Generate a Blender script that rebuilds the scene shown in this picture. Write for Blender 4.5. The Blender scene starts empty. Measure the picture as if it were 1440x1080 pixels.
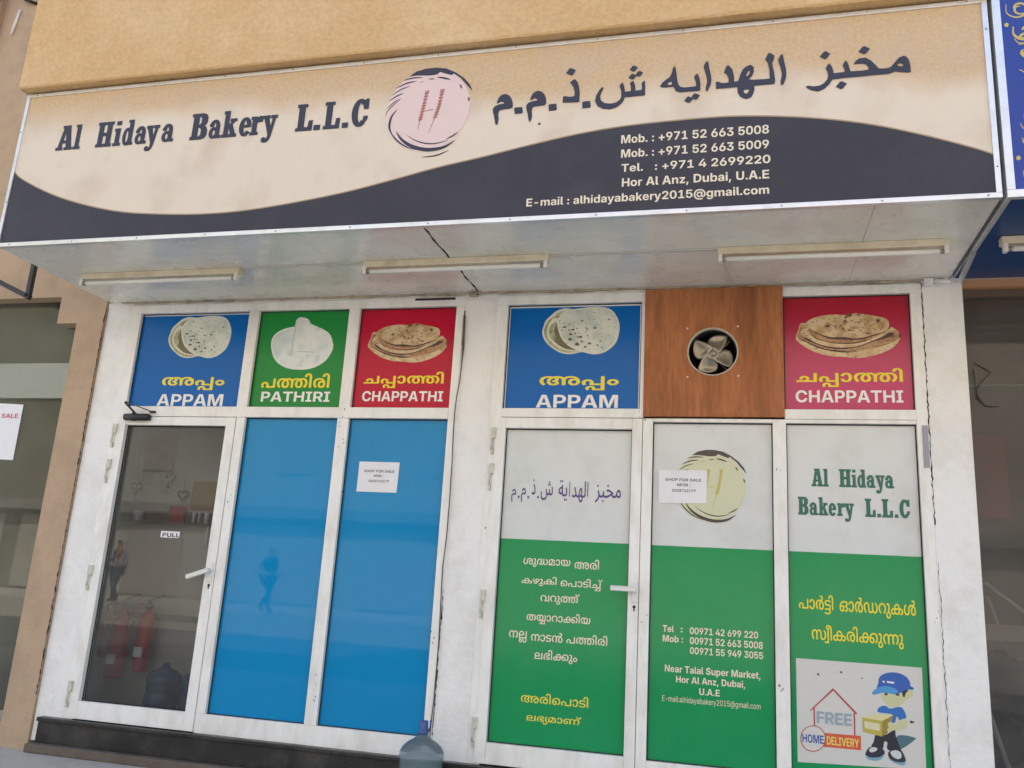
import bpy, bmesh, math, random
from mathutils import Vector, Matrix
from mathutils.geometry import delaunay_2d_cdt

random.seed(7)
SC = bpy.context.scene
COL = SC.collection

# ------------------------------------------------------------------ camera, sky, sun, exposure
cam_data = bpy.data.cameras.new('camera')
cam_data.sensor_width = 36.0
cam_data.lens = 30.503
cam_data.clip_end = 400.0
cam = bpy.data.objects.new('camera', cam_data)
COL.objects.link(cam)
cam.location = (1.80168, -5.26527, 1.16626)
cam.rotation_euler = (math.radians(103.91276), math.radians(-3.42824), math.radians(13.93152))
SC.camera = cam

SUN_EL, SUN_AZ = 52.0, 12.0      # sun stands behind the building, so the shopfront is in open shade
world = bpy.data.worlds.new('World')
SC.world = world
world.use_nodes = True
wn = world.node_tree
wn.nodes.clear()
sky = wn.nodes.new('ShaderNodeTexSky')
sky.sky_type = 'NISHITA'
sky.sun_disc = False
sky.sun_elevation = math.radians(SUN_EL)
sky.sun_rotation = math.radians(SUN_AZ)
sky.air_density = 1.2
sky.dust_density = 3.0
sky.ozone_density = 1.0
bg = wn.nodes.new('ShaderNodeBackground')
bg.inputs['Strength'].default_value = 0.15
wo = wn.nodes.new('ShaderNodeOutputWorld')
wn.links.new(sky.outputs[0], bg.inputs[0])
wn.links.new(bg.outputs[0], wo.inputs[0])
sun_data = bpy.data.lights.new('sun', 'SUN')
sun_data.energy = 3.6
sun_data.angle = math.radians(0.5)
sun_data.color = (1.0, 0.95, 0.87)
sun = bpy.data.objects.new('sun', sun_data)
COL.objects.link(sun)
sd = Vector((math.sin(math.radians(SUN_AZ)) * math.cos(math.radians(SUN_EL)),
             math.cos(math.radians(SUN_AZ)) * math.cos(math.radians(SUN_EL)),
             math.sin(math.radians(SUN_EL))))
sun.rotation_euler = sd.to_track_quat('Z', 'Y').to_euler()
sun.location = (0, 0, 40)
SC.view_settings.view_transform = 'Standard'
SC.view_settings.look = 'None'
SC.view_settings.gamma = 1.0
SC.view_settings.exposure = 1.75
try:
    SC.view_settings.use_curve_mapping = False
except Exception:
    pass
SC.cycles.max_bounces = 8
SC.cycles.transparent_max_bounces = 12
SC.cycles.use_denoising = True

# ------------------------------------------------------------------ helpers
def lin(r, g, b):
    f = lambda c: (c / 255 / 12.92) if c / 255 <= 0.04045 else ((c / 255 + 0.055) / 1.055) ** 2.4
    return (f(r), f(g), f(b), 1.0)

MATS = {}
def mat(name, col=(.5, .5, .5, 1), rough=.5, metal=0., spec=.5, dirt=None, dirt_scale=3., dirt_amt=.3,
        grain=0., grain_scale=60., bump=0., bump_scale=40., coat=0., stretch=(1, 1, 1), rough_var=0.):
    """Principled material: base colour broken up by large soft dirt and fine grain, with noise relief."""
    if name in MATS:
        return MATS[name]
    m = bpy.data.materials.new(name)
    m.use_nodes = True
    nt = m.node_tree
    N, L = nt.nodes, nt.links
    b = N['Principled BSDF']
    b.inputs['Base Color'].default_value = col
    b.inputs['Roughness'].default_value = rough
    b.inputs['Metallic'].default_value = metal
    b.inputs['Specular IOR Level'].default_value = spec
    if coat:
        b.inputs['Coat Weight'].default_value = coat
        b.inputs['Coat Roughness'].default_value = .04
    geo = N.new('ShaderNodeNewGeometry')
    mp = N.new('ShaderNodeVectorMath'); mp.operation = 'MULTIPLY'
    mp.inputs[1].default_value = stretch
    L.new(geo.outputs['Position'], mp.inputs[0])
    cur = None
    def mixc(a, bcol, fac):
        mx = N.new('ShaderNodeMix'); mx.data_type = 'RGBA'
        if a is None: mx.inputs[6].default_value = col
        else: L.new(a, mx.inputs[6])
        mx.inputs[7].default_value = bcol
        L.new(fac, mx.inputs[0])
        return mx.outputs[2]
    if dirt is not None:
        t = N.new('ShaderNodeTexNoise'); t.inputs['Scale'].default_value = dirt_scale
        t.inputs['Detail'].default_value = 9; t.inputs['Roughness'].default_value = .68
        L.new(mp.outputs[0], t.inputs['Vector'])
        r = N.new('ShaderNodeMapRange'); r.inputs[1].default_value = .46; r.inputs[2].default_value = .74
        r.inputs[4].default_value = dirt_amt
        L.new(t.outputs[0], r.inputs[0])
        cur = mixc(cur, dirt, r.outputs[0])
    if grain:
        t = N.new('ShaderNodeTexNoise'); t.inputs['Scale'].default_value = grain_scale
        t.inputs['Detail'].default_value = 6
        L.new(mp.outputs[0], t.inputs['Vector'])
        r = N.new('ShaderNodeMapRange'); r.inputs[1].default_value = .35; r.inputs[2].default_value = .75
        r.inputs[4].default_value = grain
        L.new(t.outputs[0], r.inputs[0])
        cur = mixc(cur, tuple(c * .45 for c in col[:3]) + (1,), r.outputs[0])
    if cur is not None:
        L.new(cur, b.inputs['Base Color'])
    if rough_var:
        t = N.new('ShaderNodeTexNoise'); t.inputs['Scale'].default_value = 7; t.inputs['Detail'].default_value = 6
        L.new(geo.outputs['Position'], t.inputs['Vector'])
        r = N.new('ShaderNodeMapRange'); r.inputs[3].default_value = max(0, rough - rough_var)
        r.inputs[4].default_value = rough + rough_var
        L.new(t.outputs[0], r.inputs[0]); L.new(r.outputs[0], b.inputs['Roughness'])
    if bump:
        t = N.new('ShaderNodeTexNoise'); t.inputs['Scale'].default_value = bump_scale
        t.inputs['Detail'].default_value = 8
        L.new(mp.outputs[0], t.inputs['Vector'])
        bp = N.new('ShaderNodeBump'); bp.inputs['Strength'].default_value = .7
        bp.inputs['Distance'].default_value = bump
        L.new(t.outputs[0], bp.inputs['Height']); L.new(bp.outputs[0], b.inputs['Normal'])
    MATS[name] = m
    return m

def glass_mat(name, tint=(.8, .85, .83, 1), ior=1.5, haze=(.3, .3, .29, 1), haze_amt=.1, rough=0.0, mirror=.8):
    """Thin pane: see-through film, Fresnel mirror and a faint grey haze of reflections painted in as diffuse colour."""
    m = bpy.data.materials.new(name); m.use_nodes = True
    nt = m.node_tree; N, L = nt.nodes, nt.links; N.clear()
    out = N.new('ShaderNodeOutputMaterial')
    tr = N.new('ShaderNodeBsdfTransparent'); tr.inputs[0].default_value = tint
    gl = N.new('ShaderNodeBsdfGlossy'); gl.inputs['Roughness'].default_value = rough
    df = N.new('ShaderNodeBsdfDiffuse'); df.inputs[0].default_value = haze
    fr = N.new('ShaderNodeFresnel'); fr.inputs[0].default_value = ior
    m1 = N.new('ShaderNodeMixShader'); m1.inputs[0].default_value = haze_amt
    if haze_amt:
        t = N.new('ShaderNodeTexNoise'); t.inputs['Scale'].default_value = 2.2; t.inputs['Detail'].default_value = 8
        g = N.new('ShaderNodeNewGeometry'); L.new(g.outputs['Position'], t.inputs['Vector'])
        r = N.new('ShaderNodeMapRange'); r.inputs[1].default_value = .3; r.inputs[2].default_value = .75
        r.inputs[3].default_value = haze_amt * .55; r.inputs[4].default_value = haze_amt * 1.5
        L.new(t.outputs[0], r.inputs[0]); L.new(r.outputs[0], m1.inputs[0])
    L.new(tr.outputs[0], m1.inputs[1]); L.new(df.outputs[0], m1.inputs[2])
    m2 = N.new('ShaderNodeMixShader')
    mu = N.new('ShaderNodeMath'); mu.operation = 'MULTIPLY'; mu.inputs[1].default_value = mirror
    L.new(fr.outputs[0], mu.inputs[0]); L.new(mu.outputs[0], m2.inputs[0])
    L.new(m1.outputs[0], m2.inputs[1]); L.new(gl.outputs[0], m2.inputs[2])
    L.new(m2.outputs[0], out.inputs[0])
    MATS[name] = m
    return m

NAMES = {}
def thing(name, label, cat, loc=(0, 0, 0), group=None):
    o = bpy.data.objects.new(name, None)
    o.empty_display_size = .1
    COL.objects.link(o)
    o.location = loc
    o['label'] = label; o['category'] = cat
    if group: o['group'] = group
    return o

def world_loc(o):
    v = Vector((0, 0, 0))
    while o is not None:
        v += o.location
        o = o.parent
    return v

def link(name, me, m, parent=None, label=None, kind=None):
    """One mesh object whose vertices are given in world coordinates."""
    o = bpy.data.objects.new(name, me)
    COL.objects.link(o)
    if m is not None and not me.materials:
        me.materials.append(m)
    if parent is not None:
        o.parent = parent
        o.location = -world_loc(parent)
    if label: o['label'] = label
    if kind: o['kind'] = kind
    return o

def tag(o, label, cat, group=None):
    o['label'] = label; o['category'] = cat
    if group: o['group'] = group
    return o

class B:
    """Collects simple solids; link() turns them into ONE mesh."""
    def __init__(s): s.bm = bmesh.new()
    def box(s, x0, x1, y0, y1, z0, z1, bevel=0.):
        r = bmesh.ops.create_cube(s.bm, size=1)
        for v in r['verts']:
            v.co = Vector(((x0 + x1) / 2 + v.co.x * (x1 - x0), (y0 + y1) / 2 + v.co.y * (y1 - y0), (z0 + z1) / 2 + v.co.z * (z1 - z0)))
        if bevel:
            es = list({e for v in r['verts'] for e in v.link_edges})
            bmesh.ops.bevel(s.bm, geom=es, offset=bevel, segments=2, affect='EDGES', profile=.6)
        return s
    def bar(s, a, b, w, h, up=(0, 0, 1), bevel=0.):
        a, b = Vector(a), Vector(b); d = b - a; L = d.length; d.normalize()
        u = Vector(up)
        if abs(d.dot(u)) > .98: u = Vector((0, 1, 0))
        sx = d.cross(u).normalized(); uz = sx.cross(d).normalized()
        r = bmesh.ops.create_cube(s.bm, size=1)
        for v in r['verts']:
            v.co = (a + b) / 2 + d * (v.co.x * L) + sx * (v.co.y * w) + uz * (v.co.z * h)
        if bevel:
            es = list({e for v in r['verts'] for e in v.link_edges})
            bmesh.ops.bevel(s.bm, geom=es, offset=bevel, segments=1, affect='EDGES')
        return s
    def tube(s, pts, r, n=10, caps=True):
        pts = [Vector(p) for p in pts]; rings = []
        rs = r if isinstance(r, (list, tuple)) else [r] * len(pts)
        for i, p in enumerate(pts):
            d = (pts[min(i + 1, len(pts) - 1)] - pts[max(i - 1, 0)]).normalized()
            u = Vector((0, 0, 1)) if abs(d.z) < .9 else Vector((1, 0, 0))
            a = d.cross(u).normalized(); b = d.cross(a)
            rings.append([s.bm.verts.new(p + a * math.cos(2 * math.pi * k / n) * rs[i] + b * math.sin(2 * math.pi * k / n) * rs[i]) for k in range(n)])
        for A, C in zip(rings, rings[1:]):
            for k in range(n):
                f = s.bm.faces.new((A[k], A[(k + 1) % n], C[(k + 1) % n], C[k])); f.smooth = True
        if caps:
            s.bm.faces.new(rings[0]); s.bm.faces.new(rings[-1][::-1])
        return s
    def lathe(s, cx, cy, prof, n=32, axis='z', z0=0., caps=True):
        rings = []
        for r, z in prof:
            ring = []
            for k in range(n):
                t = 2 * math.pi * k / n
                if axis == 'z': co = (cx + r * math.cos(t), cy + r * math.sin(t), z0 + z)
                else: co = (cx + r * math.cos(t), z, cy + r * math.sin(t))
                ring.append(s.bm.verts.new(co))
            rings.append(ring)
        for A, C in zip(rings, rings[1:]):
            for k in range(n):
                f = s.bm.faces.new((A[k], A[(k + 1) % n], C[(k + 1) % n], C[k])); f.smooth = True
        if caps and prof[0][0] > 1e-5: s.bm.faces.new(rings[0][::-1])
        if caps and prof[-1][0] > 1e-5: s.bm.faces.new(rings[-1])
        return s
    def flat(s, contours, y, nonzero=False):
        """Flat shape in the xz plane at depth y, filled by winding number (or even-odd with holes)."""
        K = 1000.0                      # work in millimetres so that the triangulation's tolerance is safe
        pts, edges = [], []
        for c in contours:
            n = len(pts); m = len(c)
            pts += [Vector((p[0] * K, p[1] * K)) for p in c]
            edges += [(n + i, n + (i + 1) % m) for i in range(m)]
        V, E, F, *_ = delaunay_2d_cdt(pts, edges, [], 0, 1e-3)
        loops = [[(p[0] * K, p[1] * K) for p in c] for c in contours]
        vs = {}
        for f in F:
            cx = sum(V[i].x for i in f) / 3; cz = sum(V[i].y for i in f) / 3; w = 0
            for c in loops:
                j = len(c) - 1
                for i in range(len(c)):
                    a, b = c[j], c[i]
                    if (a[1] > cz) != (b[1] > cz) and cx < (b[0] - a[0]) * (cz - a[1]) / (b[1] - a[1]) + a[0]:
                        w += 1 if b[1] > a[1] else -1
                        if not nonzero: w = w & 1
                    j = i
            if w == 0: continue
            for i in f:
                if i not in vs: vs[i] = s.bm.verts.new((V[i].x / K, y, V[i].y / K))
            try: g = s.bm.faces.new([vs[i] for i in f])
            except ValueError: continue
            g.normal_update()
            if g.normal.y > 0: g.normal_flip()
        return s
    def link(s, name, m, parent=None, label=None, kind=None):
        if not name.startswith('lettering') and not name.startswith('print'):
            bmesh.ops.recalc_face_normals(s.bm, faces=s.bm.faces[:])
        me = bpy.data.meshes.new(name)
        s.bm.to_mesh(me); s.bm.free()
        return link(name, me, m, parent, label, kind)

def smooth_loop(pts, n=3):
    """Catmull-Rom through a closed outline."""
    N = len(pts); out = []
    for i in range(N):
        p0, p1, p2, p3 = (pts[(i + k - 1) % N] for k in range(4))
        for k in range(n):
            t = k / n
            out.append(tuple(.5 * (2 * p1[a] + (p2[a] - p0[a]) * t + (2 * p0[a] - 5 * p1[a] + 4 * p2[a] - p3[a]) * t * t
                                   + (3 * p1[a] - p0[a] - 3 * p2[a] + p3[a]) * t ** 3) for a in (0, 1)))
    return out

def smooth_line(pts, n=4):
    out = []
    for i in range(len(pts) - 1):
        p0, p1, p2, p3 = pts[max(i - 1, 0)], pts[i], pts[i + 1], pts[min(i + 2, len(pts) - 1)]
        for k in range(n):
            t = k / n
            out.append(tuple(.5 * (2 * p1[a] + (p2[a] - p0[a]) * t + (2 * p0[a] - 5 * p1[a] + 4 * p2[a] - p3[a]) * t * t
                                   + (3 * p1[a] - p0[a] - 3 * p2[a] + p3[a]) * t ** 3) for a in (0, 1)))
    out.append(tuple(pts[-1]))
    return out

def taper_line(pts, w, sharp=.12):
    """Outline of a brush stroke: widest in the middle, pointed at both ends."""
    c = smooth_line(pts, 5); n = len(c); L, R = [], []
    for i, p in enumerate(c):
        a, b = c[max(i - 1, 0)], c[min(i + 1, n - 1)]
        dx, dy = b[0] - a[0], b[1] - a[1]; l = math.hypot(dx, dy) or 1
        t = i / (n - 1); ww = w / 2 * max(sharp, math.sin(math.pi * t) ** .7)
        L.append((p[0] - dy / l * ww, p[1] + dx / l * ww)); R.append((p[0] + dy / l * ww, p[1] - dx / l * ww))
    return L + R[::-1]

# ------------------------------------------------------------------ outlines of the characters and printed pictures (thousandths of an em / metres on the wall)
GLYPHS = {
'iM': (913,[[58,0,0,728,231,0,114,-327,72,-277,-35,0,24,101,47,176,113,327,232,0,0,-728,-154,0,0,339,7,294,14,0,-66,-238,-136,-395,-128,0,-120,339,-86,294,17,0,7,-294,0,-339]]),
'io': (597,[[299,-11,-76,8,-65,26,-53,41,-39,55,-25,67,-8,77,8,78,25,67,39,55,53,41,65,26,76,9,75,-9,65,-26,53,-41,39,-55,25,-67,8,-78,-8,-77,-25,-67,-39,-55,-53,-41,-65,-26],[299,108,33,5,28,14,22,24,17,31,10,38,4,44,-4,44,-10,38,-17,31,-22,23,-28,14,-33,5,-33,-5,-29,-14,-22,-23,-17,-31,-10,-38,0,-88,10,-38,17,-31,22,-24,28,-14]]),
'ib': (614,[[359,-10,-36,3,-32,9,-28,14,-23,19,-34,48,-3,-83,-148,0,0,728,150,0,0,-279,37,45,23,18,27,14,32,9,36,3,60,-8,53,-24,45,-40,34,-54,22,-68,8,-80,-8,-79,-21,-67,-34,-55,-44,-40,-54,-25],[316,111,33,4,28,14,22,23,17,31,10,38,0,88,-10,37,-17,31,-22,22,-28,14,-33,5,-33,-5,-29,-14,-23,-23,-17,-30,-11,-38,0,-87,11,-37,17,-31,23,-23,29,-15]]),
'i.': (269,[[135,-9,-33,6,-27,19,-19,27,-6,33,6,33,19,27,27,19,33,6,33,-6,28,-19,18,-27,7,-33,-7,-33,-18,-27,-28,-19]]),
'i ': (280,[]),
'i:': (269,[[135,-9,-33,6,-27,19,-19,27,-6,33,6,33,19,27,27,19,33,6,33,-6,28,-19,18,-27,7,-33,-7,-33,-18,-27,-28,-19],[135,339,-33,6,-27,18,-19,28,-6,32,6,33,19,28,27,18,33,6,33,-6,28,-18,18,-28,7,-33,-7,-32,-18,-28,-28,-18]]),
'i+': (645,[[259,34,0,503,127,0,0,-503],[71,225,0,121,503,0,0,-121]]),
'i9': (645,[[319,738,74,-8,65,-23,54,-37,42,-49,27,-61,9,-71,-6,-58,-18,-57,-30,-61,-211,-313,-161,0,230,331,36,0,-29,-34,-21,-15,-26,-13,-31,-8,-36,-3,-65,7,-56,21,-47,35,-35,46,-22,56,-7,66,9,69,25,61,41,50,53,37,64,24],[322,617,-33,-4,-29,-12,-25,-20,-19,-25,-12,-31,-4,-35,4,-34,12,-30,19,-26,25,-19,29,-13,33,-4,33,4,30,13,24,19,19,25,12,31,4,34,-4,35,-12,30,-19,26,-24,20,-30,12]]),
'i7': (645,[[117,0,303,600,-353,0,0,128,511,0,0,-128,-303,-600]]),
'i1': (645,[[89,0,0,124,487,0,0,-124],[424,728,0,-728,-151,0,0,589,-171,-112,0,137,172,114]]),
'i5': (645,[[320,-10,-73,7,-64,21,-53,34,-41,46,-27,55,-11,63,148,0,5,-29,12,-26,19,-21,53,-27,32,-3,34,4,30,13,25,19,19,27,12,31,4,36,-4,37,-12,32,-19,27,-25,20,-29,12,-35,4,-38,-4,-34,-12,-27,-20,-18,-27,-140,11,28,408,458,0,0,-126,-326,0,-15,-174,30,25,34,19,40,12,44,4,48,-5,44,-14,40,-21,35,-29,29,-36,21,-42,14,-46,4,-51,-8,-70,-26,-62,-41,-51,-54,-39,-66,-24]]),
'i2': (645,[[64,0,0,112,320,287,37,51,10,27,3,30,-3,31,-11,27,-17,21,-23,16,-27,10,-32,3,-33,-4,-29,-11,-23,-18,-18,-26,-11,-31,-3,-37,-145,0,8,71,25,62,39,49,52,38,64,23,75,7,72,-7,63,-20,52,-34,39,-44,24,-54,9,-63,-5,-45,-13,-42,-23,-42,-33,-43,-44,-46,-187,-173,311,0,0,-125]]),
'i6': (645,[[326,-10,-73,7,-65,23,-55,37,-42,50,-27,61,-9,71,6,57,18,58,31,61,210,313,161,0,-230,-332,-36,0,12,17,38,33,57,21,36,2,65,-7,57,-21,46,-34,35,-46,22,-56,7,-66,-8,-70,-26,-60,-40,-50,-53,-38,-64,-23],[323,110,33,4,30,13,24,19,19,26,12,31,4,34,-4,35,-12,30,-19,26,-24,19,-30,12,-33,4,-33,-4,-30,-12,-24,-19,-19,-26,-12,-30,-4,-35,4,-34,12,-31,19,-26,24,-19,30,-13]]),
'i3': (645,[[318,-11,-79,8,-68,23,-55,37,-40,48,-26,57,-9,63,151,0,5,-32,12,-27,19,-23,25,-17,31,-10,34,-4,34,4,30,11,24,17,19,23,11,28,4,33,-4,31,-12,28,-20,22,-27,18,-34,10,-133,4,0,97,168,164,-298,0,0,126,482,0,0,-117,-236,-221,0,33,80,1,66,-17,53,-30,38,-43,24,-53,8,-60,-9,-65,-26,-56,-42,-47,-56,-35,-67,-22]]),
'i0': (645,[[323,-11,-86,11,-70,34,-56,55,-40,74,-25,92,-8,108,8,109,25,92,40,74,56,55,71,34,85,11,85,-11,71,-34,55,-55,40,-74,25,-92,8,-109,-8,-108,-24,-92,-41,-74,-55,-55,-71,-34],[323,114,41,8,34,21,26,36,19,49,11,61,4,74,-4,75,-11,62,-19,49,-26,35,-34,22,-41,7,-42,-7,-33,-22,-27,-35,-19,-49,-11,-62,-4,-75,4,-74,11,-61,19,-49,27,-36,33,-21]]),
'i8': (645,[[322,-11,-77,7,-68,20,-57,31,-42,42,-27,50,-9,57,6,45,16,41,26,35,34,28,41,21,46,11,-58,21,-46,36,-30,49,-10,59,9,54,24,47,39,40,51,30,62,19,70,6,71,-6,62,-19,51,-30,39,-39,24,-48,8,-54,-10,-59,-29,-49,-46,-35,-58,-22,46,-11,41,-21,34,-28,26,-35,16,-41,6,-45,-9,-57,-27,-50,-42,-42,-57,-31,-68,-20],[322,101,35,4,29,10,25,16,18,21,12,26,4,29,-4,30,-12,26,-19,22,-24,17,-30,10,-34,4,-33,-4,-30,-10,-24,-17,-19,-21,-12,-27,-4,-30,4,-29,11,-26,19,-21,24,-16,30,-10],[322,429,30,3,25,9,22,15,16,20,10,24,0,54,-10,23,-16,19,-21,15,-26,9,-59,0,-26,-9,-21,-15,-16,-19,-10,-23,-3,-27,3,-27,10,-24,16,-20,21,-14,26,-10]]),
'iT': (652,[[28,597,0,131,596,0,0,-131,-221,0,0,-597,-154,0,0,597]]),
'ie': (578,[[297,-11,-75,8,-65,26,-53,41,-39,55,-24,67,-8,77,8,77,24,66,39,56,52,42,63,26,72,9,54,-5,49,-14,44,-22,37,-31,31,-39,23,-47,14,-53,5,-101,-460,0,0,93,387,0,-68,-23,-4,37,-10,32,-16,25,-22,19,-28,12,-33,4,-34,-4,-28,-12,-22,-19,-17,-25,-10,-31,-4,-35,4,-105,11,-33,18,-26,24,-20,30,-12,35,-4,47,8,36,22,13,15,8,19,136,-11,-17,-46,-28,-40,-38,-33,-46,-25,-54,-15]]),
'il': (292,[[223,-1,-76,8,-52,26,-30,44,-10,65,0,586,150,0,2,-590,7,-13,13,-8,44,-1,11,-112]]),
'i4': (645,[[25,143,0,120,297,465,152,0,-293,-464,439,0,0,-121],[381,0,2,454,142,0,0,-454]]),
'iH': (731,[[58,0,0,728,154,0,0,-292,307,0,0,292,155,0,0,-728,-155,0,0,306,-307,0,0,-306]]),
'ir': (392,[[55,0,0,529,145,0,3,-92,19,43,28,30,37,18,44,6,45,-3,0,-129,-63,4,-29,-3,-27,-11,-22,-16,-16,-23,-11,-29,-3,-324]]),
'iA': (733,[[13,0,251,728,202,0,254,-728,-172,0,-112,346,-91,323,39,0,-90,-323,-112,-346],[174,160,0,122,385,0,0,-122]]),
'in': (605,[[205,299,0,-299,-150,0,0,529,145,0,1,-136,-18,0,29,61,39,46,51,29,64,9,52,-6,45,-18,37,-30,27,-40,17,-50,6,-60,0,-334,-150,0,0,306,-6,45,-19,33,-30,20,-40,7,-27,-3,-25,-9,-20,-16,-15,-22,-10,-28]]),
'iz': (548,[[52,0,0,95,259,312,-255,3,0,119,434,0,0,-102,-250,-308,256,0,0,-119]]),
'i,': (269,[[32,-172,39,288,146,0,-82,-288]]),
'iD': (711,[[317,0,-190,0,0,131,182,0,65,7,52,19,41,32,29,45,18,59,6,71,-6,71,-18,59,-29,45,-41,32,-52,19,-65,6,-185,0,0,132,195,0,102,-11,87,-33,71,-54,52,-72,33,-89,11,-105,-11,-105,-33,-89,-52,-72,-71,-54,-88,-33],[212,728,0,-728,-154,0,0,728]]),
'iu': (605,[[239,-9,-52,6,-45,18,-37,30,-27,40,-17,51,-6,59,0,334,150,0,0,-306,6,-45,19,-33,30,-20,39,-7,28,3,25,10,20,15,15,22,10,28,3,333,150,0,0,-529,-145,0,-1,136,17,0,-28,-61,-39,-46,-51,-29]]),
'ia': (567,[[210,-9,-48,4,-44,13,-36,22,-27,31,-18,39,-6,48,4,41,13,34,19,27,25,21,31,16,72,20,115,14,41,13,9,11,4,15,-3,21,-7,16,-28,23,-45,8,-25,-2,-39,-16,-24,-28,-6,-18,-139,10,13,47,25,41,35,32,45,24,55,15,63,5,92,-11,39,-15,33,-20,27,-25,21,-31,12,-36,4,-42,0,-358,-144,0,-3,74,-35,-44,-23,-17,-60,-20],[253,94,31,3,28,9,39,35,10,24,4,26,0,54,-44,-14,-83,-15,-39,-16,-13,-13,-9,-15,-2,-19,2,-17,8,-15,11,-12,16,-8]]),
'ii': (260,[[55,0,0,529,150,0,0,-529],[130,594,-33,6,-27,17,-18,25,-5,30,5,30,18,25,27,17,33,6,32,-6,27,-17,18,-25,6,-30,-6,-30,-18,-25,-27,-17]]),
'iU': (716,[[358,-11,-85,8,-74,25,-60,40,-45,54,-28,64,-9,75,0,473,153,0,0,-461,4,-39,14,-35,22,-29,30,-22,36,-14,42,-4,42,4,36,14,30,22,22,29,14,35,5,39,0,461,152,0,0,-473,-9,-75,-28,-64,-45,-54,-60,-40,-74,-25]]),
'iE': (609,[[58,0,0,728,510,0,0,-131,-356,0,0,-166,329,0,0,-127,-329,0,0,-174,356,0,0,-130]]),
'i-': (645,[[488,351,0,-119,-331,0,0,119]]),
'im': (900,[[55,0,0,529,142,0,3,-126,-9,0,16,43,22,34,26,26,31,18,34,11,36,4,54,-9,45,-27,34,-44,19,-60,-16,0,15,42,22,35,29,27,34,20,38,12,41,4,47,-6,42,-16,35,-27,27,-36,17,-46,6,-54,0,-354,-150,0,0,324,-6,40,-18,28,-28,17,-33,6,-25,-3,-22,-9,-17,-14,-13,-19,-8,-23,-3,-347,-144,0,0,328,-6,36,-17,27,-27,18,-34,6,-24,-3,-39,-23,-14,-20,-9,-24,-3,-345]]),
'ih': (605,[[205,299,0,-299,-150,0,0,728,149,0,0,-335,-21,0,29,61,39,46,51,29,64,9,52,-6,45,-18,37,-30,27,-40,17,-50,6,-60,0,-334,-150,0,0,306,-6,45,-19,33,-30,20,-40,7,-27,-3,-25,-9,-20,-16,-15,-22,-10,-28]]),
'id': (614,[[255,-10,-61,8,-54,25,-45,40,-34,55,-21,67,-7,79,7,80,22,68,34,54,45,40,53,24,60,8,37,-3,59,-23,23,-18,36,-45,0,279,150,0,0,-728,-147,0,0,83,-4,0,-34,-48,-23,-19,-28,-14,-32,-9],[298,111,34,4,28,15,23,23,17,31,11,37,4,44,-4,43,-10,38,-18,30,-23,23,-28,14,-34,5,-33,-5,-28,-14,-22,-22,-16,-31,-11,-37,-3,-44,3,-44,11,-38,16,-31,22,-23,28,-14]]),
'iy': (579,[[61,-199,15,115,67,-3,32,9,21,26,14,52,-201,529,158,0,87,-264,53,-201,-39,0,56,201,89,264,156,0,-228,-600,-18,-41,-23,-33,-27,-27,-32,-19,-37,-11,-45,-4]]),
'ik': (567,[[191,151,0,178,18,0,176,200,173,0,-233,-267,-36,0],[55,0,0,728,150,0,0,-728],[393,0,-159,229,99,105,236,-334]]),
'i@': (1014,[[517,-211,-105,8,-95,24,-82,39,-69,54,-56,67,-40,80,-25,91,-9,103,9,101,24,91,40,81,55,68,69,55,82,41,94,25,106,9,101,-8,90,-24,79,-38,67,-51,54,-63,39,-75,25,-83,8,-93,-4,-61,-10,-55,-16,-49,-24,-41,-30,-33,-36,-24,-43,-15,-49,-5,-36,2,-31,8,-25,13,-20,16,-21,42,-20,-31,-32,-25,-42,-18,-53,-6,-63,8,-54,24,-43,38,-32,50,-20,60,-6,68,7,71,22,60,34,49,44,36,53,22,58,7,45,-4,39,-13,29,-19,22,-24,0,49,105,0,2,-351,8,-16,14,-9,17,-3,27,5,21,15,17,24,12,34,10,95,-6,72,-17,64,-27,55,-38,47,-47,37,-57,27,-67,17,-75,6,-80,-6,-70,-19,-62,-29,-51,-41,-40,-51,-29,-60,-18,-70,-6,-78,6,-78,18,-69,29,-61,41,-50,51,-40,62,-29,71,-18,80,-6,43,2,76,12,83,25,41,-107,-99,-32,-95,-14],[499,121,35,4,29,11,23,20,16,27,9,34,4,41,-4,41,-10,33,-16,26,-22,18,-29,11,-34,4,-34,-4,-29,-12,-24,-19,-16,-27,-11,-32,-3,-39,3,-39,10,-34,16,-27,23,-21,29,-12]]),
'ig': (615,[[300,-213,-67,5,-56,14,-46,24,-36,30,-25,38,-14,42,137,15,20,-30,35,-22,52,-7,47,6,35,21,22,33,8,48,0,88,-6,0,-33,-47,-23,-17,-28,-14,-31,-8,-36,-2,-61,8,-54,23,-45,38,-34,52,-21,65,-7,77,7,79,22,66,34,54,45,40,54,24,59,8,37,-3,32,-9,28,-14,23,-19,35,-46,3,82,148,0,0,-514,-8,-72,-25,-57,-39,-44,-53,-31,-63,-18],[298,120,34,5,28,13,24,22,17,30,10,36,4,43,-4,42,-10,37,-17,30,-24,23,-28,14,-34,4,-33,-4,-28,-14,-22,-22,-16,-30,-11,-37,-3,-43,3,-43,11,-37,16,-29,23,-22,27,-13]]),
'ic': (572,[[297,-11,-75,8,-65,26,-53,42,-39,55,-24,67,-8,76,8,77,24,67,39,56,53,41,65,26,75,9,48,-4,45,-10,39,-18,35,-23,29,-28,23,-34,16,-38,9,-42,-142,-11,-21,52,-26,23,-34,12,-19,2,-34,-5,-28,-15,-23,-23,-16,-31,-10,-38,0,-88,10,-38,16,-32,23,-23,28,-14,34,-5,37,6,30,18,11,13,10,16,12,38,142,-11,-8,-43,-16,-38,-22,-34,-29,-29,-35,-24,-41,-17,-45,-11]]),
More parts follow.
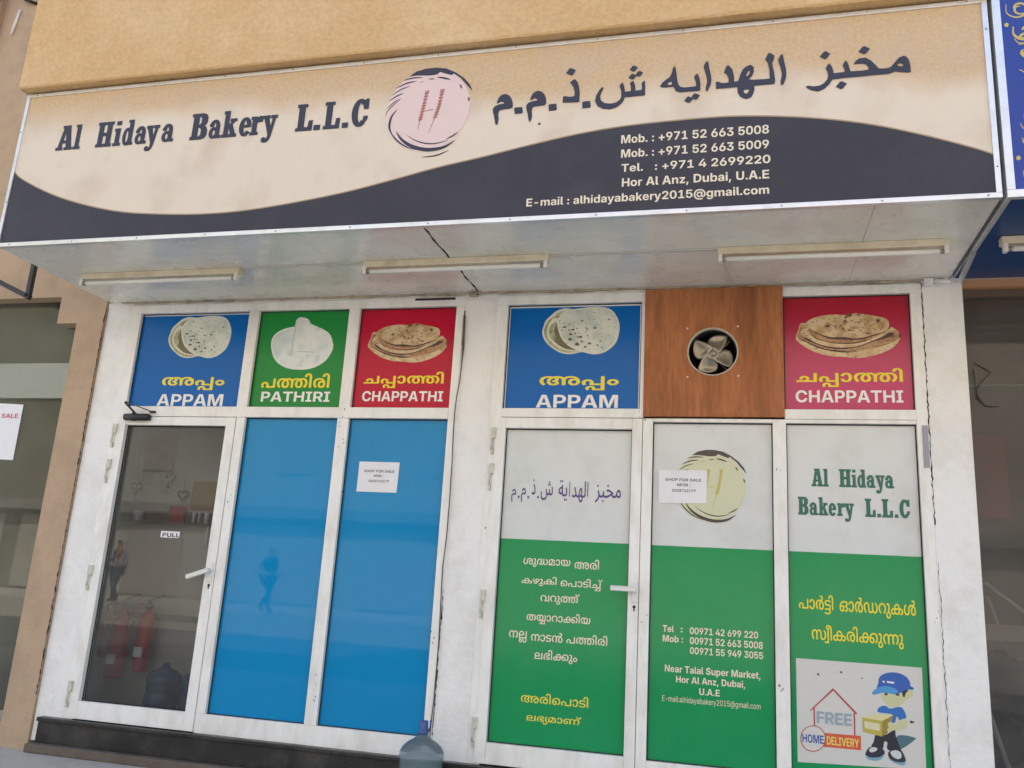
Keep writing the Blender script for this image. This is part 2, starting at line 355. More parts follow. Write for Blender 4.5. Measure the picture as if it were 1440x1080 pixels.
'aﻡ': (564,[[70,-393,-38,169,-11,70,-4,44,-2,38,3,45,8,40,13,34,17,30,22,26,24,21,28,18,29,14,31,11,63,12,79,0,42,-6,0,28,-5,25,-8,23,-11,19,-14,15,-16,12,-18,7,-20,2,-18,-2,-19,-6,-18,-11,-33,-35,-15,-25,-114,63,19,37,21,32,24,27,25,21,27,17,27,13,42,12,42,4,38,-3,36,-8,31,-14,28,-19,24,-21,21,-26,17,-27,14,-30,11,-30,8,-32,4,-30,2,-30,-2,-34,-5,-32,-15,-58,-16,-40,-38,10,-70,13,-48,4,-43,0,-37,-6,-31,-11,-25,-16,-19,-24,-11,-29,-4,-37,6,-82,5,-32,20,-99,17,-66]]),
'a.': (286,[[54,73,6,40,20,26,29,14,35,5,34,-5,28,-14,20,-26,6,-40,-6,-39,-20,-27,-28,-15,-34,-5,-35,5,-29,15,-20,27]]),
'aﺫ': (526,[[34,42,52,135,35,-14,35,-10,34,-6,34,-2,31,1,24,5,19,8,14,11,8,14,3,18,-10,47,-21,47,-30,55,-62,93,128,84,46,-70,39,-67,38,-81,24,-72,7,-32,2,-30,-4,-34,-9,-32,-15,-29,-21,-25,-27,-21,-33,-18,-39,-13,-45,-7,-51,-3,-68,5,-72,16,-35,12],[227,602,-29,5,-25,17,-16,24,-6,29,6,30,16,25,25,17,29,5,29,-5,24,-17,16,-25,6,-30,-6,-29,-16,-24,-24,-17]]),
'aﺵ': (1394,[[348,-232,-46,2,-44,5,-40,9,-38,13,-34,16,-30,20,-27,24,-22,27,-18,31,-13,35,-8,38,-1,67,8,63,18,65,25,63,131,-45,-27,-83,-7,-43,-1,-20,5,-37,13,-34,15,-20,19,-17,24,-14,29,-10,34,-6,40,-3,67,6,28,7,35,15,27,20,21,24,14,28,8,32,1,65,-6,34,-18,79,-28,89,149,39,28,-112,8,-28,11,-27,13,-19,15,-12,16,-8,20,-4,21,-1,38,6,16,10,14,16,13,25,11,36,14,69,6,45,140,-23,-17,-118,-1,-16,8,-24,11,-10,17,-9,24,-5,32,-2,47,6,17,9,13,13,8,18,2,25,-7,61,-9,37,-20,70,-20,59,147,43,20,-62,17,-65,12,-63,7,-81,-1,-34,-6,-31,-9,-29,-12,-25,-15,-23,-19,-20,-46,-30,-27,-10,-31,-8,-67,-6,-36,2,-33,6,-29,10,-25,14,-20,19,-15,22,-9,27,-3,31,34,0,-12,-35,-14,-29,-17,-22,-28,-23,-31,-13,-33,-7,-58,-1,-46,10,-21,9,-19,14,-16,17,-13,22,-7,27,40,-43,-4,-43,-10,-40,-15,-37,-20,-34,-24,-29,-29,-26,-33,-23,-37,-18,-40,-15,-44,-11,-46,-6],[899,628,-25,5,-21,14,-14,22,-5,25,5,25,14,21,21,14,25,5,25,-5,21,-14,14,-21,4,-25,-4,-25,-14,-22,-21,-14],[818,490,-25,5,-21,15,-15,22,-5,25,5,25,15,21,21,14,25,5,24,-5,21,-14,14,-21,5,-25,-5,-25,-14,-22,-21,-15],[977,490,-25,5,-20,15,-14,22,-5,25,5,25,14,21,20,14,25,5,25,-5,21,-14,14,-21,5,-25,-5,-25,-14,-22,-21,-15]]),
'aﻪ': (571,[[571,-5,-47,2,-42,6,-38,11,-33,15,-27,21,-23,25,-16,31,-11,38,-6,44,-18,411,148,0,17,-358,5,-36,9,-27,14,-18,20,-11,26,-6,67,-7,22,-15,13,-23,5,-28,-6,-30,-16,-24,-26,-16],[381,90,-45,-8,-44,-4,-43,-1,-40,3,-38,7,-35,12,-31,15,-26,20,-21,25,-16,28,-10,34,-3,39,2,35,8,33,14,31,18,28,22,26,27,24,30,21,34,19,37,17,82,26,45,10,14,-149,-40,-4,-36,-7,-32,-11,-27,-13,-22,-16,-16,-18,-10,-19,-3,-20,3,-16,9,-12,13,-10,39,-12,24,-3,53,3,56,14]]),
'aﻳ': (369,[[0,-5,10,146,54,2,39,5,27,9,18,15,9,20,3,27,-7,68,-19,82,-24,76,143,40,13,-37,20,-73,13,-63,6,-48,2,-46,-3,-44,-7,-39,-13,-32,-18,-27,-21,-22,-26,-18,-29,-14,-32,-11,-36,-7,-79,-8],[254,-237,-27,5,-23,16,-15,22,-5,27,5,27,15,23,23,16,27,5,27,-5,23,-16,15,-23,5,-27,-5,-27,-16,-22,-22,-16],[80,-237,-27,5,-23,16,-15,22,-5,27,5,27,15,23,23,16,27,5,27,-5,22,-16,16,-23,5,-27,-6,-27,-15,-22,-22,-16]]),
'aﺍ': (282,[[80,0,-21,738,148,0,21,-738]]),
'aﺪ': (577,[[221,145,36,2,27,5,18,9,12,11,7,14,2,16,-3,23,-8,27,-30,62,-12,22,-70,108,128,84,41,-59,52,-94,31,-67,37,-111,14,-22,17,-16,21,-10,22,-6,58,-7,24,-15,13,-23,4,-28,-5,-30,-16,-24,-27,-16,-37,-5,-41,3,-36,9,-32,16,-26,22,-16,19,-14,22,-12,26,59,-13,-14,-28,-24,-25,-21,-15,-53,-23,-68,-12,-39,-2,-69,5,-72,16,-34,12,-31,15,52,135,35,-14,35,-10,33,-6]]),
'aﻬ': (578,[[339,-220,-47,3,-44,10,-42,17,-30,18,-26,22,-23,26,-20,31,-16,35,-11,39,-7,45,-2,49,1,44,4,42,7,40,9,39,26,70,33,61,26,34,29,29,30,23,33,17,33,10,35,3,38,-5,36,-16,21,-17,19,-21,17,-25,12,-30,8,-34,2,-37,-3,-35,-10,-38,-11,-26,-15,-26,-19,-24,-24,-22,-30,-19,-35,-16,18,80,69,-20,38,-7,80,-7,39,-1,35,-5,23,-15,13,-23,4,-28,-5,-30,-17,-24,-26,-16,-37,-5,-64,3,-71,8,-58,11,116,28,19,-29,12,-33,4,-36,-3,-35,-11,-34,-19,-32,-17,-18,-21,-17,-25,-13,-29,-10,-34,-6],[0,-5,10,146,97,0,12,-133,-64,-9],[335,-83,19,2,14,5,12,8,8,11,6,27,-7,27,-11,14,-18,13,-26,8,-52,3,-36,-4,-62,-12,5,124,37,4,32,8,28,11,23,14,18,19,14,23,8,28,3,32,-3,30,-9,25,-15,10,-16,-5,-18,-14,-17,-22,-17,-30,-19,-52,-7,-29,-10,-68,-1,-37,3,-45,7,-37,11,-30,15,-23,17,-18,21,-11,21,-7]]),
'aﻟ': (303,[[0,-5,10,146,38,3,26,7,16,14,8,22,3,33,-1,46,-18,472,148,0,21,-523,-5,-68,-6,-30,-11,-27,-14,-24,-20,-21,-25,-18,-32,-14,-38,-10,-46,-6]]),
'aﺰ': (452,[[16,-231,-51,131,36,13,66,29,29,17,25,18,43,38,16,21,13,22,12,34,4,36,-2,28,-6,31,-25,67,-35,71,136,66,32,-65,13,-33,24,-74,17,-38,21,-24,32,-12,80,-9,23,-15,14,-23,4,-28,-6,-30,-16,-24,-27,-16,-36,-5,-38,3,-33,9,-27,15,-21,20,-15,25,-9,29,41,-6,-6,-35,-10,-34,-16,-33,-19,-33,-24,-30,-51,-50,-25,-19,-55,-35,-30,-16,-31,-13],[214,491,-29,5,-25,16,-17,25,-5,29,5,29,17,25,25,17,29,6,29,-6,24,-17,16,-25,6,-29,-6,-29,-16,-25,-25,-16]]),
'aﺒ': (390,[[0,-5,10,146,33,2,27,5,20,11,16,18,12,26,11,37,19,113,139,-23,-13,-94,3,-41,7,-19,15,-15,23,-11,33,-6,80,-8,22,-15,13,-23,5,-28,-6,-30,-16,-24,-26,-16,-37,-5,-81,6,-32,8,-27,11,-22,16,-17,19,-13,24,-9,29,-5,34,50,0,-27,-58,-16,-22,-26,-26,-30,-18,-32,-12,-68,-10],[179,-239,-28,5,-24,16,-16,23,-5,28,5,28,16,24,24,17,28,5,28,-5,23,-17,16,-24,5,-28,-5,-28,-16,-23,-23,-16]]),
'aﺨ': (671,[[671,-5,-46,2,-42,5,-39,10,-35,16,-21,13,-19,16,-18,20,-16,22,-25,56,82,65,19,-27,23,-21,28,-14,33,-10,40,-5,46,-2,35,-5,23,-15,12,-23,5,-28,-6,-30,-16,-24,-26,-16],[0,-5,10,146,111,6,71,11,34,8,66,19,31,12,59,29,27,18,-66,28,-36,10,-79,12,-59,1,-38,-2,-57,-9,-21,146,64,12,33,2,64,0,34,-4,61,-15,29,-10,164,-76,30,-9,30,-3,38,0,17,-138,-41,-5,-38,-12,-49,-24,-133,-76,-32,-15,-72,-27,-87,-22,-77,-10],[174,550,-29,6,-24,16,-17,24,-6,29,6,30,17,25,24,17,30,6,28,-6,24,-17,17,-25,5,-30,-5,-29,-17,-24,-24,-16]]),
'aﻣ': (591,[[0,-5,10,146,24,4,19,9,18,16,30,45,51,91,22,32,22,26,22,20,22,16,23,12,34,10,34,4,43,-5,40,-15,25,-15,22,-18,38,-44,26,-52,12,-43,4,-43,-2,-35,-8,-33,-12,-30,-17,-27,-21,-23,-25,-18,-28,-14,-31,-8,-34,-3,-30,2,-70,13,-28,9,-60,31,-32,22,53,125,57,-33,26,-10,36,-10,30,-4,17,1,15,4,18,13,5,23,-2,21,-7,21,-12,19,-15,16,-17,11,-20,4,-19,-4,-16,-11,-15,-18,-64,-122,-29,-46,-22,-27,-24,-21,-27,-16,-31,-10,-37,-6]]),
'bﻡ': (503,[[73,-393,-38,170,-15,121,1,78,7,35,13,31,37,49,23,18,54,26,92,15,79,-4,43,-7,1,32,-4,30,-21,53,-34,35,-22,10,-48,0,-42,-21,-19,-18,-36,-53,-75,42,18,34,41,55,22,20,48,27,36,12,70,1,57,-20,23,-17,37,-42,14,-25,19,-53,8,-41,1,-65,-19,-76,-17,-33,-102,23,-86,4,-35,-5,-30,-11,-24,-17,-18,-23,-11,-29,-2,-77,15,-116,32,-144]]),
'b.': (273,[[68,59,5,33,15,22,22,12,26,4,27,-4,22,-12,15,-21,5,-34,-5,-33,-15,-23,-22,-12,-27,-5,-26,5,-22,12,-15,23]]),
'bﺫ': (489,[[35,44,43,86,60,-25,79,-11,74,9,24,11,16,16,10,19,4,22,-18,71,-44,84,-68,102,83,55,67,-101,37,-70,28,-69,12,-45,4,-38,-6,-42,-17,-39,-17,-24,-54,-38,-36,-13,-43,-7,-51,-3,-68,6,-65,16],[218,570,-22,4,-18,12,-13,18,-4,22,4,22,13,18,18,13,22,4,22,-4,18,-13,12,-18,4,-22,-4,-22,-12,-18,-18,-12]]),
'bﺵ': (1257,[[322,-232,-78,7,-71,21,-59,34,-46,48,-17,28,-20,65,-1,61,17,90,27,73,87,-32,-25,-79,-8,-64,11,-58,32,-45,23,-18,59,-24,72,-8,78,7,59,19,43,29,22,26,15,30,8,31,3,33,-7,77,-17,77,-24,79,99,26,34,-128,11,-30,14,-22,15,-14,18,-8,44,-5,35,5,16,9,14,16,24,60,19,115,93,-16,-17,-119,-1,-18,7,-26,26,-19,24,-5,34,-2,52,5,19,8,15,14,9,23,3,32,-8,59,-49,155,98,33,37,-121,17,-115,-4,-48,-11,-40,-17,-33,-22,-27,-28,-20,-70,-21,-41,-3,-63,7,-25,8,-38,27,-21,42,-4,25,34,0,-17,-37,-21,-28,-23,-21,-27,-13,-31,-8,-64,0,-24,5,-39,21,-25,31,-14,39,39,-48,-4,-35,-8,-35,-25,-65,-43,-57,-28,-25,-71,-37,-44,-13],[843,565,-20,4,-18,12,-11,18,-4,20,4,20,11,17,18,12,20,4,20,-4,17,-12,12,-17,4,-20,-4,-20,-12,-18,-17,-12],[772,449,-21,4,-17,12,-12,17,-4,20,4,21,12,17,17,12,21,4,20,-4,17,-12,12,-17,0,-41,-12,-17,-17,-12],[913,449,-20,4,-18,12,-11,17,-4,20,4,21,11,17,18,12,20,4,20,-4,18,-12,11,-17,4,-21,-4,-20,-11,-17,-18,-12]]),
'bﺔ': (507,[[507,-5,-73,7,-31,9,-27,14,-24,18,-19,23,-14,29,-10,36,-5,42,-16,364,98,0,22,-376,11,-29,16,-19,21,-11,28,-6,55,-5,15,-11,9,-15,3,-18,-4,-20,-12,-16,-19,-12],[346,100,-78,-15,-74,0,-34,6,-60,23,-44,37,-15,24,-9,27,0,60,19,55,37,48,24,21,58,36,68,27,76,16,14,-101,-85,-13,-35,-12,-29,-16,-39,-37,-10,-20,-4,-21,4,-18,11,-15,38,-21,81,-8,78,13],[332,649,-21,4,-18,12,-13,18,-4,21,4,21,13,18,18,13,21,4,21,-4,18,-13,12,-18,4,-21,-4,-21,-12,-18,-18,-12],[185,649,-22,4,-18,12,-12,18,-4,21,4,21,12,18,18,13,22,4,20,-4,18,-13,12,-18,4,-21,-4,-21,-12,-18,-18,-12]]),
'bﻳ': (317,[[0,-5,10,99,92,5,28,8,18,15,10,23,2,61,-26,109,-27,77,97,32,36,-117,15,-82,0,-71,-14,-58,-13,-23,-35,-37,-50,-24,-65,-13],[203,-207,-21,4,-18,13,-13,17,-4,21,4,21,13,19,18,12,21,4,21,-4,18,-12,12,-19,4,-21,-4,-21,-12,-17,-18,-13],[56,-207,-22,4,-18,13,-12,17,-4,21,4,21,12,19,18,12,22,4,20,-4,18,-12,12,-19,4,-21,-4,-21,-12,-17,-18,-13]]),
'bﺍ': (248,[[88,0,-20,719,99,0,20,-719]]),
'bﺪ': (544,[[216,94,43,2,33,8,24,11,16,16,9,18,4,22,-3,23,-22,58,-58,104,-47,72,83,55,55,-85,34,-62,31,-65,44,-120,16,-25,37,-26,60,-9,15,-11,9,-15,3,-18,-4,-20,-12,-16,-18,-12,-25,-4,-35,3,-33,9,-30,17,-25,23,-14,21,-20,53,46,19,-7,-36,-16,-34,-16,-21,-49,-34,-34,-12,-40,-7,-82,-1,-35,5,-64,16,-54,28,43,86,60,-25]]),
'bﻬ': (526,[[316,-218,-43,3,-39,10,-63,33,-43,45,-17,28,-24,68,-8,84,9,106,11,48,32,84,43,68,25,26,53,37,27,9,27,3,33,-5,30,-14,26,-24,20,-32,12,-40,5,-47,-4,-39,-20,-68,-37,-49,-26,-21,-33,-18,-39,-14,53,62,100,-22,132,-12,15,-11,9,-15,3,-18,-4,-20,-12,-16,-19,-12,-24,-4,-60,3,-122,18,93,10,21,-29,13,-31,5,-32,-1,-33,-9,-31,-16,-28,-23,-25,-30,-19,-37,-12],[0,-5,10,99,86,1,6,-90],[316,-119,35,6,26,21,7,16,0,41,-8,20,-16,17,-24,14,-34,10,-47,3,-94,-13,2,83,69,15,29,12,25,16,20,21,15,26,10,32,3,38,-8,50,-7,14,-21,13,-17,-5,-19,-15,-40,-54,-32,-84,-11,-69,0,-76,12,-60,15,-33,19,-24,22,-17,24,-11]]),
'bﻟ': (271,[[0,-5,9,99,46,3,30,8,18,14,8,24,2,78,-19,498,99,0,20,-495,-4,-97,-10,-39,-18,-33,-38,-33,-59,-20]]),
'bﺰ': (412,[[8,-232,-36,90,81,33,63,38,26,21,40,44,25,47,11,36,1,67,-19,66,-47,97,90,45,47,-101,44,-118,21,-23,28,-12,61,-7,15,-11,9,-15,3,-18,-4,-20,-12,-16,-19,-12,-24,-4,-40,4,-32,10,-25,18,-19,22,-13,25,-7,28,33,-19,-4,-40,-10,-38,-38,-70,-54,-59,-63,-48,-68,-36],[180,463,-22,4,-19,13,-12,18,-4,21,4,22,12,19,19,12,22,5,21,-5,18,-12,13,-19,4,-22,-4,-21,-13,-18,-18,-13]]),
'bﺒ': (355,[[0,-5,10,99,64,7,21,11,16,18,22,63,21,109,94,-17,-19,-102,2,-37,7,-18,14,-14,25,-11,36,-7,74,-5,16,-11,11,-33,-4,-20,-12,-16,-19,-12,-24,-4,-41,1,-64,11,-33,15,-24,23,-15,29,-9,36,35,-1,-36,-59,-22,-20,-49,-25],[172,-204,-21,4,-18,12,-12,18,-5,21,5,21,12,18,18,13,21,4,21,-4,18,-13,12,-18,5,-21,-5,-21,-12,-18,-18,-12]]),
'bﺨ': (642,[[642,-5,-79,6,-35,8,-31,14,-28,19,-23,26,-24,46,-9,30,65,43,16,-33,20,-25,24,-16,30,-11,106,-11,15,-11,9,-15,3,-18,-4,-20,-12,-16,-19,-12],[0,-5,9,99,70,3,67,10,66,16,94,35,84,48,-61,38,-75,24,-84,9,-95,-11,-17,94,84,15,92,-4,84,-26,152,-78,30,-9,56,-3,9,-90,-41,-4,-74,-24,-166,-86,-64,-24,-120,-27],[161,479,-22,4,-18,13,-13,18,-4,21,4,22,13,19,18,12,23,5,21,-5,18,-12,12,-19,5,-22,-5,-21,-12,-18,-18,-13]]),
'bﻣ': (542,[[0,-5,10,99,24,3,21,9,18,16,30,44,67,125,40,46,40,26,60,12,36,-4,33,-14,29,-20,47,-59,16,-35,14,-74,-10,-68,-27,-50,-19,-19,-22,-14,-36,-13,-38,-5,-39,3,-73,19,-95,52,42,81,60,-33,64,-20,53,-1,32,14,15,27,2,18,-3,27,-10,26,-33,45,-21,14,-22,4,-35,-11,-17,-16,-28,-44,-57,-114,-37,-50,-46,-33,-25,-8]]),
'mഅ': (1658,[[404,574,124,-10,82,-20,39,-15,66,-35,51,-38,18,-24,12,-28,4,-31,-8,-47,-28,-38,-52,-33,-2,10,29,-13,45,-36,15,-22,9,-26,3,-30,-5,-38,-16,-36,-17,-21,-23,-19,-29,-15,-37,-12,-43,-7,-52,-2,-58,4,-50,11,-42,19,-35,24,-28,30,-21,36,-15,39,-9,42,-3,45,8,74,25,69,20,32,53,59,35,26,41,24,53,24,65,18,35,5,37,4,82,0,73,-12,58,-22,48,-29,41,-37,61,-253,0,-220,-148,0,-1,297,-10,71,-11,27,-15,23,-20,20,-24,16,-60,17,-38,2,-85,-8,-50,-14,-26,-13,-22,-14,-37,-36,-30,-52,-18,-65,-2,-31,3,-48,11,-38,17,-28,23,-20,29,-11,35,-4,38,4,26,11,16,17,5,25,-6,23,-17,18,-29,11,-68,4,0,104,62,4,27,14,15,20,5,25,-7,28,-20,25,-23,15,-75,22,-54,8,-66,4,-49,-3,-43,-8,-36,-14,-30,-18,-25,-23,-19,-27,-13,-30,-8,-33,-3,-36,3,-44,9,-39,14,-36,36,-54,40,-44,-98,-76,-29,25,-51,54,-21,28,-33,66,-11,36,-7,40,-2,44,8,71,11,35,15,34,46,61,31,26,38,22,44,19,51,14,58,8],[1379,-12,-49,3,-42,10,-35,17,-29,22,-24,27,-30,65,-10,74,6,57,17,49,28,42,39,31,49,19,60,6,38,-3,36,-10,32,-17,28,-22,24,-26,21,-29,15,-32,10,-33,5,-34,-55,3,-8,25,-32,45,-22,17,-26,12,-30,4,-42,-7,-28,-22,-17,-34,-5,-45,2,-30,7,-27,11,-22,16,-16,21,-11,26,-3,27,4,23,12,18,19,13,28,8,37,3,46,-5,88,-11,36,-21,32,-20,20,-54,32,-34,11,-39,7,-84,0,-33,-5,-28,-10,-27,-17,-17,-16,-26,-45,-9,-32,-5,-42,-2,-87,-87,260,66,51,55,28,69,18,90,6,57,-3,53,-9,48,-14,43,-20,38,-24,34,-28,28,-33,42,-75,13,-42,10,-89,-3,-54,-10,-47,-16,-40,-23,-33,-28,-28,-33,-20,-39,-15,-43,-9]]),
'mപ്പ': (974,[[369,-51,41,-2,67,-17,45,-31,16,-19,14,-32,5,-33,-6,-42,-15,-29,-17,33,245,0,0,297,147,0,0,-396,-446,0,-45,58,12,26,3,30,-4,26,-12,21,-20,13,-28,5,-29,-5,-20,-14,-12,-20,-4,-26,2,-23,15,-38,10,-14,-96,-43,-40,59,-11,34,-4,41,6,40,18,35,40,35,27,14,29,9],[265,362,51,-3,44,-10,38,-15,31,-21,25,-24,20,-27,21,-60,3,-31,-2,-30,-7,-27,-19,-45,-10,36,304,0,0,457,147,0,0,-562,-538,0,-52,58,23,43,8,27,3,33,-5,38,-17,31,-28,21,-39,7,-28,-3,-23,-10,-17,-14,-13,-20,-7,-23,-3,-26,4,-37,11,-31,30,-50,-114,-56,-42,56,-26,58,-7,33,-2,35,3,37,10,34,17,30,23,27,27,22,33,18,37,13,41,8]]),
'mം': (502,[[251,-12,-43,3,-40,8,-35,13,-31,19,-46,49,-15,31,-9,33,-3,36,3,36,10,34,15,31,48,49,31,18,35,13,38,8,41,3,42,-3,39,-8,35,-13,31,-18,26,-22,21,-26,16,-31,10,-33,3,-38,-3,-37,-10,-34,-15,-30,-22,-27,-26,-23,-31,-17,-35,-14],[250,270,-33,-6,-28,-16,-18,-29,-6,-40,6,-38,19,-28,27,-17,34,-6,34,6,27,16,19,28,6,40,-6,39,-19,28,-28,17]]),
'iP': (640,[[58,0,0,728,288,0,76,-8,66,-23,52,-36,39,-49,24,-59,8,-69,-8,-68,-25,-59,-39,-49,-53,-36,-66,-22,-77,-8,-193,0,0,127,177,0,39,4,31,10,25,18,19,23,11,28,4,32,-4,33,-11,28,-19,23,-25,17,-32,11,-38,3,-115,0,0,-599]]),
'mപ': (974,[[265,362,51,-3,44,-10,38,-15,31,-21,25,-24,20,-27,21,-60,3,-31,-2,-30,-7,-27,-19,-45,-10,36,304,0,0,457,147,0,0,-562,-538,0,-52,58,23,43,8,27,3,33,-5,38,-17,31,-28,21,-39,7,-28,-3,-23,-10,-17,-14,-13,-20,-7,-23,-3,-26,4,-37,11,-31,30,-50,-114,-56,-42,56,-26,58,-7,33,-2,35,3,37,10,34,17,30,23,27,27,22,33,18,37,13,41,8]]),
'mത്ത': (1973,[[393,574,72,-5,63,-14,86,-32,54,-33,46,-41,38,-47,28,-52,17,-58,6,-63,-3,-50,-9,-45,-15,-39,-22,-33,-27,-27,-32,-21,-39,-14,-43,-9,-49,-3,-48,3,-43,9,-38,16,-33,22,-27,27,-21,33,-16,39,-10,44,-3,49,10,78,31,71,23,33,58,58,35,25,64,38,31,13,92,24,111,3,72,-12,57,-22,48,-29,41,-37,10,-24,49,-199,0,-250,-147,0,-1,297,-11,72,-10,26,-15,23,-20,20,-19,12,-26,12,-35,8,-44,3,-100,-13,-31,-14,-52,-39,-22,-24,-32,-56,-11,-30,-8,-63,3,-50,10,-36,15,-26,19,-17,22,-9,22,-3,23,3,22,9,19,16,15,26,9,35,3,46,-8,66,-22,58,-35,49,-48,39,-29,15,-44,11,-41,5,-69,-2,-41,-8,-35,-14,-30,-18,-24,-22,-32,-57,-10,-69,3,-44,9,-39,14,-36,36,-54,40,-44,-98,-76,-29,25,-51,54,-21,28,-33,66,-11,36,-7,40,-2,44,2,36,16,70,15,34,45,61,31,26,37,22,43,19,49,14,55,8],[1244,574,48,-2,76,-15,86,-34,54,-33,46,-41,38,-47,28,-52,17,-58,6,-63,-3,-50,-9,-45,-15,-39,-22,-33,-27,-27,-32,-21,-39,-14,-43,-9,-49,-3,-49,3,-43,9,-38,16,-33,22,-27,27,-21,33,-16,39,-9,44,-3,49,3,40,8,38,31,71,23,33,58,58,73,48,63,27,62,18,72,10,41,1,59,-3,52,-8,47,-13,40,-19,34,-22,30,-26,43,-61,14,-33,16,-72,0,-81,-17,-76,-15,-34,-18,-31,-47,-56,-57,-51,-95,76,37,40,36,53,15,36,10,40,3,46,-10,72,-13,30,-18,27,-22,22,-27,18,-32,13,-36,8,-40,3,-57,-2,-61,-10,-33,-15,-54,-41,-39,-52,-23,-58,-8,-60,3,-50,10,-36,14,-26,19,-17,22,-9,23,-3,23,3,22,9,19,16,15,26,9,35,3,46,-2,34,-15,62,-29,54,-43,44,-25,18,-28,15,-50,13,-63,4,-43,-3,-34,-9,-26,-12,-20,-13,-36,-43,-11,-28,-12,-74,-1,-270,-137,0,0,264,50,189,66,50,55,27,68,18]]),
'mി': (274,[[-21,851,79,-8,33,-11,29,-16,39,-33,15,-20,21,-48,12,-66,3,-43,1,-606,-148,0,-2,619,-8,59,-15,38,-24,22,-16,6,-38,0,-30,-15,-19,-31,-2,-22,5,-36,-144,-17,-8,54,3,36,10,33,15,28,22,23,56,35,71,17]]),
'mര': (819,[[395,574,63,-3,56,-9,52,-14,45,-20,40,-24,35,-28,29,-33,24,-36,19,-40,13,-41,8,-44,3,-46,-3,-53,-10,-47,-16,-40,-22,-33,-28,-28,-33,-20,-39,-15,-43,-9,-48,-3,-49,3,-42,10,-35,17,-30,22,-24,27,-30,65,-7,36,-3,38,6,57,17,49,29,42,39,31,49,19,60,6,38,-3,36,-10,32,-17,28,-22,44,-55,15,-32,10,-33,5,-34,-55,3,-8,25,-13,23,-18,22,-22,17,-26,12,-30,4,-42,-7,-29,-22,-16,-34,-6,-45,2,-30,7,-27,11,-22,17,-16,21,-11,26,-3,27,4,22,12,18,19,13,28,8,37,2,79,-8,57,-12,36,-22,32,-45,37,-29,14,-33,11,-37,6,-89,-1,-42,-7,-35,-13,-31,-17,-24,-22,-19,-26,-13,-30,-8,-32,-3,-36,3,-44,9,-39,14,-36,20,-33,56,-65,-98,-76,-55,52,-46,57,-33,66,-18,76,0,80,18,71,16,34,21,32,26,29,31,25,37,22,43,18,48,13,55,8]]),
'iI': (433,[[33,0,0,126,106,0,0,475,-106,0,0,127,367,0,0,-127,-106,0,0,-475,106,0,0,-126]]),
'iR': (654,[[58,0,0,728,290,0,77,-8,65,-22,52,-35,39,-48,24,-58,8,-69,-8,-67,-25,-58,-40,-46,-54,-34,-67,-22,-78,-7,-191,0,0,124,180,0,38,4,32,10,25,15,18,22,11,27,4,32,-4,33,-11,27,-18,22,-26,16,-31,10,-39,4,-117,0,0,-600],[466,0,-171,330,164,0,175,-330]]),
'mച': (1015,[[952,562,0,-562,-932,0,0,105,456,0,-75,-17,22,16,20,24,13,29,5,37,-4,36,-14,28,-23,18,-35,6,-36,-6,-25,-18,-15,-28,-5,-37,2,-31,-142,-11,-5,56,6,51,20,44,32,36,44,27,56,16,68,5,77,-7,31,-9,26,-13,41,-30,20,-27,14,-30,8,-32,2,-30,-1,-24,-12,-43,-37,-55,-27,19,278,0,0,457]]),
'mാ': (577,[[537,283,-1,-39,-11,-73,-25,-66,-40,-54,-27,-22,-32,-17,-37,-14,-43,-7,-91,-1,-37,6,-32,10,-28,13,-46,33,-32,41,-12,23,-23,67,150,25,18,-52,13,-25,18,-20,24,-14,31,-5,36,6,29,18,21,29,14,38,10,62,0,72,-10,62,-14,38,-21,29,-27,18,-35,6,-29,-4,-24,-14,-19,-19,-14,-24,-18,-54,-150,26,13,34,29,56,35,41,46,32,28,13,32,9,77,8,87,-10,35,-13,30,-18,26,-21,22,-25,18,-29,13,-31,11,-33,6,-36]]),
'iC': (733,[[379,-11,-93,11,-83,34,-69,54,-53,74,-33,93,-12,108,12,110,33,92,53,74,70,55,83,33,92,11,62,-4,57,-14,51,-22,45,-31,39,-38,30,-45,22,-53,13,-58,-156,0,-19,54,-35,41,-22,15,-26,10,-58,9,-54,-7,-47,-22,-38,-35,-27,-47,-18,-58,-5,-70,5,-69,18,-59,28,-47,37,-34,47,-21,54,-7,58,8,25,11,41,33,28,47,8,29,157,0,-12,-54,-21,-50,-30,-46,-38,-39,-45,-32,-51,-24,-58,-15]]),
'nശ': (1089,[[709,570,99,-11,84,-30,68,-49,50,-66,18,-38,13,-42,10,-95,-3,-54,-10,-48,-15,-41,-22,-34,-26,-27,-32,-21,-75,-23,-87,0,-39,10,-33,16,-28,22,-40,56,-12,34,-10,72,6,58,17,50,29,41,38,32,48,18,56,7,37,-4,34,-9,30,-17,27,-21,42,-54,24,-64,4,-33,-40,3,-24,55,-45,43,-30,13,-34,4,-34,-4,-27,-11,-21,-19,-14,-24,-9,-30,-3,-35,11,-66,13,-25,18,-19,25,-12,31,-4,33,4,27,13,22,23,17,32,12,60,-5,125,-8,28,-30,49,-46,39,-62,26,-74,9,-77,-9,-29,-11,-25,-16,-21,-21,-16,-25,-19,-63,-7,-132,-11,-71,-25,-57,-39,-43,-50,-29,-65,-15,-38,-2,-50,4,-45,11,-40,18,-35,26,-30,31,-23,38,-17,44,-10,49,-2,98,15,77,30,69,45,61,57,56,76,-68,-59,-66,-15,-24,-22,-53,-10,-44,-3,-47,8,-75,9,-30,28,-48,19,-17,33,-16,36,-6,33,3,25,8,20,14,15,18,12,27,12,72,3,110,8,48,13,41,38,63,24,24,61,39,70,20]]),
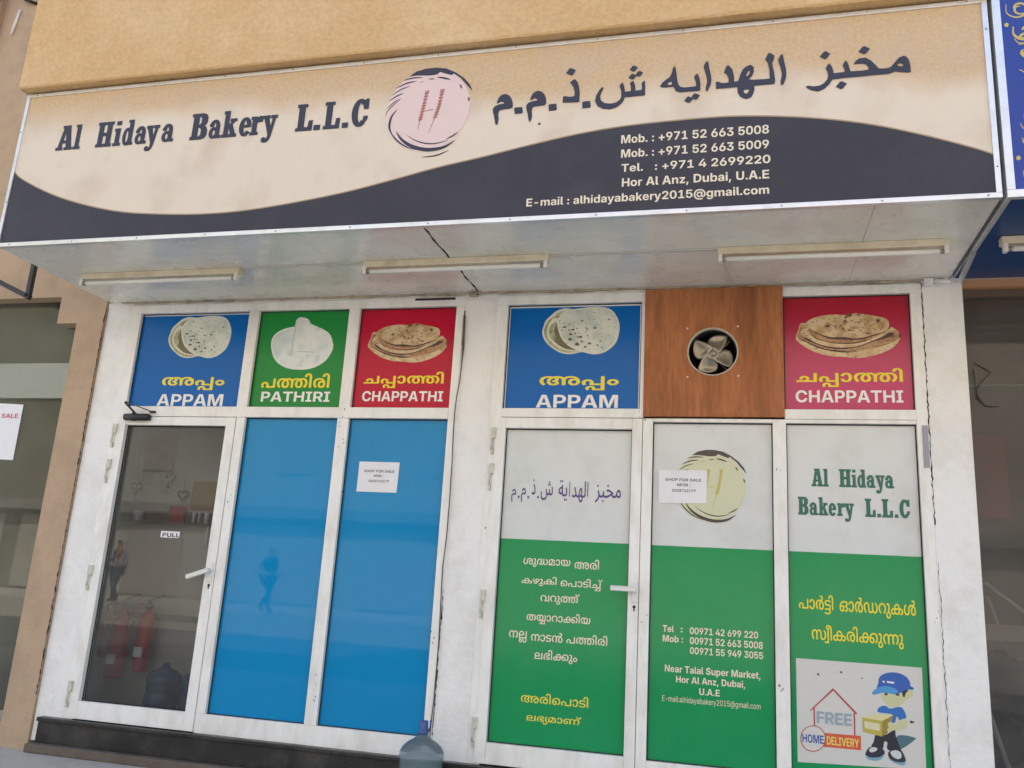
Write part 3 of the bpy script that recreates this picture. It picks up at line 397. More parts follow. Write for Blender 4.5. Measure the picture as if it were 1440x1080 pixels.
'nു': (354,[[165,-231,-56,6,-47,16,-39,28,-29,36,-17,43,-6,49,11,64,14,28,18,25,23,21,58,29,33,7,36,3,71,-10,58,-28,22,-20,33,-53,8,-31,0,-69,-8,-32,-14,-28,-41,-45,-27,-17,-31,-12],[165,-151,35,6,30,19,19,30,7,43,-7,42,-19,30,-29,19,-37,6,-35,-6,-29,-19,-20,-30,-6,-43,6,-41,20,-31,29,-19],[121,570,39,-3,60,-20,22,-17,17,-21,13,-23,11,-40,4,-44,-8,-95,-23,-104,-33,-112,-106,14,29,104,18,93,7,84,-4,37,-12,31,-22,21,-36,7,-58,-8,-19,84]]),
'nദ്ധ': (1245,[[401,570,84,-7,33,-9,29,-12,41,-32,17,-30,6,-35,-6,-35,-16,-31,-18,-18,-55,-25,-3,8,35,-9,28,-13,20,-17,14,-20,11,-43,-9,-46,-25,-32,-23,-14,-29,-10,-112,-13,-7,-14,6,-19,19,-13,30,-8,82,0,38,8,33,14,47,40,27,51,14,73,2,281,75,-1,-1,-277,5,-130,-44,-54,-51,-43,-30,-17,-69,-22,-42,-6,-91,0,-69,15,-48,28,-17,18,-15,30,-5,33,2,19,14,35,28,25,20,9,105,13,20,11,8,11,2,16,-4,20,-13,14,-12,5,-35,6,-90,0,0,81,101,2,28,12,11,14,3,21,-2,16,-9,14,-14,11,-46,13,-81,-2,-45,-12,-37,-19,-32,-26,-25,-31,-19,-38,-14,-42,-11,-96,6,-103,19,-98,-107,-19,-19,71,-11,80,-4,73,4,68,13,62,22,55,30,48,39,41,48,33,56,24,66,14],[944,-12,-45,3,-40,10,-35,17,-31,22,-28,29,-25,35,9,42,-35,160,0,252,113,0,0,-306,5,-81,7,-27,27,-42,20,-14,25,-9,31,-3,39,5,35,17,21,17,33,48,18,64,1,71,-12,60,-10,27,-12,25,-33,47,-41,42,79,69,77,-83,37,-63,24,-73,8,-85,-3,-51,-11,-48,-17,-43,-24,-39,-30,-33,-36,-26,-42,-20,-47,-12]]),
'nമ': (764,[[373,570,103,-9,82,-25,34,-18,29,-22,19,-17,30,-41,16,-35,11,-41,8,-64,1,-298,-648,0,1,298,8,63,11,40,16,36,29,41,18,17,60,40,76,26],[314,483,-35,-5,-30,-14,-25,-22,-21,-29,-13,-28,-16,-75,-2,-242,-14,1,80,69,68,73,49,74,16,38,14,74,-7,44,-9,17,-14,13,-18,9],[498,382,-11,-71,-31,-69,-48,-69,-102,-106,-13,14,55,4,244,1,-1,209,-12,71,-25,53,-19,21,-48,33,-31,12,2,6,28,-45,9,-28]]),
'nാ': (538,[[497,281,-1,-38,-11,-73,-23,-65,-38,-54,-55,-39,-35,-14,-39,-7,-82,-1,-62,15,-26,13,-42,32,-24,29,-18,32,-23,64,116,21,19,-55,15,-26,21,-22,27,-14,34,-5,43,6,33,20,17,19,24,53,11,68,0,78,-11,68,-24,53,-17,19,-32,20,-40,6,-32,-5,-27,-14,-21,-21,-17,-26,-20,-55,-115,21,27,66,20,31,25,29,43,31,54,21,69,8,80,-11,61,-30,45,-47,29,-59,17,-68]]),
'nയ': (1085,[[695,-12,-92,9,-59,18,-62,28,-67,55,-26,31,-38,65,-21,70,-7,72,8,70,23,56,40,51,51,34,34,13,36,7,37,3,65,-7,55,-21,45,-34,33,-47,20,-58,6,-71,-4,-58,-14,-55,-23,-49,-30,-45,-37,-39,-42,-33,-35,-20,-93,-34,-105,-11,-106,11,-46,14,-42,19,-37,24,-32,29,-28,32,-23,37,-18,40,-13,44,-10,96,3,45,9,41,15,37,21,33,27,28,32,22,37,16,43,10,47,4,39,-3,68,-19,30,-18,47,-48,-85,-61,-18,25,-22,20,-27,13,-32,5,-34,-5,-29,-13,-24,-22,-17,-29,-11,-38,-4,-44,3,-47,10,-44,16,-41,22,-36,28,-32,34,-26,39,-20,45,-11,96,-2,85,20,43,30,39,44,16,27,24,63,8,74,-4,51,-12,38,-18,29,-22,19,-26,11,-28,4,-32,-5,-27,-12,-23,-21,-17,-30,-11,-38,-3,-46,7,-68,9,-33,27,-58,18,-26,44,-41,25,-15,53,-12,74,-7,47,3,43,10,37,17,32,23,27,28,21,34,15,38,9,42,1,82,-5,35,-23,67,-38,62,88,57,30,-39,24,-41,31,-85,11,-90,-2,-44,-18,-83,-38,-73,-26,-31,-31,-28,-36,-24,-42,-19,-47,-14]]),
'nഅ': (1570,[[384,570,106,-9,71,-18,113,-51,46,-37,17,-26,11,-28,3,-31,-8,-46,-11,-20,-17,-18,-52,-32,2,6,27,-12,44,-35,20,-34,6,-42,-5,-38,-15,-36,-16,-21,-22,-18,-59,-27,-86,-9,-53,4,-46,11,-39,18,-33,25,-26,30,-20,35,-23,81,-3,44,2,37,16,71,32,66,23,30,60,54,87,48,92,23,73,5,43,-2,72,-13,55,-25,44,-33,37,-40,42,-222,0,-235,-115,0,-1,313,-10,69,-10,25,-31,40,-25,17,-28,12,-36,8,-45,3,-55,-4,-46,-9,-29,-10,-49,-29,-38,-39,-14,-22,-17,-34,-18,-69,2,-83,11,-42,19,-33,26,-23,33,-14,39,-4,42,4,29,14,18,22,6,31,-7,28,-19,22,-33,14,-71,5,0,85,65,5,31,15,17,23,6,30,-8,36,-22,29,-24,16,-33,13,-103,20,-110,-1,-44,-9,-38,-15,-32,-21,-26,-24,-20,-30,-15,-33,-8,-36,0,-85,10,-42,39,-70,38,-41,23,-18,-72,-69,-55,45,-47,54,-19,32,-16,34,-19,79,0,83,7,37,26,69,20,31,26,28,66,47,88,30],[1305,-12,-44,3,-38,10,-33,16,-28,22,-40,56,-12,34,-10,72,6,58,17,50,28,41,39,32,47,18,57,7,70,-13,31,-17,50,-46,33,-60,14,-66,-39,3,-24,55,-46,43,-30,13,-34,4,-34,-4,-27,-11,-21,-19,-14,-24,-9,-30,0,-70,8,-31,13,-25,18,-19,25,-12,31,-4,33,4,27,13,22,23,17,32,7,28,6,70,-8,87,-18,49,-36,45,-55,34,-35,13,-40,7,-86,0,-35,-6,-30,-12,-44,-34,-25,-44,-13,-67,-2,-109,-68,255,61,55,52,28,65,18,82,7,105,-11,45,-14,77,-42,32,-28,26,-32,39,-73,20,-84,-1,-101,-10,-48,-15,-41,-22,-34,-27,-27,-31,-21,-36,-14,-39,-9]]),
'nര': (774,[[378,570,110,-11,47,-14,42,-19,38,-23,32,-28,49,-67,18,-39,20,-84,-1,-100,-10,-48,-15,-41,-22,-34,-26,-27,-32,-21,-75,-23,-87,0,-39,10,-33,16,-28,22,-40,56,-12,34,-10,72,6,58,17,50,29,41,38,32,48,18,56,7,37,-4,33,-9,31,-17,27,-21,42,-54,14,-31,14,-66,-39,3,-24,55,-46,43,-29,13,-34,4,-35,-4,-27,-11,-21,-19,-14,-24,-9,-30,0,-70,7,-31,13,-25,19,-19,25,-12,31,-4,33,4,28,13,21,23,17,32,12,60,1,38,-3,46,-14,68,-29,48,-22,22,-55,33,-74,18,-90,0,-41,-8,-37,-14,-32,-19,-26,-23,-20,-28,-15,-33,-9,-37,-3,-40,3,-47,10,-42,39,-70,61,-59,-72,-69,-55,45,-47,55,-19,31,-16,35,-19,79,0,81,18,72,35,64,55,55,75,39,46,13]]),
'nി': (249,[[-28,847,72,-9,30,-10,26,-15,27,-24,21,-27,16,-34,10,-42,7,-76,1,-610,-115,0,0,586,-10,102,-17,40,-27,24,-18,6,-23,3,-39,-9,-17,-11,-22,-37,-3,-27,4,-36,-111,-16,-7,50,3,37,8,31,15,28,43,42,28,15,63,17]]),
'nക': (1090,[[223,-12,-58,5,-47,15,-38,25,-27,34,-17,41,-5,48,9,59,29,47,42,34,26,13,62,18,71,8,543,1,121,-18,59,-29,27,-23,21,-29,14,-37,4,-44,-5,-49,-17,-42,-29,-33,-38,-24,-45,-15,-54,-5,-49,3,-47,9,22,83,62,-9,38,5,28,16,17,25,5,36,-2,23,-8,19,-27,28,-27,13,-73,11,-52,1,-484,-1,-70,-11,-41,-25,-19,-34,1,-48,8,-21,13,-17,42,-18,58,0,62,22,34,22,55,-71,-61,-36,-31,-11,-31,-8],[549,570,55,-4,47,-13,41,-21,34,-28,27,-34,21,-41,14,-45,9,-50,0,-113,-10,-53,-17,-47,-23,-40,-28,-33,-35,-26,-39,-19,-45,-11,-50,-4,-74,9,-33,10,-57,34,-43,50,-30,66,-15,80,-2,44,8,83,22,71,37,57,51,43,62,26],[549,484,-43,-6,-36,-17,-27,-29,-19,-39,-11,-51,-2,-105,13,-71,28,-51,19,-18,35,-17,42,-6,42,6,34,17,19,17,16,23,21,61,6,39,0,86,-5,38,-21,61,-35,40,-34,16]]),
'nഴ': (690,[[269,407,6,44,16,39,27,33,38,26,47,16,58,5,44,-3,38,-9,57,-34,21,-22,15,-26,14,-42,5,-43,-4,-43,-11,-41,-19,-37,-25,-34,-33,-28,-38,-24,-45,-18,-51,-11,-152,0,-57,11,-49,18,-42,24,-34,30,-26,35,-18,39,-12,43,-3,47,3,40,20,70,33,58,90,-46,-16,-32,-15,-57,1,-67,9,-32,14,-28,19,-24,23,-18,27,-15,63,-16,98,1,59,18,23,16,35,43,15,39,5,45,-5,33,-13,29,-25,21,-39,7,-25,-3,-20,-8,-15,-13,-18,-38,1,-60,25,-67,47,-96,10,-35,0,-71,-11,-32,-29,-39,-52,-27,-36,-8,-44,-2,-85,8,-87,29,36,81,61,-23,63,-8,39,5,24,14,11,20,4,22,-3,32,-25,62,-48,97,-10,38]]),
'nെ': (749,[[251,-12,-36,3,-35,9,-34,14,-30,21,-26,27,-22,34,-17,40,-10,47,0,103,23,89,44,73,63,58,38,22,41,18,94,21,51,3,98,-10,79,-29,62,-45,43,-59,15,-33,17,-74,0,-84,-19,-78,-34,-66,-47,-55,-57,-47,-70,69,57,54,40,70,13,59,-1,73,-21,69,-18,28,-23,25,-29,19,-33,14,-38,9,-43,3,-46,-4,-42,-11,-38,-18,-34,-24,-28,-30,-23,-35,-18,-39,-10,-42,-2,-82,12,-57,17,-31,21,-21,26,-12,29,-4,22,2,18,8,27,31,7,22,2,27,-6,38,-16,29,-27,18,-35,6,-37,-5,-36,-15,-22,-15,-43,-40,-15,79,22,21,53,35,65,21,36,3,64,-9,27,-11,44,-35,15,-23,12,-27,9,-63,-2,-36,-20,-61,-17,-25,-47,-37,-62,-20]]),
'nപ': (932,[[246,353,46,-3,40,-9,35,-15,52,-42,18,-26,20,-56,3,-30,-3,-34,-9,-30,-26,-45,-18,23,346,0,0,472,114,0,0,-558,-515,0,-40,55,28,43,9,28,3,33,-7,44,-19,35,-20,16,-26,10,-31,4,-31,-4,-25,-10,-20,-17,-15,-21,-9,-25,-3,-28,4,-35,10,-30,39,-50,-78,-57,-46,50,-31,58,-8,33,-2,36,3,35,9,32,15,30,20,26,55,39,72,21]]),
'nട': (585,[[280,570,113,-9,49,-11,44,-14,75,-33,-53,-80,-64,31,-72,20,-87,7,-44,-2,-35,-8,-26,-12,-18,-16,-11,-19,-4,-22,5,-28,13,-19,23,-15,69,-12,158,-8,35,-10,54,-29,33,-41,15,-50,-2,-61,-9,-30,-15,-28,-22,-24,-28,-20,-34,-17,-88,-20,-111,0,-52,6,-90,25,-84,38,52,80,67,-33,36,-12,80,-16,45,-1,46,2,35,8,27,13,18,16,11,21,4,22,-6,33,-20,25,-41,16,-140,7,-83,13,-34,12,-28,17,-22,20,-24,43,-8,55,3,32,9,29,15,26,21,24,27,20,34,17,40,12]]),
'nച്ച': (971,[[903,558,0,-558,-213,0,-52,5,-105,-5,-515,0,0,86,443,0,-64,-14,41,41,15,33,5,40,-6,42,-17,33,-28,21,-40,7,-41,-7,-29,-20,-18,-32,-6,-41,3,-36,-110,-11,-6,58,6,50,19,42,30,35,42,27,51,15,60,6,36,-2,60,-14,34,-18,27,-24,20,-27,14,-31,7,-31,1,-59,-13,-46,-37,-54,-26,17,298,0,0,472],[903,125,0,-401,-534,0,-44,81,211,152,143,84,95,-20,-329,-231,4,12,62,4,280,1,0,254]]),
'n്': (0,[[-114,593,-41,3,-67,18,-48,35,-17,22,-19,55,-1,49,10,49,99,-18,-6,-45,3,-29,9,-22,33,-27,46,-7,47,7,19,11,14,16,9,22,3,29,-5,45,97,18,9,-49,-1,-49,-19,-55,-17,-22,-48,-35,-31,-11]]),
'nവ': (1004,[[356,570,98,-11,41,-12,37,-17,60,-46,42,-58,14,-33,16,-71,1,-74,-5,-33,-8,-31,-24,-53,-69,-92,-1,47,265,0,0,472,114,0,0,-558,-452,0,-41,64,53,52,28,44,10,25,11,42,4,48,-11,75,-13,33,-40,53,-58,34,-35,9,-39,3,-39,-3,-35,-9,-32,-15,-50,-44,-18,-29,-13,-32,-11,-73,3,-47,10,-42,23,-49,16,-21,38,-41,23,-18,-73,-69,-55,45,-47,55,-19,31,-27,73,-8,41,-2,44,2,38,17,72,15,34,44,59,62,47,80,30]]),
'nറ': (706,[[356,570,51,-3,89,-20,70,-39,50,-53,33,-65,17,-72,-1,-81,-6,-41,-12,-37,-15,-34,-41,-61,-52,-52,-30,-22,-72,69,57,54,30,45,11,26,8,27,7,64,-11,75,-13,33,-18,28,-22,25,-27,19,-31,15,-35,9,-78,0,-35,-9,-31,-15,-28,-20,-23,-24,-18,-29,-21,-67,0,-85,10,-42,23,-49,16,-21,38,-41,23,-18,-73,-69,-55,45,-47,55,-19,31,-27,73,-8,41,-2,44,2,38,17,72,15,34,44,59,62,47,80,30]]),
'nത്ത': (1857,[[370,570,67,-5,60,-14,57,-24,73,-47,42,-39,36,-46,27,-52,16,-57,5,-62,-11,-91,-14,-37,-20,-33,-24,-27,-30,-21,-35,-15,-40,-9,-89,0,-40,9,-36,16,-30,21,-25,27,-20,33,-23,80,-3,47,10,80,30,72,21,32,54,57,86,61,30,14,60,19,46,8,86,1,68,-13,56,-24,44,-34,37,-42,43,-190,0,-265,-114,0,-1,309,-12,72,-26,50,-43,34,-26,12,-73,9,-66,-7,-47,-15,-27,-14,-49,-39,-21,-25,-31,-57,-17,-66,-1,-73,5,-31,9,-26,17,-28,21,-18,25,-10,26,-3,27,3,25,10,22,18,16,27,13,56,0,72,-16,66,-31,58,-20,25,-48,41,-29,15,-44,14,-43,6,-71,-2,-42,-10,-37,-15,-31,-20,-25,-25,-19,-29,-14,-33,-11,-74,3,-47,10,-42,24,-49,33,-42,43,-38,-72,-69,-55,45,-47,54,-19,32,-16,34,-11,38,-8,41,-2,45,2,38,18,72,35,65,54,53,35,22,84,30],[1168,570,49,-3,73,-15,55,-23,74,-48,41,-39,34,-46,27,-52,16,-58,5,-62,-11,-91,-15,-37,-19,-33,-25,-27,-30,-21,-35,-15,-40,-9,-90,0,-40,9,-35,16,-30,21,-25,27,-20,33,-14,38,-8,42,-1,88,8,39,30,72,21,32,54,56,31,25,59,37,29,14,61,19,107,11,100,-11,43,-12,37,-18,33,-21,51,-53,33,-65,10,-35,8,-74,-9,-86,-26,-71,-19,-32,-47,-55,-58,-47,-70,69,57,54,29,44,11,26,13,58,2,34,-10,75,-32,63,-23,25,-29,20,-33,15,-39,9,-43,4,-56,-3,-72,-19,-54,-33,-24,-22,-38,-52,-24,-61,-8,-69,2,-37,13,-57,17,-28,22,-18,24,-10,27,-3,27,3,24,10,22,18,17,28,13,55,1,36,-7,69,-10,32,-13,30,-35,52,-46,41,-27,16,-51,16,-66,6,-46,-4,-36,-9,-29,-14,-39,-35,-24,-47,-12,-66,-1,-280,-105,0,0,212,36,220,61,54,51,28,63,18]]),
'nത': (1069,[[533,-12,-44,3,-40,9,-35,16,-31,21,-25,27,-34,71,-11,89,10,80,30,72,47,62,60,51,87,51,61,19,69,9,91,-1,90,-20,70,-39,28,-25,42,-59,24,-69,9,-74,-9,-86,-27,-71,-19,-32,-47,-55,-57,-47,-70,69,57,54,29,44,11,26,13,58,-1,74,-8,37,-32,62,-24,25,-28,20,-33,15,-38,9,-43,3,-81,-7,-48,-15,-28,-15,-49,-39,-21,-25,-31,-57,-10,-32,-8,-69,6,-68,9,-26,17,-28,21,-18,25,-10,26,-3,27,3,25,10,22,18,16,27,13,56,0,72,-16,66,-31,58,-20,25,-48,41,-29,15,-44,14,-43,6,-71,-2,-42,-9,-37,-15,-30,-21,-25,-24,-20,-29,-14,-33,-11,-75,3,-47,10,-42,24,-49,33,-42,43,-38,-72,-69,-55,45,-47,54,-35,66,-11,38,-8,41,0,83,18,72,35,65,54,53,34,22,40,17,93,21,55,3,98,-10,58,-19,102,-61,42,-39,36,-46,27,-52,16,-57,5,-62,-11,-91,-14,-37,-20,-33,-24,-27,-31,-21,-35,-15,-40,-9]]),
'nയ്യ': (1085,[[695,-9,-62,3,-89,22,-62,27,-67,55,-26,31,-38,65,-21,70,-7,72,8,70,23,56,40,51,51,34,34,13,36,7,37,3,65,-7,55,-21,45,-34,33,-47,20,-58,6,-71,-4,-58,-14,-55,-23,-49,-30,-45,-37,-39,-42,-33,-35,-20,-93,-34,-105,-11,-106,11,-46,14,-42,19,-37,24,-32,29,-28,32,-23,37,-18,40,-13,44,-10,96,3,45,9,41,15,37,21,33,27,28,32,22,37,16,43,10,47,4,39,-3,68,-19,30,-18,47,-48,-85,-61,-18,25,-22,20,-27,13,-32,5,-34,-5,-29,-13,-24,-22,-17,-29,-11,-38,-4,-44,3,-47,10,-44,16,-41,22,-36,28,-32,34,-26,39,-20,45,-11,96,-2,85,20,43,30,39,44,16,27,24,63,8,74,-4,51,-12,38,-18,29,-22,19,-26,11,-28,4,-32,-5,-27,-12,-23,-21,-17,-30,-11,-38,-3,-46,7,-68,9,-33,27,-58,18,-26,44,-41,25,-15,53,-12,74,-7,47,3,43,10,37,17,32,23,27,28,21,34,15,38,9,42,1,82,-5,35,-23,67,-38,62,88,57,30,-39,24,-41,31,-85,11,-90,-2,-45,-18,-83,-38,-72,-26,-31,-31,-27,-36,-23,-89,-32],[958,125,0,-401,-535,0,-44,81,212,152,143,84,95,-20,-229,-164,-101,-67,5,12,62,4,279,1,0,254]]),
'nക്ക': (1579,[[549,570,55,-4,47,-13,41,-21,34,-28,27,-34,21,-41,14,-45,9,-50,0,-113,-10,-53,-17,-47,-23,-40,-28,-33,-35,-26,-39,-19,-45,-11,-50,-4,-74,9,-33,10,-57,34,-43,50,-30,66,-15,80,-2,44,8,83,22,71,37,57,51,43,62,26],[549,484,-43,-6,-36,-17,-27,-29,-19,-39,-11,-51,-2,-105,13,-71,28,-51,19,-18,35,-17,42,-6,42,6,34,17,19,17,16,23,21,61,6,39,0,86,-5,38,-21,61,-35,40,-34,16],[223,-12,-58,5,-47,15,-38,25,-27,34,-17,41,-5,48,9,59,29,47,42,34,26,13,62,18,40,6,105,4,675,0,90,-6,59,-16,43,-27,25,-25,17,-30,10,-35,4,-39,-5,-49,-17,-41,-27,-35,-37,-25,-46,-16,-55,-5,-77,11,-33,13,-30,19,-24,25,-20,30,-14,36,-9,41,-2,88,8,61,12,40,14,37,19,33,47,57,59,44,70,30,79,15,96,-1,91,-20,72,-39,28,-25,23,-28,34,-65,16,-72,0,-82,-18,-78,-34,-66,-47,-55,-57,-47,-72,69,57,54,41,70,13,59,1,33,-2,39,-8,36,-32,61,-24,25,-28,19,-33,15,-38,9,-41,3,-73,-10,-62,-27,-50,-44,-35,-59,-13,-35,-10,-97,4,-45,9,-36,16,-26,20,-18,26,-11,29,-3,33,5,25,15,16,25,5,36,-2,21,-13,35,-13,14,-43,22,-83,7,-729,-1,-70,-11,-41,-25,-19,-34,1,-48,8,-21,13,-17,19,-11,51,-9,60,10,32,14,34,22,55,-71,-61,-36,-31,-11,-31,-8]]),
'nന': (949,[[300,570,43,-3,66,-22,27,-17,45,-48,-13,1,24,28,54,39,32,12,37,7,41,3,51,-4,46,-12,41,-21,34,-27,29,-32,23,-39,17,-43,10,-47,2,-92,-16,-77,-29,-68,-44,-61,-28,-29,-30,-28,-77,68,60,67,37,76,13,90,-9,72,-24,57,-38,39,-36,17,-40,6,-32,-3,-26,-9,-21,-15,-16,-19,-17,-50,-5,-81,0,-305,-114,0,0,306,-4,81,-7,27,-27,42,-21,14,-25,9,-31,3,-39,-6,-35,-17,-21,-17,-33,-47,-18,-64,-2,-38,6,-64,17,-56,45,-72,41,-42,-79,-69,-54,54,-43,59,-17,33,-24,73,-8,84,4,52,10,48,18,43,23,39,31,32,36,27,41,20,47,12]]),
'nല്ല': (895,[[316,570,78,-8,62,-21,49,-35,21,-24,29,-57,8,-33,7,-80,0,-94,-395,0,0,-132,539,0,0,472,114,0,0,-558,-285,0,-86,4,-396,-4,0,308,2,48,15,74,30,53,18,21,51,36,63,22],[315,484,-45,-5,-36,-14,-26,-23,-19,-31,-11,-41,-3,-66,281,0,-4,67,-11,41,-19,32,-27,22,-35,13],[629,-337,-78,11,-31,14,-27,20,-20,24,-15,32,-9,39,-5,85,-6,32,-11,26,-15,22,-17,14,-21,10,-57,8,-33,-3,-31,-10,-29,-16,-24,-23,-17,-31,-9,-38,1,-78,19,-45,14,-13,32,-9,25,3,19,11,12,19,3,26,-4,26,-12,18,-19,12,-25,4,-30,-4,-27,-12,-49,-39,-17,59,64,47,38,14,41,5,39,-4,32,-12,25,-20,18,-27,11,-31,3,-35,-4,-37,-12,-31,-21,-27,-29,-20,-37,-12,-45,-4,-45,5,-38,17,-32,27,-23,37,-14,44,-5,52,8,64,24,53,17,23,43,37,25,14,56,19,30,5,60,0,50,-6,43,-12,43,-25,22,-19,18,-24,13,-29,9,-37,6,-103,15,-36,26,-20,40,-8,40,7,31,22,15,23,9,29,3,36,-8,60,-23,51,-36,43,68,53,52,-57,35,-68,9,-38,3,-42,-10,-72,-13,-31,-18,-27,-22,-23,-28,-19,-31,-14]]),
'nൻ': (1117,[[300,570,43,-3,68,-21,29,-18,51,-54,40,-245,0,-229,-114,0,0,301,-4,85,-18,50,-16,20,-21,14,-25,9,-31,3,-39,-6,-35,-17,-21,-17,-33,-47,-18,-64,-2,-38,6,-64,17,-56,45,-72,41,-42,-79,-69,-77,83,-37,63,-24,73,-8,84,4,52,10,48,18,43,23,39,31,32,36,27,41,20,47,12],[861,-12,-44,3,-39,9,-34,15,-29,21,-25,27,-19,32,-13,37,-8,42,-1,80,5,32,21,63,37,61,24,29,139,145,16,29,5,32,-4,25,-13,20,-22,14,-54,4,-50,-10,-22,82,53,11,69,5,71,-10,26,-12,29,-23,18,-28,10,-29,0,-62,-9,-32,-16,-30,-48,-59,-77,-75,-43,-51,-30,-55,-19,-70,0,-88,9,-37,15,-28,20,-19,25,-10,27,-4,31,4,25,12,19,20,14,28,9,36,3,46,-7,61,-18,61,-32,55,-45,44,-51,28,-53,13,-77,-1,-36,-7,-30,-12,-25,-17,-30,-38,-12,-26,-13,-73,-2,-208,-104,0,0,188,36,171,18,22,43,37,53,28,30,10,34,8,78,6,86,-8,85,-29,46,-28,63,-57,45,-69,26,-75,6,-39,3,-38,-7,-70,-18,-58,-31,-48,-43,-35,-54,-21]]),
'nല': (895,[[828,558,0,-558,-767,0,0,308,8,88,9,34,14,28,34,46,24,20,57,29,70,15,80,0,70,-15,55,-28,44,-43,29,-57,13,-71,2,-136,-395,0,0,-132,539,0,0,472],[315,484,-45,-5,-36,-14,-26,-23,-19,-31,-11,-41,-3,-66,281,0,-4,67,-11,41,-19,32,-27,22,-35,13]]),
'nഭ': (693,[[420,570,46,-2,80,-15,61,-29,23,-20,17,-23,10,-27,2,-53,-12,-39,-31,-32,-24,-13,-35,-8,-129,-4,-25,-7,-13,-11,-3,-16,6,-18,19,-10,28,-5,99,-3,38,-7,29,-11,22,-16,15,-16,16,-41,2,-26,-5,-36,-16,-31,-36,-34,-57,-22,-36,-5,-79,-1,-73,9,-90,26,37,80,76,-22,81,-8,43,3,28,9,14,13,5,17,-5,19,-13,12,-22,5,-87,3,-66,10,-34,15,-24,21,-9,14,-12,34,1,44,17,42,17,17,25,16,31,12,40,8,111,4,16,5,9,10,3,17,-9,27,-27,18,-59,12,-94,-2,-49,-12,-41,-19,-34,-26,-27,-31,-20,-37,-15,-42,-11,-96,6,-103,19,-98,-107,-19,-19,71,-11,80,-4,73,4,68,14,61,23,55,32,49,41,40,50,33,60,24,69,15]]),
'nം': (475,[[237,-12,-77,11,-33,13,-28,18,-43,49,-23,63,-2,36,11,69,15,30,44,48,29,18,33,14,35,7,79,1,36,-8,61,-31,24,-22,35,-55,9,-34,0,-74,-9,-33,-15,-30,-20,-27,-24,-22,-29,-17,-32,-14],[237,284,-39,-7,-31,-20,-16,-20,-9,-27,-4,-33,4,-32,9,-26,16,-21,32,-20,38,-6,39,6,32,20,16,20,10,27,0,65,-10,27,-15,20,-32,20]]),
'n്യ': (265,[[-35,-67,-3,-29,7,-41,11,-19,16,-15,24,-10,33,-3,41,6,28,18,16,28,5,59,-10,47,-64,175,-20,74,-7,79,2,46,19,89,33,83,20,38,118,0,-44,-89,-19,-53,-12,-66,-2,-41,1,-35,13,-67,80,-239,7,-63,-6,-55,-19,-44,-31,-34,-42,-23,-49,-14,-59,-5,-62,5,-51,16,-40,27,-29,35,-17,42,-6,48,3,40]]),
'nണ': (1422,[[377,570,54,-3,47,-9,40,-15,35,-19,61,-53,-25,11,51,49,29,17,67,19,37,3,77,-10,57,-30,45,-47,-12,-4,54,53,29,17,68,18,39,3,51,-4,46,-12,41,-21,34,-27,29,-32,23,-39,16,-43,10,-47,4,-50,-8,-82,-23,-73,-37,-64,-50,-59,-30,-27,-77,68,42,44,32,47,22,52,9,42,4,48,-9,71,-23,57,-38,40,-35,17,-40,6,-29,-3,-26,-8,-22,-15,-17,-20,-12,-24,-7,-28,-3,-37,-1,-347,-114,0,0,314,-7,84,-10,29,-15,23,-16,14,-43,16,-55,0,-43,-19,-17,-14,-15,-23,-11,-28,-6,-39,-2,-357,-114,0,-1,328,-10,63,-14,31,-20,23,-22,16,-26,12,-31,7,-39,2,-44,-3,-40,-10,-36,-17,-32,-22,-27,-29,-22,-33,-16,-39,-9,-42,-2,-90,12,-56,16,-31,21,-22,26,-12,29,-4,22,2,18,8,27,30,7,23,2,27,-6,39,-16,29,-27,17,-35,6,-37,-5,-36,-15,-22,-15,-43,-40,-14,79,21,21,54,35,66,21,69,0,57,-17,43,-35,16,-23,18,-57,0,-69,-20,-61,-17,-25,-22,-21,-25,-16,-62,-20,-73,1,-68,23,-30,21,-27,27,-21,34,-17,41,-10,49,-3,55,5,68,15,60,25,52,33,45,41,37,47,29,53,21,57,12]]),
'iN': (743,[[58,0,0,728,166,0,242,-387,34,-62,54,-112,-16,-22,-9,206,0,377,156,0,0,-728,-167,0,-265,430,-72,137,23,9,10,-220,0,-356]]),
'iS': (656,[[332,-11,-85,7,-72,21,-58,35,-44,49,-27,60,-9,73,149,0,6,-34,14,-30,22,-23,29,-17,35,-10,78,0,32,8,26,14,20,18,12,22,5,25,-4,22,-10,18,-42,29,-32,12,-117,28,-89,29,-65,43,-40,57,-13,72,9,62,26,54,43,44,55,34,67,20,77,7,78,-7,66,-21,55,-34,40,-45,26,-56,10,-65,-147,0,-11,42,-26,32,-40,20,-51,7,-34,-3,-29,-8,-25,-13,-17,-17,-12,-21,0,-45,11,-19,17,-15,53,-23,153,-38,83,-37,31,-23,25,-28,18,-32,11,-36,4,-40,-9,-65,-25,-55,-42,-44,-57,-33,-71,-20]]),
'ip': (614,[[55,-204,0,733,148,0,0,-79,4,0,34,44,23,18,28,14,32,9,36,3,60,-8,53,-24,45,-40,34,-54,22,-68,8,-80,-8,-79,-21,-67,-34,-55,-44,-40,-54,-25,-62,-8,-36,3,-59,23,-23,19,-36,47,0,-286],[316,111,33,4,28,14,22,23,17,31,10,38,0,88,-10,37,-17,31,-22,22,-28,14,-33,5,-33,-5,-29,-14,-23,-23,-17,-30,-11,-38,0,-87,11,-37,17,-31,23,-23,29,-15]]),
'it': (372,[[345,529,0,-115,-336,0,0,115],[92,665,150,0,2,-525,8,-15,15,-8,75,0,10,-115,-91,-5,-74,9,-53,27,-32,46,-10,64]]),
'jE': (594,[[83,0,0,728,453,0,0,-81,-362,0,0,-238,337,0,0,-80,-337,0,0,-248,365,0,0,-81]]),
'j-': (647,[[482,346,0,-80,-319,0,0,80]]),
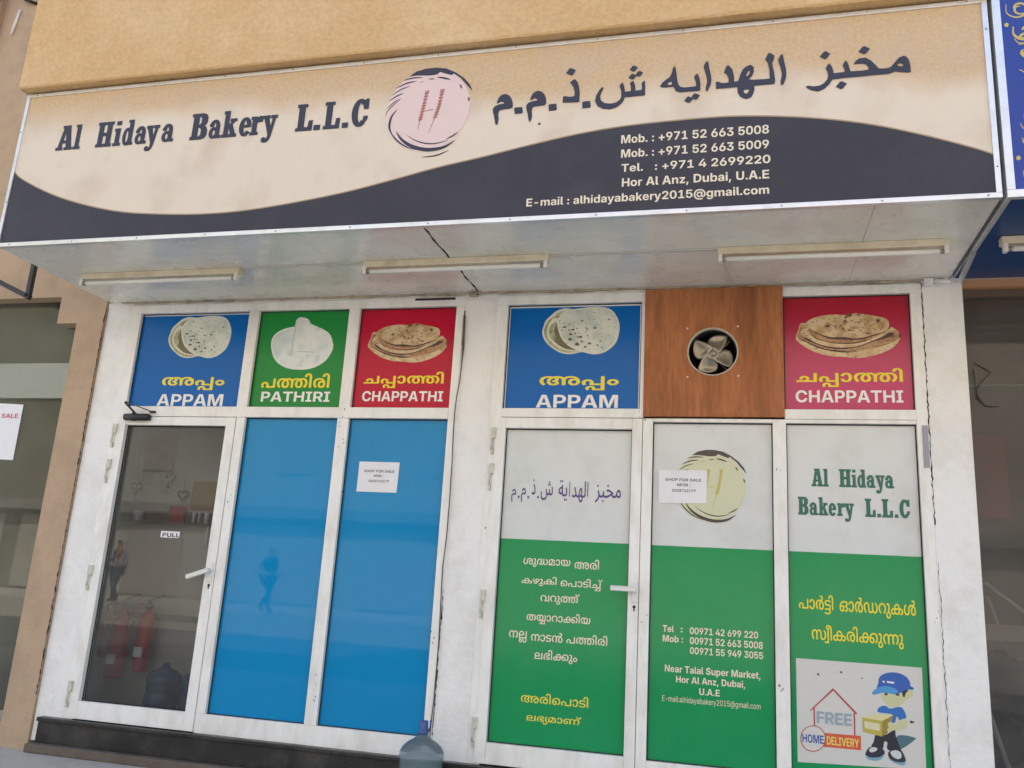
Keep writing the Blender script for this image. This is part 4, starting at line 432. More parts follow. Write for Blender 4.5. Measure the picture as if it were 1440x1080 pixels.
'jm': (864,[[72,0,0,536,84,0,0,-117,-8,0,16,39,21,31,26,25,64,28,34,4,55,-9,44,-27,31,-41,18,-50,-14,0,14,35,50,57,33,19,38,12,42,4,45,-6,41,-15,35,-26,27,-36,18,-47,6,-58,0,-358,-87,0,0,356,-8,51,-25,34,-36,19,-41,7,-35,-4,-29,-12,-24,-18,-18,-24,-10,-29,-4,-380,-86,0,0,365,-8,42,-23,32,-34,21,-43,7,-60,-15,-26,-19,-20,-26,-12,-33,-5,-40,0,-334]]),
'ja': (547,[[226,-11,-49,5,-44,14,-37,23,-29,32,-19,41,-6,49,5,42,13,33,22,26,59,34,234,45,11,11,3,17,-3,33,-10,26,-38,35,-63,13,-36,-3,-55,-23,-20,-18,-23,-40,-85,19,20,44,28,36,35,27,42,19,45,11,47,4,69,-9,34,-11,59,-42,21,-32,14,-41,5,-51,0,-358,-85,0,0,74,-5,0,-11,-19,-40,-38,-65,-25],[240,65,46,5,37,14,29,22,20,27,13,31,4,105,-39,-15,-160,-29,-44,-28,-12,-21,-4,-28,3,-24,11,-21,39,-28]]),
'ji': (230,[[72,0,0,536,86,0,0,-536],[115,629,-22,4,-20,13,-13,18,0,45,13,18,20,13,45,0,20,-13,13,-18,0,-45,-13,-18,-20,-13]]),
'jl': (260,[[198,-3,-57,8,-39,23,-22,38,-8,53,0,609,86,0,3,-621,7,-20,14,-10,54,-1,12,-73]]),
'j:': (269,[[136,-7,-24,5,-21,14,-14,21,-5,24,5,25,14,21,21,14,24,5,25,-5,21,-14,14,-21,5,-25,-5,-24,-14,-21,-21,-14],[136,384,-24,5,-21,14,-14,21,-5,24,5,25,14,21,21,14,24,5,25,-5,21,-14,14,-21,5,-25,-5,-24,-14,-21,-21,-14]]),
'jh': (576,[[158,319,0,-319,-86,0,0,728,86,0,0,-322,-18,0,30,63,41,43,49,24,58,8,51,-6,45,-17,38,-29,29,-39,18,-52,6,-63,0,-338,-87,0,0,331,-8,57,-25,42,-39,27,-51,8,-36,-4,-33,-12,-28,-20,-22,-29,-13,-37]]),
'jd': (597,[[274,-11,-63,9,-56,25,-46,42,-35,55,-21,68,-7,79,7,79,22,67,34,56,46,41,56,25,63,9,43,-4,35,-11,51,-36,35,-41,0,276,87,0,0,-728,-84,0,0,82,-7,0,-32,-41,-51,-37,-35,-11],[287,66,46,7,38,19,30,30,22,40,14,49,0,113,-13,48,-23,40,-30,30,-38,18,-46,6,-45,-6,-39,-19,-30,-30,-22,-40,-13,-48,-5,-55,5,-56,13,-49,22,-40,31,-31,38,-19]]),
'jy': (545,[[67,-200,15,75,46,-4,37,10,31,35,32,84,-206,536,95,0,130,-361,40,-135,-28,0,40,135,131,361,93,0,-257,-659,-20,-31,-52,-40,-67,-13]]),
'jb': (597,[[323,-11,-42,4,-35,11,-51,37,-33,41,-6,0,0,-82,-84,0,0,728,86,0,0,-276,36,41,51,36,35,11,42,4,64,-9,56,-25,46,-41,34,-56,22,-67,7,-79,-7,-79,-22,-68,-34,-55,-46,-42,-56,-25],[310,66,45,7,38,19,30,31,22,40,14,49,5,56,-5,55,-13,48,-22,40,-31,30,-38,19,-45,6,-46,-6,-38,-18,-31,-30,-22,-40,-13,-48,-5,-56,5,-57,13,-49,23,-40,30,-30,38,-19]]),
'jk': (535,[[153,193,0,105,13,0,235,238,109,0,-252,-254,-9,0],[72,0,0,728,86,0,0,-728],[416,0,-209,262,61,61,259,-323]]),
'je': (567,[[296,-12,-73,9,-61,26,-50,42,-36,56,-23,67,-7,77,7,77,23,68,36,56,48,43,59,26,68,9,46,-4,44,-12,40,-20,35,-29,30,-38,23,-47,14,-56,5,-98,-424,0,0,73,377,0,-39,-26,-5,50,-13,44,-22,36,-29,28,-37,17,-45,5,-45,-5,-38,-18,-31,-27,-22,-35,-14,-41,-5,-45,5,-98,15,-46,25,-37,32,-27,41,-17,46,-6,32,3,54,20,37,38,12,26,84,-16,-16,-41,-26,-36,-34,-30,-42,-22,-48,-14]]),
'jr': (358,[[72,0,0,536,83,0,0,-83,5,0,20,37,30,29,40,18,45,7,42,-2,0,-87,-52,5,-34,-4,-31,-11,-26,-19,-19,-25,-13,-31,-4,-36,0,-334]]),
'j2': (647,[[89,0,0,69,318,330,41,63,14,65,-5,38,-13,32,-22,26,-28,19,-34,12,-39,4,-41,-4,-35,-14,-29,-22,-21,-29,-13,-36,-4,-42,-87,0,8,64,22,55,35,45,47,34,56,22,63,7,63,-7,54,-20,45,-33,35,-42,22,-50,7,-57,-15,-81,-20,-40,-73,-93,-226,-235,343,0,0,-80]]),
'j0': (647,[[324,-10,-76,11,-63,33,-51,55,-37,74,-23,92,-8,108,8,109,23,92,38,74,50,55,64,34,75,11,74,-11,64,-34,51,-55,37,-74,23,-92,8,-109,-8,-108,-22,-92,-38,-74,-51,-55,-63,-33],[324,70,50,8,42,27,33,42,25,58,15,73,5,85,-5,87,-15,72,-25,58,-33,43,-42,26,-50,9,-51,-9,-42,-26,-33,-43,-25,-58,-15,-72,-5,-87,5,-85,15,-73,25,-58,33,-42,42,-27]]),
'j1': (647,[[109,0,0,78,450,0,0,-78],[391,728,0,-728,-89,0,0,640,-181,-127,0,96,166,119]]),
'j5': (647,[[319,-10,-63,7,-56,20,-47,31,-36,41,-25,49,-9,55,89,0,7,-34,16,-29,23,-25,29,-19,72,-15,42,5,37,16,31,25,24,32,15,40,4,44,-5,46,-15,40,-23,33,-32,25,-37,16,-43,6,-41,-4,-39,-11,-58,-42,-86,7,37,379,395,0,0,-81,-316,0,-23,-220,67,39,38,10,89,-1,44,-14,39,-21,34,-30,27,-36,20,-41,13,-47,4,-51,-7,-67,-24,-59,-37,-50,-49,-37,-58,-24]]),
'j@': (968,[[505,-194,-100,8,-89,23,-77,38,-65,51,-52,65,-37,77,-23,89,-8,100,8,97,23,88,38,77,51,65,64,52,76,38,87,24,97,7,94,-8,82,-24,71,-38,60,-50,47,-61,34,-69,21,-76,5,-134,-16,-100,-17,-43,-22,-35,-31,-28,-39,-18,-80,-3,-56,21,-21,17,-26,44,-18,-30,-28,-27,-39,-18,-51,-6,-59,8,-50,24,-39,38,-28,50,-17,57,-6,64,7,63,20,56,31,47,42,36,49,23,55,7,44,-4,36,-14,45,-38,3,44,78,0,4,-349,12,-24,20,-15,27,-6,32,6,24,17,17,29,19,94,-4,133,-16,63,-27,57,-38,50,-48,41,-58,31,-68,20,-79,6,-80,-6,-71,-19,-61,-32,-52,-43,-41,-55,-30,-65,-18,-74,-7,-84,7,-84,18,-75,30,-65,42,-53,53,-43,64,-31,73,-19,125,-5,74,13,78,23,22,-69,-93,-27],[474,93,41,5,33,14,25,24,18,33,10,42,0,103,-11,40,-18,29,-25,20,-33,11,-39,4,-37,-5,-32,-15,-25,-24,-19,-31,-15,-80,13,-86,17,-35,25,-26,32,-17]]),
'jg': (597,[[291,-214,-56,4,-48,12,-41,19,-34,26,-25,30,-18,35,76,31,28,-39,47,-31,71,-12,60,9,47,24,31,41,10,59,0,99,-60,-61,-63,-26,-42,-3,-63,8,-55,24,-46,39,-35,52,-22,66,-7,78,7,77,22,67,35,55,46,41,55,25,64,9,43,-4,35,-11,51,-36,37,-42,0,85,84,0,0,-545,-8,-66,-23,-52,-37,-39,-48,-27,-56,-16],[288,80,45,5,38,18,31,28,22,38,14,47,4,55,-4,55,-14,47,-22,39,-30,30,-39,18,-45,6,-46,-6,-38,-19,-31,-29,-22,-40,-13,-47,-5,-54,5,-55,13,-47,23,-38,30,-28,38,-18]]),
'j.': (269,[[136,-7,-24,5,-21,14,-14,21,-5,24,5,25,14,21,21,14,24,5,25,-5,21,-14,14,-21,5,-25,-5,-24,-14,-21,-21,-14]]),
'jc': (555,[[291,-12,-69,9,-59,26,-50,42,-37,56,-23,67,-7,77,7,79,23,67,37,56,50,42,59,27,69,8,77,-11,65,-32,26,-23,23,-28,29,-66,-84,-16,-17,40,-29,31,-40,20,-50,8,-48,-7,-40,-20,-30,-32,-22,-41,-13,-48,-5,-54,5,-53,13,-47,22,-41,30,-31,40,-21,75,-4,45,14,18,12,29,32,18,42,84,-16,-29,-67,-49,-52,-66,-33]]),
'jo': (583,[[291,-12,-69,9,-59,26,-50,42,-37,56,-23,67,-7,77,7,79,23,67,37,56,50,42,59,27,69,8,69,-8,60,-27,49,-42,37,-56,23,-67,8,-79,-8,-77,-23,-67,-37,-56,-49,-42,-60,-26],[291,66,49,6,39,21,31,31,22,41,13,48,5,52,-5,54,-13,48,-22,41,-31,32,-39,20,-49,7,-48,-7,-40,-20,-30,-32,-22,-41,-13,-48,-5,-54,5,-53,13,-47,22,-41,30,-31,40,-21]]),
'nർ': (775,[[518,-12,-43,3,-39,9,-34,15,-30,21,-24,27,-19,32,-13,37,-8,42,-1,80,5,32,21,63,36,61,164,174,16,29,5,32,-4,25,-13,20,-22,14,-54,4,-50,-10,-22,82,53,11,69,5,71,-10,26,-12,29,-23,18,-28,10,-29,0,-62,-9,-32,-16,-30,-48,-59,-77,-75,-43,-51,-30,-55,-19,-70,0,-88,9,-37,15,-28,21,-19,24,-10,28,-4,30,4,25,12,19,20,14,28,9,36,2,46,-1,34,-16,69,-32,64,-48,52,-32,19,-50,19,-66,7,-45,-3,-39,-9,-65,-34,-25,-25,-20,-29,-14,-33,-11,-74,3,-47,10,-42,39,-70,38,-41,23,-18,-72,-69,-55,45,-47,54,-35,66,-19,79,0,84,7,38,28,69,45,59,30,25,35,21,39,17,44,12,104,11,89,-8,87,-29,80,-55,54,-64,35,-72,11,-39,8,-77,-6,-69,-18,-59,-31,-47,-43,-35,-54,-21]]),
'nട്ട': (585,[[280,570,113,-9,49,-11,44,-14,75,-33,-53,-80,-64,31,-72,20,-87,7,-44,-2,-35,-8,-26,-12,-18,-16,-11,-19,-4,-22,5,-28,13,-19,23,-15,69,-12,157,-8,35,-9,53,-29,34,-39,10,-24,7,-56,-3,-34,-10,-30,-17,-26,-23,-22,-61,-33,-37,-10,-86,-8,-277,0,0,86,248,0,81,5,28,8,20,12,16,22,6,31,-2,15,-12,29,-13,11,-38,14,-28,4,-114,3,-83,13,-34,12,-28,17,-22,20,-24,43,-8,55,3,32,9,29,15,26,21,24,27,20,34,17,40,12],[300,-253,-73,4,-66,11,-60,18,-84,38,52,81,67,-33,75,-22,86,-7,47,2,36,8,27,13,19,16,11,20,3,23,-4,27,-15,25,-23,21,-33,16,59,68,37,-14,31,-20,26,-24,19,-28,12,-34,4,-37,-3,-33,-24,-57,-50,-44,-34,-16,-41,-12]]),
'nഓ': (1326,[[469,570,119,-10,45,-12,36,-15,29,-20,22,-23,15,-25,9,-28,2,-31,-10,-52,-12,-23,-19,-21,-57,-34,-3,5,34,-13,28,-18,22,-22,16,-26,9,-29,3,-31,-5,-45,-16,-37,-28,-31,-37,-22,-47,-14,-88,-4,-75,11,18,85,52,-10,61,4,28,13,17,23,6,35,-2,16,-13,29,-29,24,-49,13,-61,2,0,85,82,7,41,21,15,22,4,28,-9,35,-29,27,-32,12,-43,8,-55,3,-45,-2,-83,-15,-71,-29,-30,-19,-49,-48,-31,-59,-8,-33,-2,-36,3,-61,10,-40,17,-31,21,-21,25,-12,30,-4,22,2,18,8,27,31,7,22,2,27,-6,38,-16,29,-27,18,-35,6,-35,-4,-54,-27,-41,-36,-3,90,68,42,57,17,31,2,64,-9,51,-27,20,-19,15,-23,19,-57,0,-69,-20,-61,-17,-25,-47,-37,-63,-20,-36,-2,-37,3,-35,9,-34,14,-30,21,-26,27,-22,33,-16,39,-10,47,0,102,10,47,17,43,23,40,29,35,35,31,40,27,46,23,50,18,55,12],[1285,281,-1,-38,-11,-73,-23,-65,-38,-54,-55,-39,-35,-14,-39,-7,-82,-1,-62,15,-26,13,-42,32,-24,29,-18,32,-23,64,116,21,19,-55,15,-26,21,-22,27,-14,34,-5,43,6,32,20,18,19,24,53,11,68,0,78,-11,68,-24,53,-17,19,-32,20,-40,6,-33,-5,-26,-14,-21,-21,-17,-26,-20,-55,-115,21,27,66,20,31,25,29,43,31,54,21,69,8,80,-11,61,-30,45,-47,29,-59,17,-68]]),
'nഡ': (1274,[[622,-12,-63,7,-27,8,-48,28,-36,39,-25,52,-8,35,-6,43,-6,179,-7,34,-13,26,-15,18,-19,13,-26,9,-34,3,-37,-6,-33,-16,-19,-17,-29,-48,-9,-31,-8,-74,3,-47,10,-44,37,-76,59,-66,-76,-69,-57,57,-45,61,-30,68,-9,38,-8,83,4,54,10,49,17,44,24,38,30,31,35,25,41,19,45,11,50,4,73,-8,31,-9,50,-29,39,-43,24,-58,11,-73,4,-158,12,-56,14,-24,33,-27,22,-7,52,0,21,7,34,24,24,51,7,87,0,311,114,0,0,-297,4,-87,7,-28,29,-44,22,-15,52,-11,40,5,36,18,38,40,24,57,9,72,-3,48,-10,44,-38,75,-58,64,79,69,28,-26,49,-57,37,-63,14,-35,16,-79,-1,-95,-27,-89,-23,-39,-30,-33,-35,-27,-41,-21,-47,-12,-52,-4,-40,2,-36,8,-31,12,-27,17,-48,48,7,-1,-22,-25,-52,-39,-66,-20]]),
'nൾ': (1097,[[833,796,71,-10,26,-12,29,-23,18,-28,10,-29,4,-27,-4,-35,-9,-32,-38,-59,-126,-130,-36,-53,-23,-56,-10,-42,0,-88,10,-37,15,-27,20,-19,24,-11,28,-4,30,4,25,12,20,20,14,28,8,37,3,45,-7,69,-23,66,-38,58,-56,45,-47,19,-60,7,-71,-10,-31,-12,-45,-37,-16,-25,-12,-29,-7,-34,-8,-132,-11,-71,-25,-57,-38,-43,-50,-29,-30,-9,-74,-8,-50,4,-44,11,-41,18,-35,26,-30,31,-24,38,-17,44,-10,49,-2,98,15,77,30,69,44,61,58,56,76,-68,-42,-43,-32,-47,-22,-53,-10,-44,-3,-47,8,-75,22,-56,35,-39,32,-16,37,-6,33,3,26,8,35,32,20,61,7,149,7,48,30,74,45,54,61,38,34,12,79,13,87,0,75,-16,53,-22,36,-23,62,-56,44,-68,28,-76,9,-81,-6,-69,-19,-58,-31,-48,-42,-35,-54,-21,-66,-7,-44,3,-39,9,-34,15,-29,21,-24,27,-19,32,-14,37,-8,42,-1,80,5,32,21,63,37,61,24,29,139,145,16,29,5,32,-4,25,-12,20,-23,14,-54,4,-50,-10,-22,82,53,11]]),
'nസ': (1274,[[652,570,63,-7,27,-9,48,-27,36,-40,25,-51,8,-35,6,-43,6,-179,8,-34,12,-26,15,-18,20,-14,26,-8,33,-3,38,6,32,16,19,17,29,48,15,66,-1,87,-20,70,-12,26,-32,47,-42,43,76,68,31,-28,51,-58,37,-64,13,-36,15,-77,-2,-98,-10,-49,-17,-44,-24,-38,-30,-31,-35,-26,-40,-18,-46,-11,-50,-4,-73,8,-31,9,-50,29,-38,43,-15,27,-10,31,-11,73,-4,157,-12,57,-28,40,-18,11,-50,9,-46,-9,-19,-11,-29,-36,-10,-28,-7,-88,0,-310,-114,0,0,297,-4,87,-7,28,-29,44,-47,23,-27,3,-41,-6,-35,-17,-21,-18,-17,-22,-25,-57,-8,-71,3,-48,10,-44,38,-75,58,-65,-79,-69,-28,27,-49,56,-21,31,-30,68,-16,79,1,94,10,47,17,43,23,38,30,33,35,27,41,20,47,13,52,4,76,-10,58,-30,48,-47,-7,1,22,25,52,38,31,13]]),
'n്വ': (249,[[182,558,0,-725,-356,0,0,87,241,0,0,638]]),
'nീ': (249,[[-101,847,94,-9,58,-19,63,-43,27,-34,19,-40,12,-48,10,-124,0,-530,-115,0,-1,567,-7,78,-7,30,-12,25,-38,47,-30,15,-37,8,-66,1,-38,-14,-14,-12,-9,-16,-3,-21,4,-19,9,-18,18,-12,25,-4,29,5,18,14,10,20,0,44,-22,40,-17,15,109,-20,8,-11,9,-33,-3,-53,-11,-32,-18,-27,-28,-21,-38,-13,-49,-5,-39,4,-35,11,-29,19,-23,25,-14,33,-5,38,6,38,15,34,16,19,46,30,30,10]]),
'nന്ന': (1298,[[649,570,78,-10,30,-13,50,-38,21,-26,-11,-3,54,52,60,29,76,9,51,-4,46,-12,40,-21,35,-27,29,-32,23,-39,16,-43,10,-47,2,-92,-15,-77,-13,-34,-37,-65,-51,-59,-31,-28,-76,68,59,67,37,76,10,42,3,48,-8,71,-24,57,-17,22,-21,18,-35,17,-41,6,-56,-11,-21,-15,-17,-20,-18,-51,-4,-85,0,-300,-114,0,0,314,-7,83,-10,30,-31,37,-19,10,-52,8,-28,-2,-43,-19,-16,-14,-15,-23,-11,-28,-8,-91,0,-305,-114,0,0,307,-5,80,-6,27,-28,42,-20,14,-25,9,-30,3,-39,-6,-34,-17,-21,-17,-33,-47,-18,-64,-2,-38,6,-64,17,-56,45,-72,41,-42,-79,-69,-54,54,-43,59,-31,68,-16,78,-2,44,4,52,10,48,17,43,24,39,30,32,36,27,42,20,47,12,51,4,43,-3,66,-22,26,-18,45,-47,-12,3,25,27,56,38,31,12]]),
'iF': (585,[[58,0,0,728,497,0,0,-131,-343,0,0,-185,316,0,0,-127,-316,0,0,-285]]),
'iO': (758,[[379,-11,-92,11,-83,34,-70,54,-53,75,-33,92,-12,108,12,110,33,92,53,74,70,55,83,33,92,11,92,-11,83,-33,69,-55,53,-74,34,-92,11,-110,-11,-109,-34,-92,-53,-74,-69,-54,-83,-34],[379,126,52,7,45,20,38,34,28,47,17,59,6,70,-6,71,-17,59,-28,47,-38,34,-45,21,-52,7,-52,-7,-45,-21,-38,-34,-28,-47,-17,-59,-6,-71,6,-70,17,-59,28,-47,38,-34,45,-20]]),
'iL': (562,[[58,0,0,728,154,0,0,-598,322,0,0,-130]]),
'iV': (728,[[267,0,-254,728,170,0,114,-346,91,-322,-39,0,88,322,110,346,168,0,-248,-728]]),
'iY': (712,[[282,0,0,270,-269,458,179,0,138,-253,46,-99,-32,0,14,35,163,317,178,0,-265,-458,0,-270]]),
'iB': (653,[[58,0,0,728,292,0,74,-6,60,-18,48,-28,34,-38,21,-45,7,-52,-4,-40,-12,-35,-20,-29,-27,-24,-68,-34,41,-8,38,-17,33,-26,25,-34,16,-42,6,-49,-8,-56,-21,-49,-36,-41,-50,-31,-62,-19,-76,-7],[210,123,132,0,53,7,37,18,23,29,8,38,-4,28,-10,24,-17,20,-24,15,-29,9,-169,3],[210,425,153,3,26,8,21,13,16,18,10,23,3,26,-7,36,-21,28,-33,19,-44,6,-124,0]]),
}
TEXT_LINES = [
('sign_contact', 'i', 'Mob. : +971 52 663 5008', 'cap', [1.22, 3.559, 1.979, 3.608]),
('sign_contact', 'i', 'Mob. : +971 52 663 5009', 'cap', [1.222, 3.475, 1.978, 3.523]),
('sign_contact', 'i', 'Tel.   : +971 4 2699220', 'cap', [1.226, 3.3915, 1.984, 3.4375]),
('sign_contact', 'i', 'Hor Al Anz, Dubai, U.A.E', 'cap', [1.231, 3.306, 1.977, 3.354]),
('sign_contact', 'i', 'E-mail : alhidayabakery2015@gmail.com', 'cap', [0.718, 3.2215, 1.976, 3.2675]),
('sign_arabic', 'a', 'ﻡ', 'ink', [0.4991, 3.73, 0.5974, 3.9155]),
('sign_arabic', 'a', '.', 'ink', [0.6192, 3.7904, 0.6609, 3.8278]),
('sign_arabic', 'a', 'ﻡ', 'ink', [0.6918, 3.7327, 0.7889, 3.9184]),
('sign_arabic', 'a', '.', 'ink', [0.8127, 3.7923, 0.854, 3.8312]),
('sign_arabic', 'a', 'ﺫ', 'ink', [0.8924, 3.8371, 0.9736, 4.0423]),
('sign_arabic', 'a', '.', 'ink', [1.001, 3.7914, 1.0434, 3.8308]),
('sign_arabic', 'a', 'ﺵ', 'ink', [1.0749, 3.7782, 1.3344, 4.0208]),
('sign_arabic', 'a', 'ﻪ ﻳ', 'ink', [1.4235, 3.7864, 1.6303, 3.9879]),
('sign_arabic', 'a', 'ﺍ', 'ink', [1.6525, 3.8318, 1.6864, 4.0097]),
('sign_arabic', 'a', 'ﺪ ﻬ ﻟ', 'ink', [1.715, 3.7804, 2.0092, 4.0265]),
('sign_arabic', 'a', 'ﺍ', 'ink', [2.0328, 3.8329, 2.0645, 4.0113]),
('sign_arabic', 'a', 'ﺰ ﺒ ﺨ ﻣ', 'ink', [2.171, 3.7821, 2.6577, 3.9908]),
('door_arabic', 'b', 'ﻡ', 'ink', [0.4474, 1.7554, 0.4774, 1.8372]),
('door_arabic', 'b', '.', 'ink', [0.4894, 1.7792, 0.5011, 1.797]),
('door_arabic', 'b', 'ﻡ', 'ink', [0.5095, 1.755, 0.5398, 1.8456]),
('door_arabic', 'b', '.', 'ink', [0.5504, 1.7787, 0.562, 1.7972]),
('door_arabic', 'b', 'ﺫ', 'ink', [0.5768, 1.8045, 0.601, 1.9029]),
('door_arabic', 'b', '.', 'ink', [0.6126, 1.7823, 0.6252, 1.7975]),
('door_arabic', 'b', 'ﺵ', 'ink', [0.6349, 1.7727, 0.7117, 1.892]),
('door_arabic', 'b', 'ﺔ ﻳ', 'ink', [0.7475, 1.7723, 0.8021, 1.9015]),
('door_arabic', 'b', 'ﺍ', 'ink', [0.8141, 1.7989, 0.82, 1.891]),
('door_arabic', 'b', 'ﺪ ﻬ ﻟ', 'ink', [0.8321, 1.7655, 0.9179, 1.8955]),
('door_arabic', 'b', 'ﺍ', 'ink', [0.9273, 1.8024, 0.9336, 1.8915]),
('door_arabic', 'b', 'ﺰ ﺒ ﺨ ﻣ', 'ink', [0.9751, 1.767, 1.1353, 1.8806]),
('appam1_ml', 'm', 'അ പ്പ ം', 'ink', [-2.2084, 2.4756, -1.6981, 2.5732]),
('appam1_en', 'i', 'APPAM', 'cap', [-2.225, 2.36, -1.69, 2.446]),
('pathiri_ml', 'm', 'പ ത്ത ി ര ി', 'ink', [-1.4047, 2.4911, -0.8853, 2.5955]),
('pathiri_en', 'i', 'PATHIRI', 'cap', [-1.394, 2.394, -0.87, 2.465]),
('chappathi1_ml', 'm', 'ച പ്പ ാ ത്ത ി', 'ink', [-0.6323, 2.4908, -0.0615, 2.6026]),
('chappathi1_en', 'i', 'CHAPPATHI', 'cap', [-0.633, 2.3995, -0.057, 2.4685]),
('appam2_ml', 'm', 'അ പ്പ ം', 'ink', [0.5891, 2.4751, 1.1006, 2.5687]),
('appam2_en', 'i', 'APPAM', 'cap', [0.573, 2.3615, 1.099, 2.4455]),
('chappathi2_ml', 'm', 'ച പ്പ ാ ത്ത ി', 'ink', [2.1652, 2.4954, 2.7564, 2.6093]),
('chappathi2_en', 'i', 'CHAPPATHI', 'cap', [2.159, 2.402, 2.753, 2.475]),
('door_ml', 'n', 'ശ ു ദ്ധ മ ാ യ', 'ink', [0.5494, 1.3633, 0.8418, 1.4159]),
('door_ml', 'n', 'അ ര ി', 'ink', [0.8672, 1.3659, 1.0162, 1.4259]),
('door_ml', 'n', 'ക ഴ ു ക ി', 'ink', [0.5439, 1.2521, 0.7624, 1.3105]),
('door_ml', 'n', 'െ പ ാ ട ി ച്ച ്', 'ink', [0.7864, 1.2416, 1.0393, 1.3106]),
('door_ml', 'n', 'വ റ ു ത്ത ്', 'ink', [0.6678, 1.1495, 0.9043, 1.217]),
('door_ml', 'n', 'ത യ്യ ാ റ ാ ക്ക ി യ', 'ink', [0.5884, 1.0305, 0.9762, 1.1021]),
('door_ml', 'n', 'ന ല്ല', 'ink', [0.4853, 0.9165, 0.595, 0.9836]),
('door_ml', 'n', 'ന ാ ട ൻ', 'ink', [0.6213, 0.9306, 0.8137, 0.9865]),
('door_ml', 'n', 'പ ത്ത ി ര ി', 'ink', [0.8379, 0.9313, 1.0804, 0.9888]),
('door_ml', 'n', 'ല ഭ ി ക്ക ു ം', 'ink', [0.6497, 0.8145, 0.9068, 0.8853]),
('door_ml_yellow', 'n', 'അ ര ി െ പ ാ ട ി', 'ink', [0.5797, 0.5801, 0.9816, 0.6398]),
('door_ml_yellow', 'n', 'ല ഭ ്യ മ ാ ണ ്', 'ink', [0.6207, 0.4677, 0.943, 0.5257]),
('pane_contact', 'i', 'Tel', 'cap', [1.4, 1.035, 1.463, 1.072]),
('pane_contact', 'i', ':', 'cap', [1.503, 1.038, 1.514, 1.075]),
('pane_contact', 'i', '00971 42 699 220', 'cap', [1.554, 1.0325, 1.933, 1.0695]),
('pane_contact', 'i', 'Mob :', 'cap', [1.401, 0.9805, 1.516, 1.0175]),
('pane_contact', 'i', '00971 52 663 5008', 'cap', [1.555, 0.9775, 1.958, 1.0155]),
('pane_contact', 'i', '00971 55 949 3055', 'cap', [1.556, 0.923, 1.959, 0.96]),
('pane_contact', 'i', 'Near Talal Super Market,', 'cap', [1.416, 0.816, 1.944, 0.854]),
('pane_contact', 'i', 'Hor Al Anz, Dubai,', 'cap', [1.48, 0.762, 1.861, 0.798]),
('pane_contact', 'i', 'U.A.E', 'cap', [1.61, 0.705, 1.723, 0.74]),
('pane_contact', 'j', 'E-mail:alhidayabakery2015@gmail.com', 'cap', [1.404, 0.656, 1.943, 0.686]),
('pane_yellow', 'n', 'പ ാ ർ ട്ട ി', 'ink', [2.1552, 1.1878, 2.3376, 1.293]),
('pane_yellow', 'n', 'ഓ ർ ഡ റ ു ക ൾ', 'ink', [2.3713, 1.1857, 2.7639, 1.2898]),
('pane_yellow', 'n', 'സ ്വ ീ ക ര ി ക്ക ു ന്ന ു', 'ink', [2.2204, 1.0274, 2.6944, 1.1311]),
('flyer_free', 'i', 'FREE', 'cap', [2.237, 0.612, 2.416, 0.673]),
('flyer_home', 'i', 'HOME', 'cap', [2.16, 0.508, 2.27, 0.55]),
('flyer_delivery', 'i', 'DELIVERY', 'cap', [2.285, 0.507, 2.448, 0.549]),
('notice1', 'i', 'SHOP FOR SALE', 'cap', [-0.564, 1.919, -0.349, 1.936]),
('notice1', 'i', 'MOB :', 'cap', [-0.491, 1.8885, -0.427, 1.9045]),
('notice1', 'i', '0558742179', 'cap', [-0.525, 1.854, -0.382, 1.87]),
('notice2', 'i', 'SHOP FOR SALE', 'cap', [1.4, 1.913, 1.613, 1.929]),
('notice2', 'i', 'MOB :', 'cap', [1.471, 1.8825, 1.551, 1.8985]),
('notice2', 'i', '0558742179', 'cap', [1.441, 1.848, 1.58, 1.864]),
('pull', 'i', 'PULL', 'cap', [-2.011, 1.4375, -1.876, 1.4655]),
('sale', 'i', 'SALE', 'cap', [-3.622, 2.273, -3.468, 2.306]),
]
SLAB_LINES = [
('sign_name', 3.792, 3.969, [('A', -2.438, -2.317), ('l', -2.307, -2.259), ('H', -2.137, -2.024), ('i', -2.009, -1.957), ('d', -1.943, -1.867), ('a', -1.849, -1.768), ('y', -1.771, -1.681), ('a', -1.654, -1.572)]),
('sign_name', 3.789, 3.97, [('B', -1.451, -1.34), ('a', -1.32, -1.239), ('k', -1.23, -1.132), ('e', -1.113, -1.035), ('r', -1.037, -0.959), ('y', -0.956, -0.863), ('L', -0.731, -0.625), ('.', -0.611, -0.574), ('L', -0.55, -0.449), ('.', -0.428, -0.394), ('C', -0.373, -0.273)]),
('pane_name', 1.903, 2.007, [('A', 2.239, 2.3), ('l', 2.304, 2.33), ('H', 2.391, 2.453), ('i', 2.458, 2.483), ('d', 2.489, 2.532), ('a', 2.539, 2.582), ('y', 2.586, 2.632), ('a', 2.637, 2.681)]),
('pane_name', 1.737, 1.841, [('B', 2.162, 2.216), ('a', 2.225, 2.268), ('k', 2.274, 2.324), ('e', 2.329, 2.367), ('r', 2.375, 2.415), ('y', 2.414, 2.463), ('L', 2.525, 2.578), ('.', 2.588, 2.606), ('L', 2.614, 2.669), ('.', 2.68, 2.696), ('C', 2.706, 2.757)]),
]
WAVE = [(-2.853, 3.716), (-2.766, 3.665), (-2.641, 3.6), (-2.396, 3.484), (-2.126, 3.395), (-1.839, 3.331), (-1.531, 3.3), (-1.285, 3.288), (-1.046, 3.292), (-0.738, 3.32), (-0.383, 3.37), (-0.097, 3.428), (0.181, 3.49), (0.456, 3.539), (0.724, 3.592), (0.986, 3.637), (1.242, 3.664), (1.542, 3.675), (1.785, 3.674), (2.02, 3.654), (2.251, 3.619), (2.473, 3.568), (2.687, 3.498), (2.895, 3.417), (3.005, 3.365), (3.051, 3.342)]
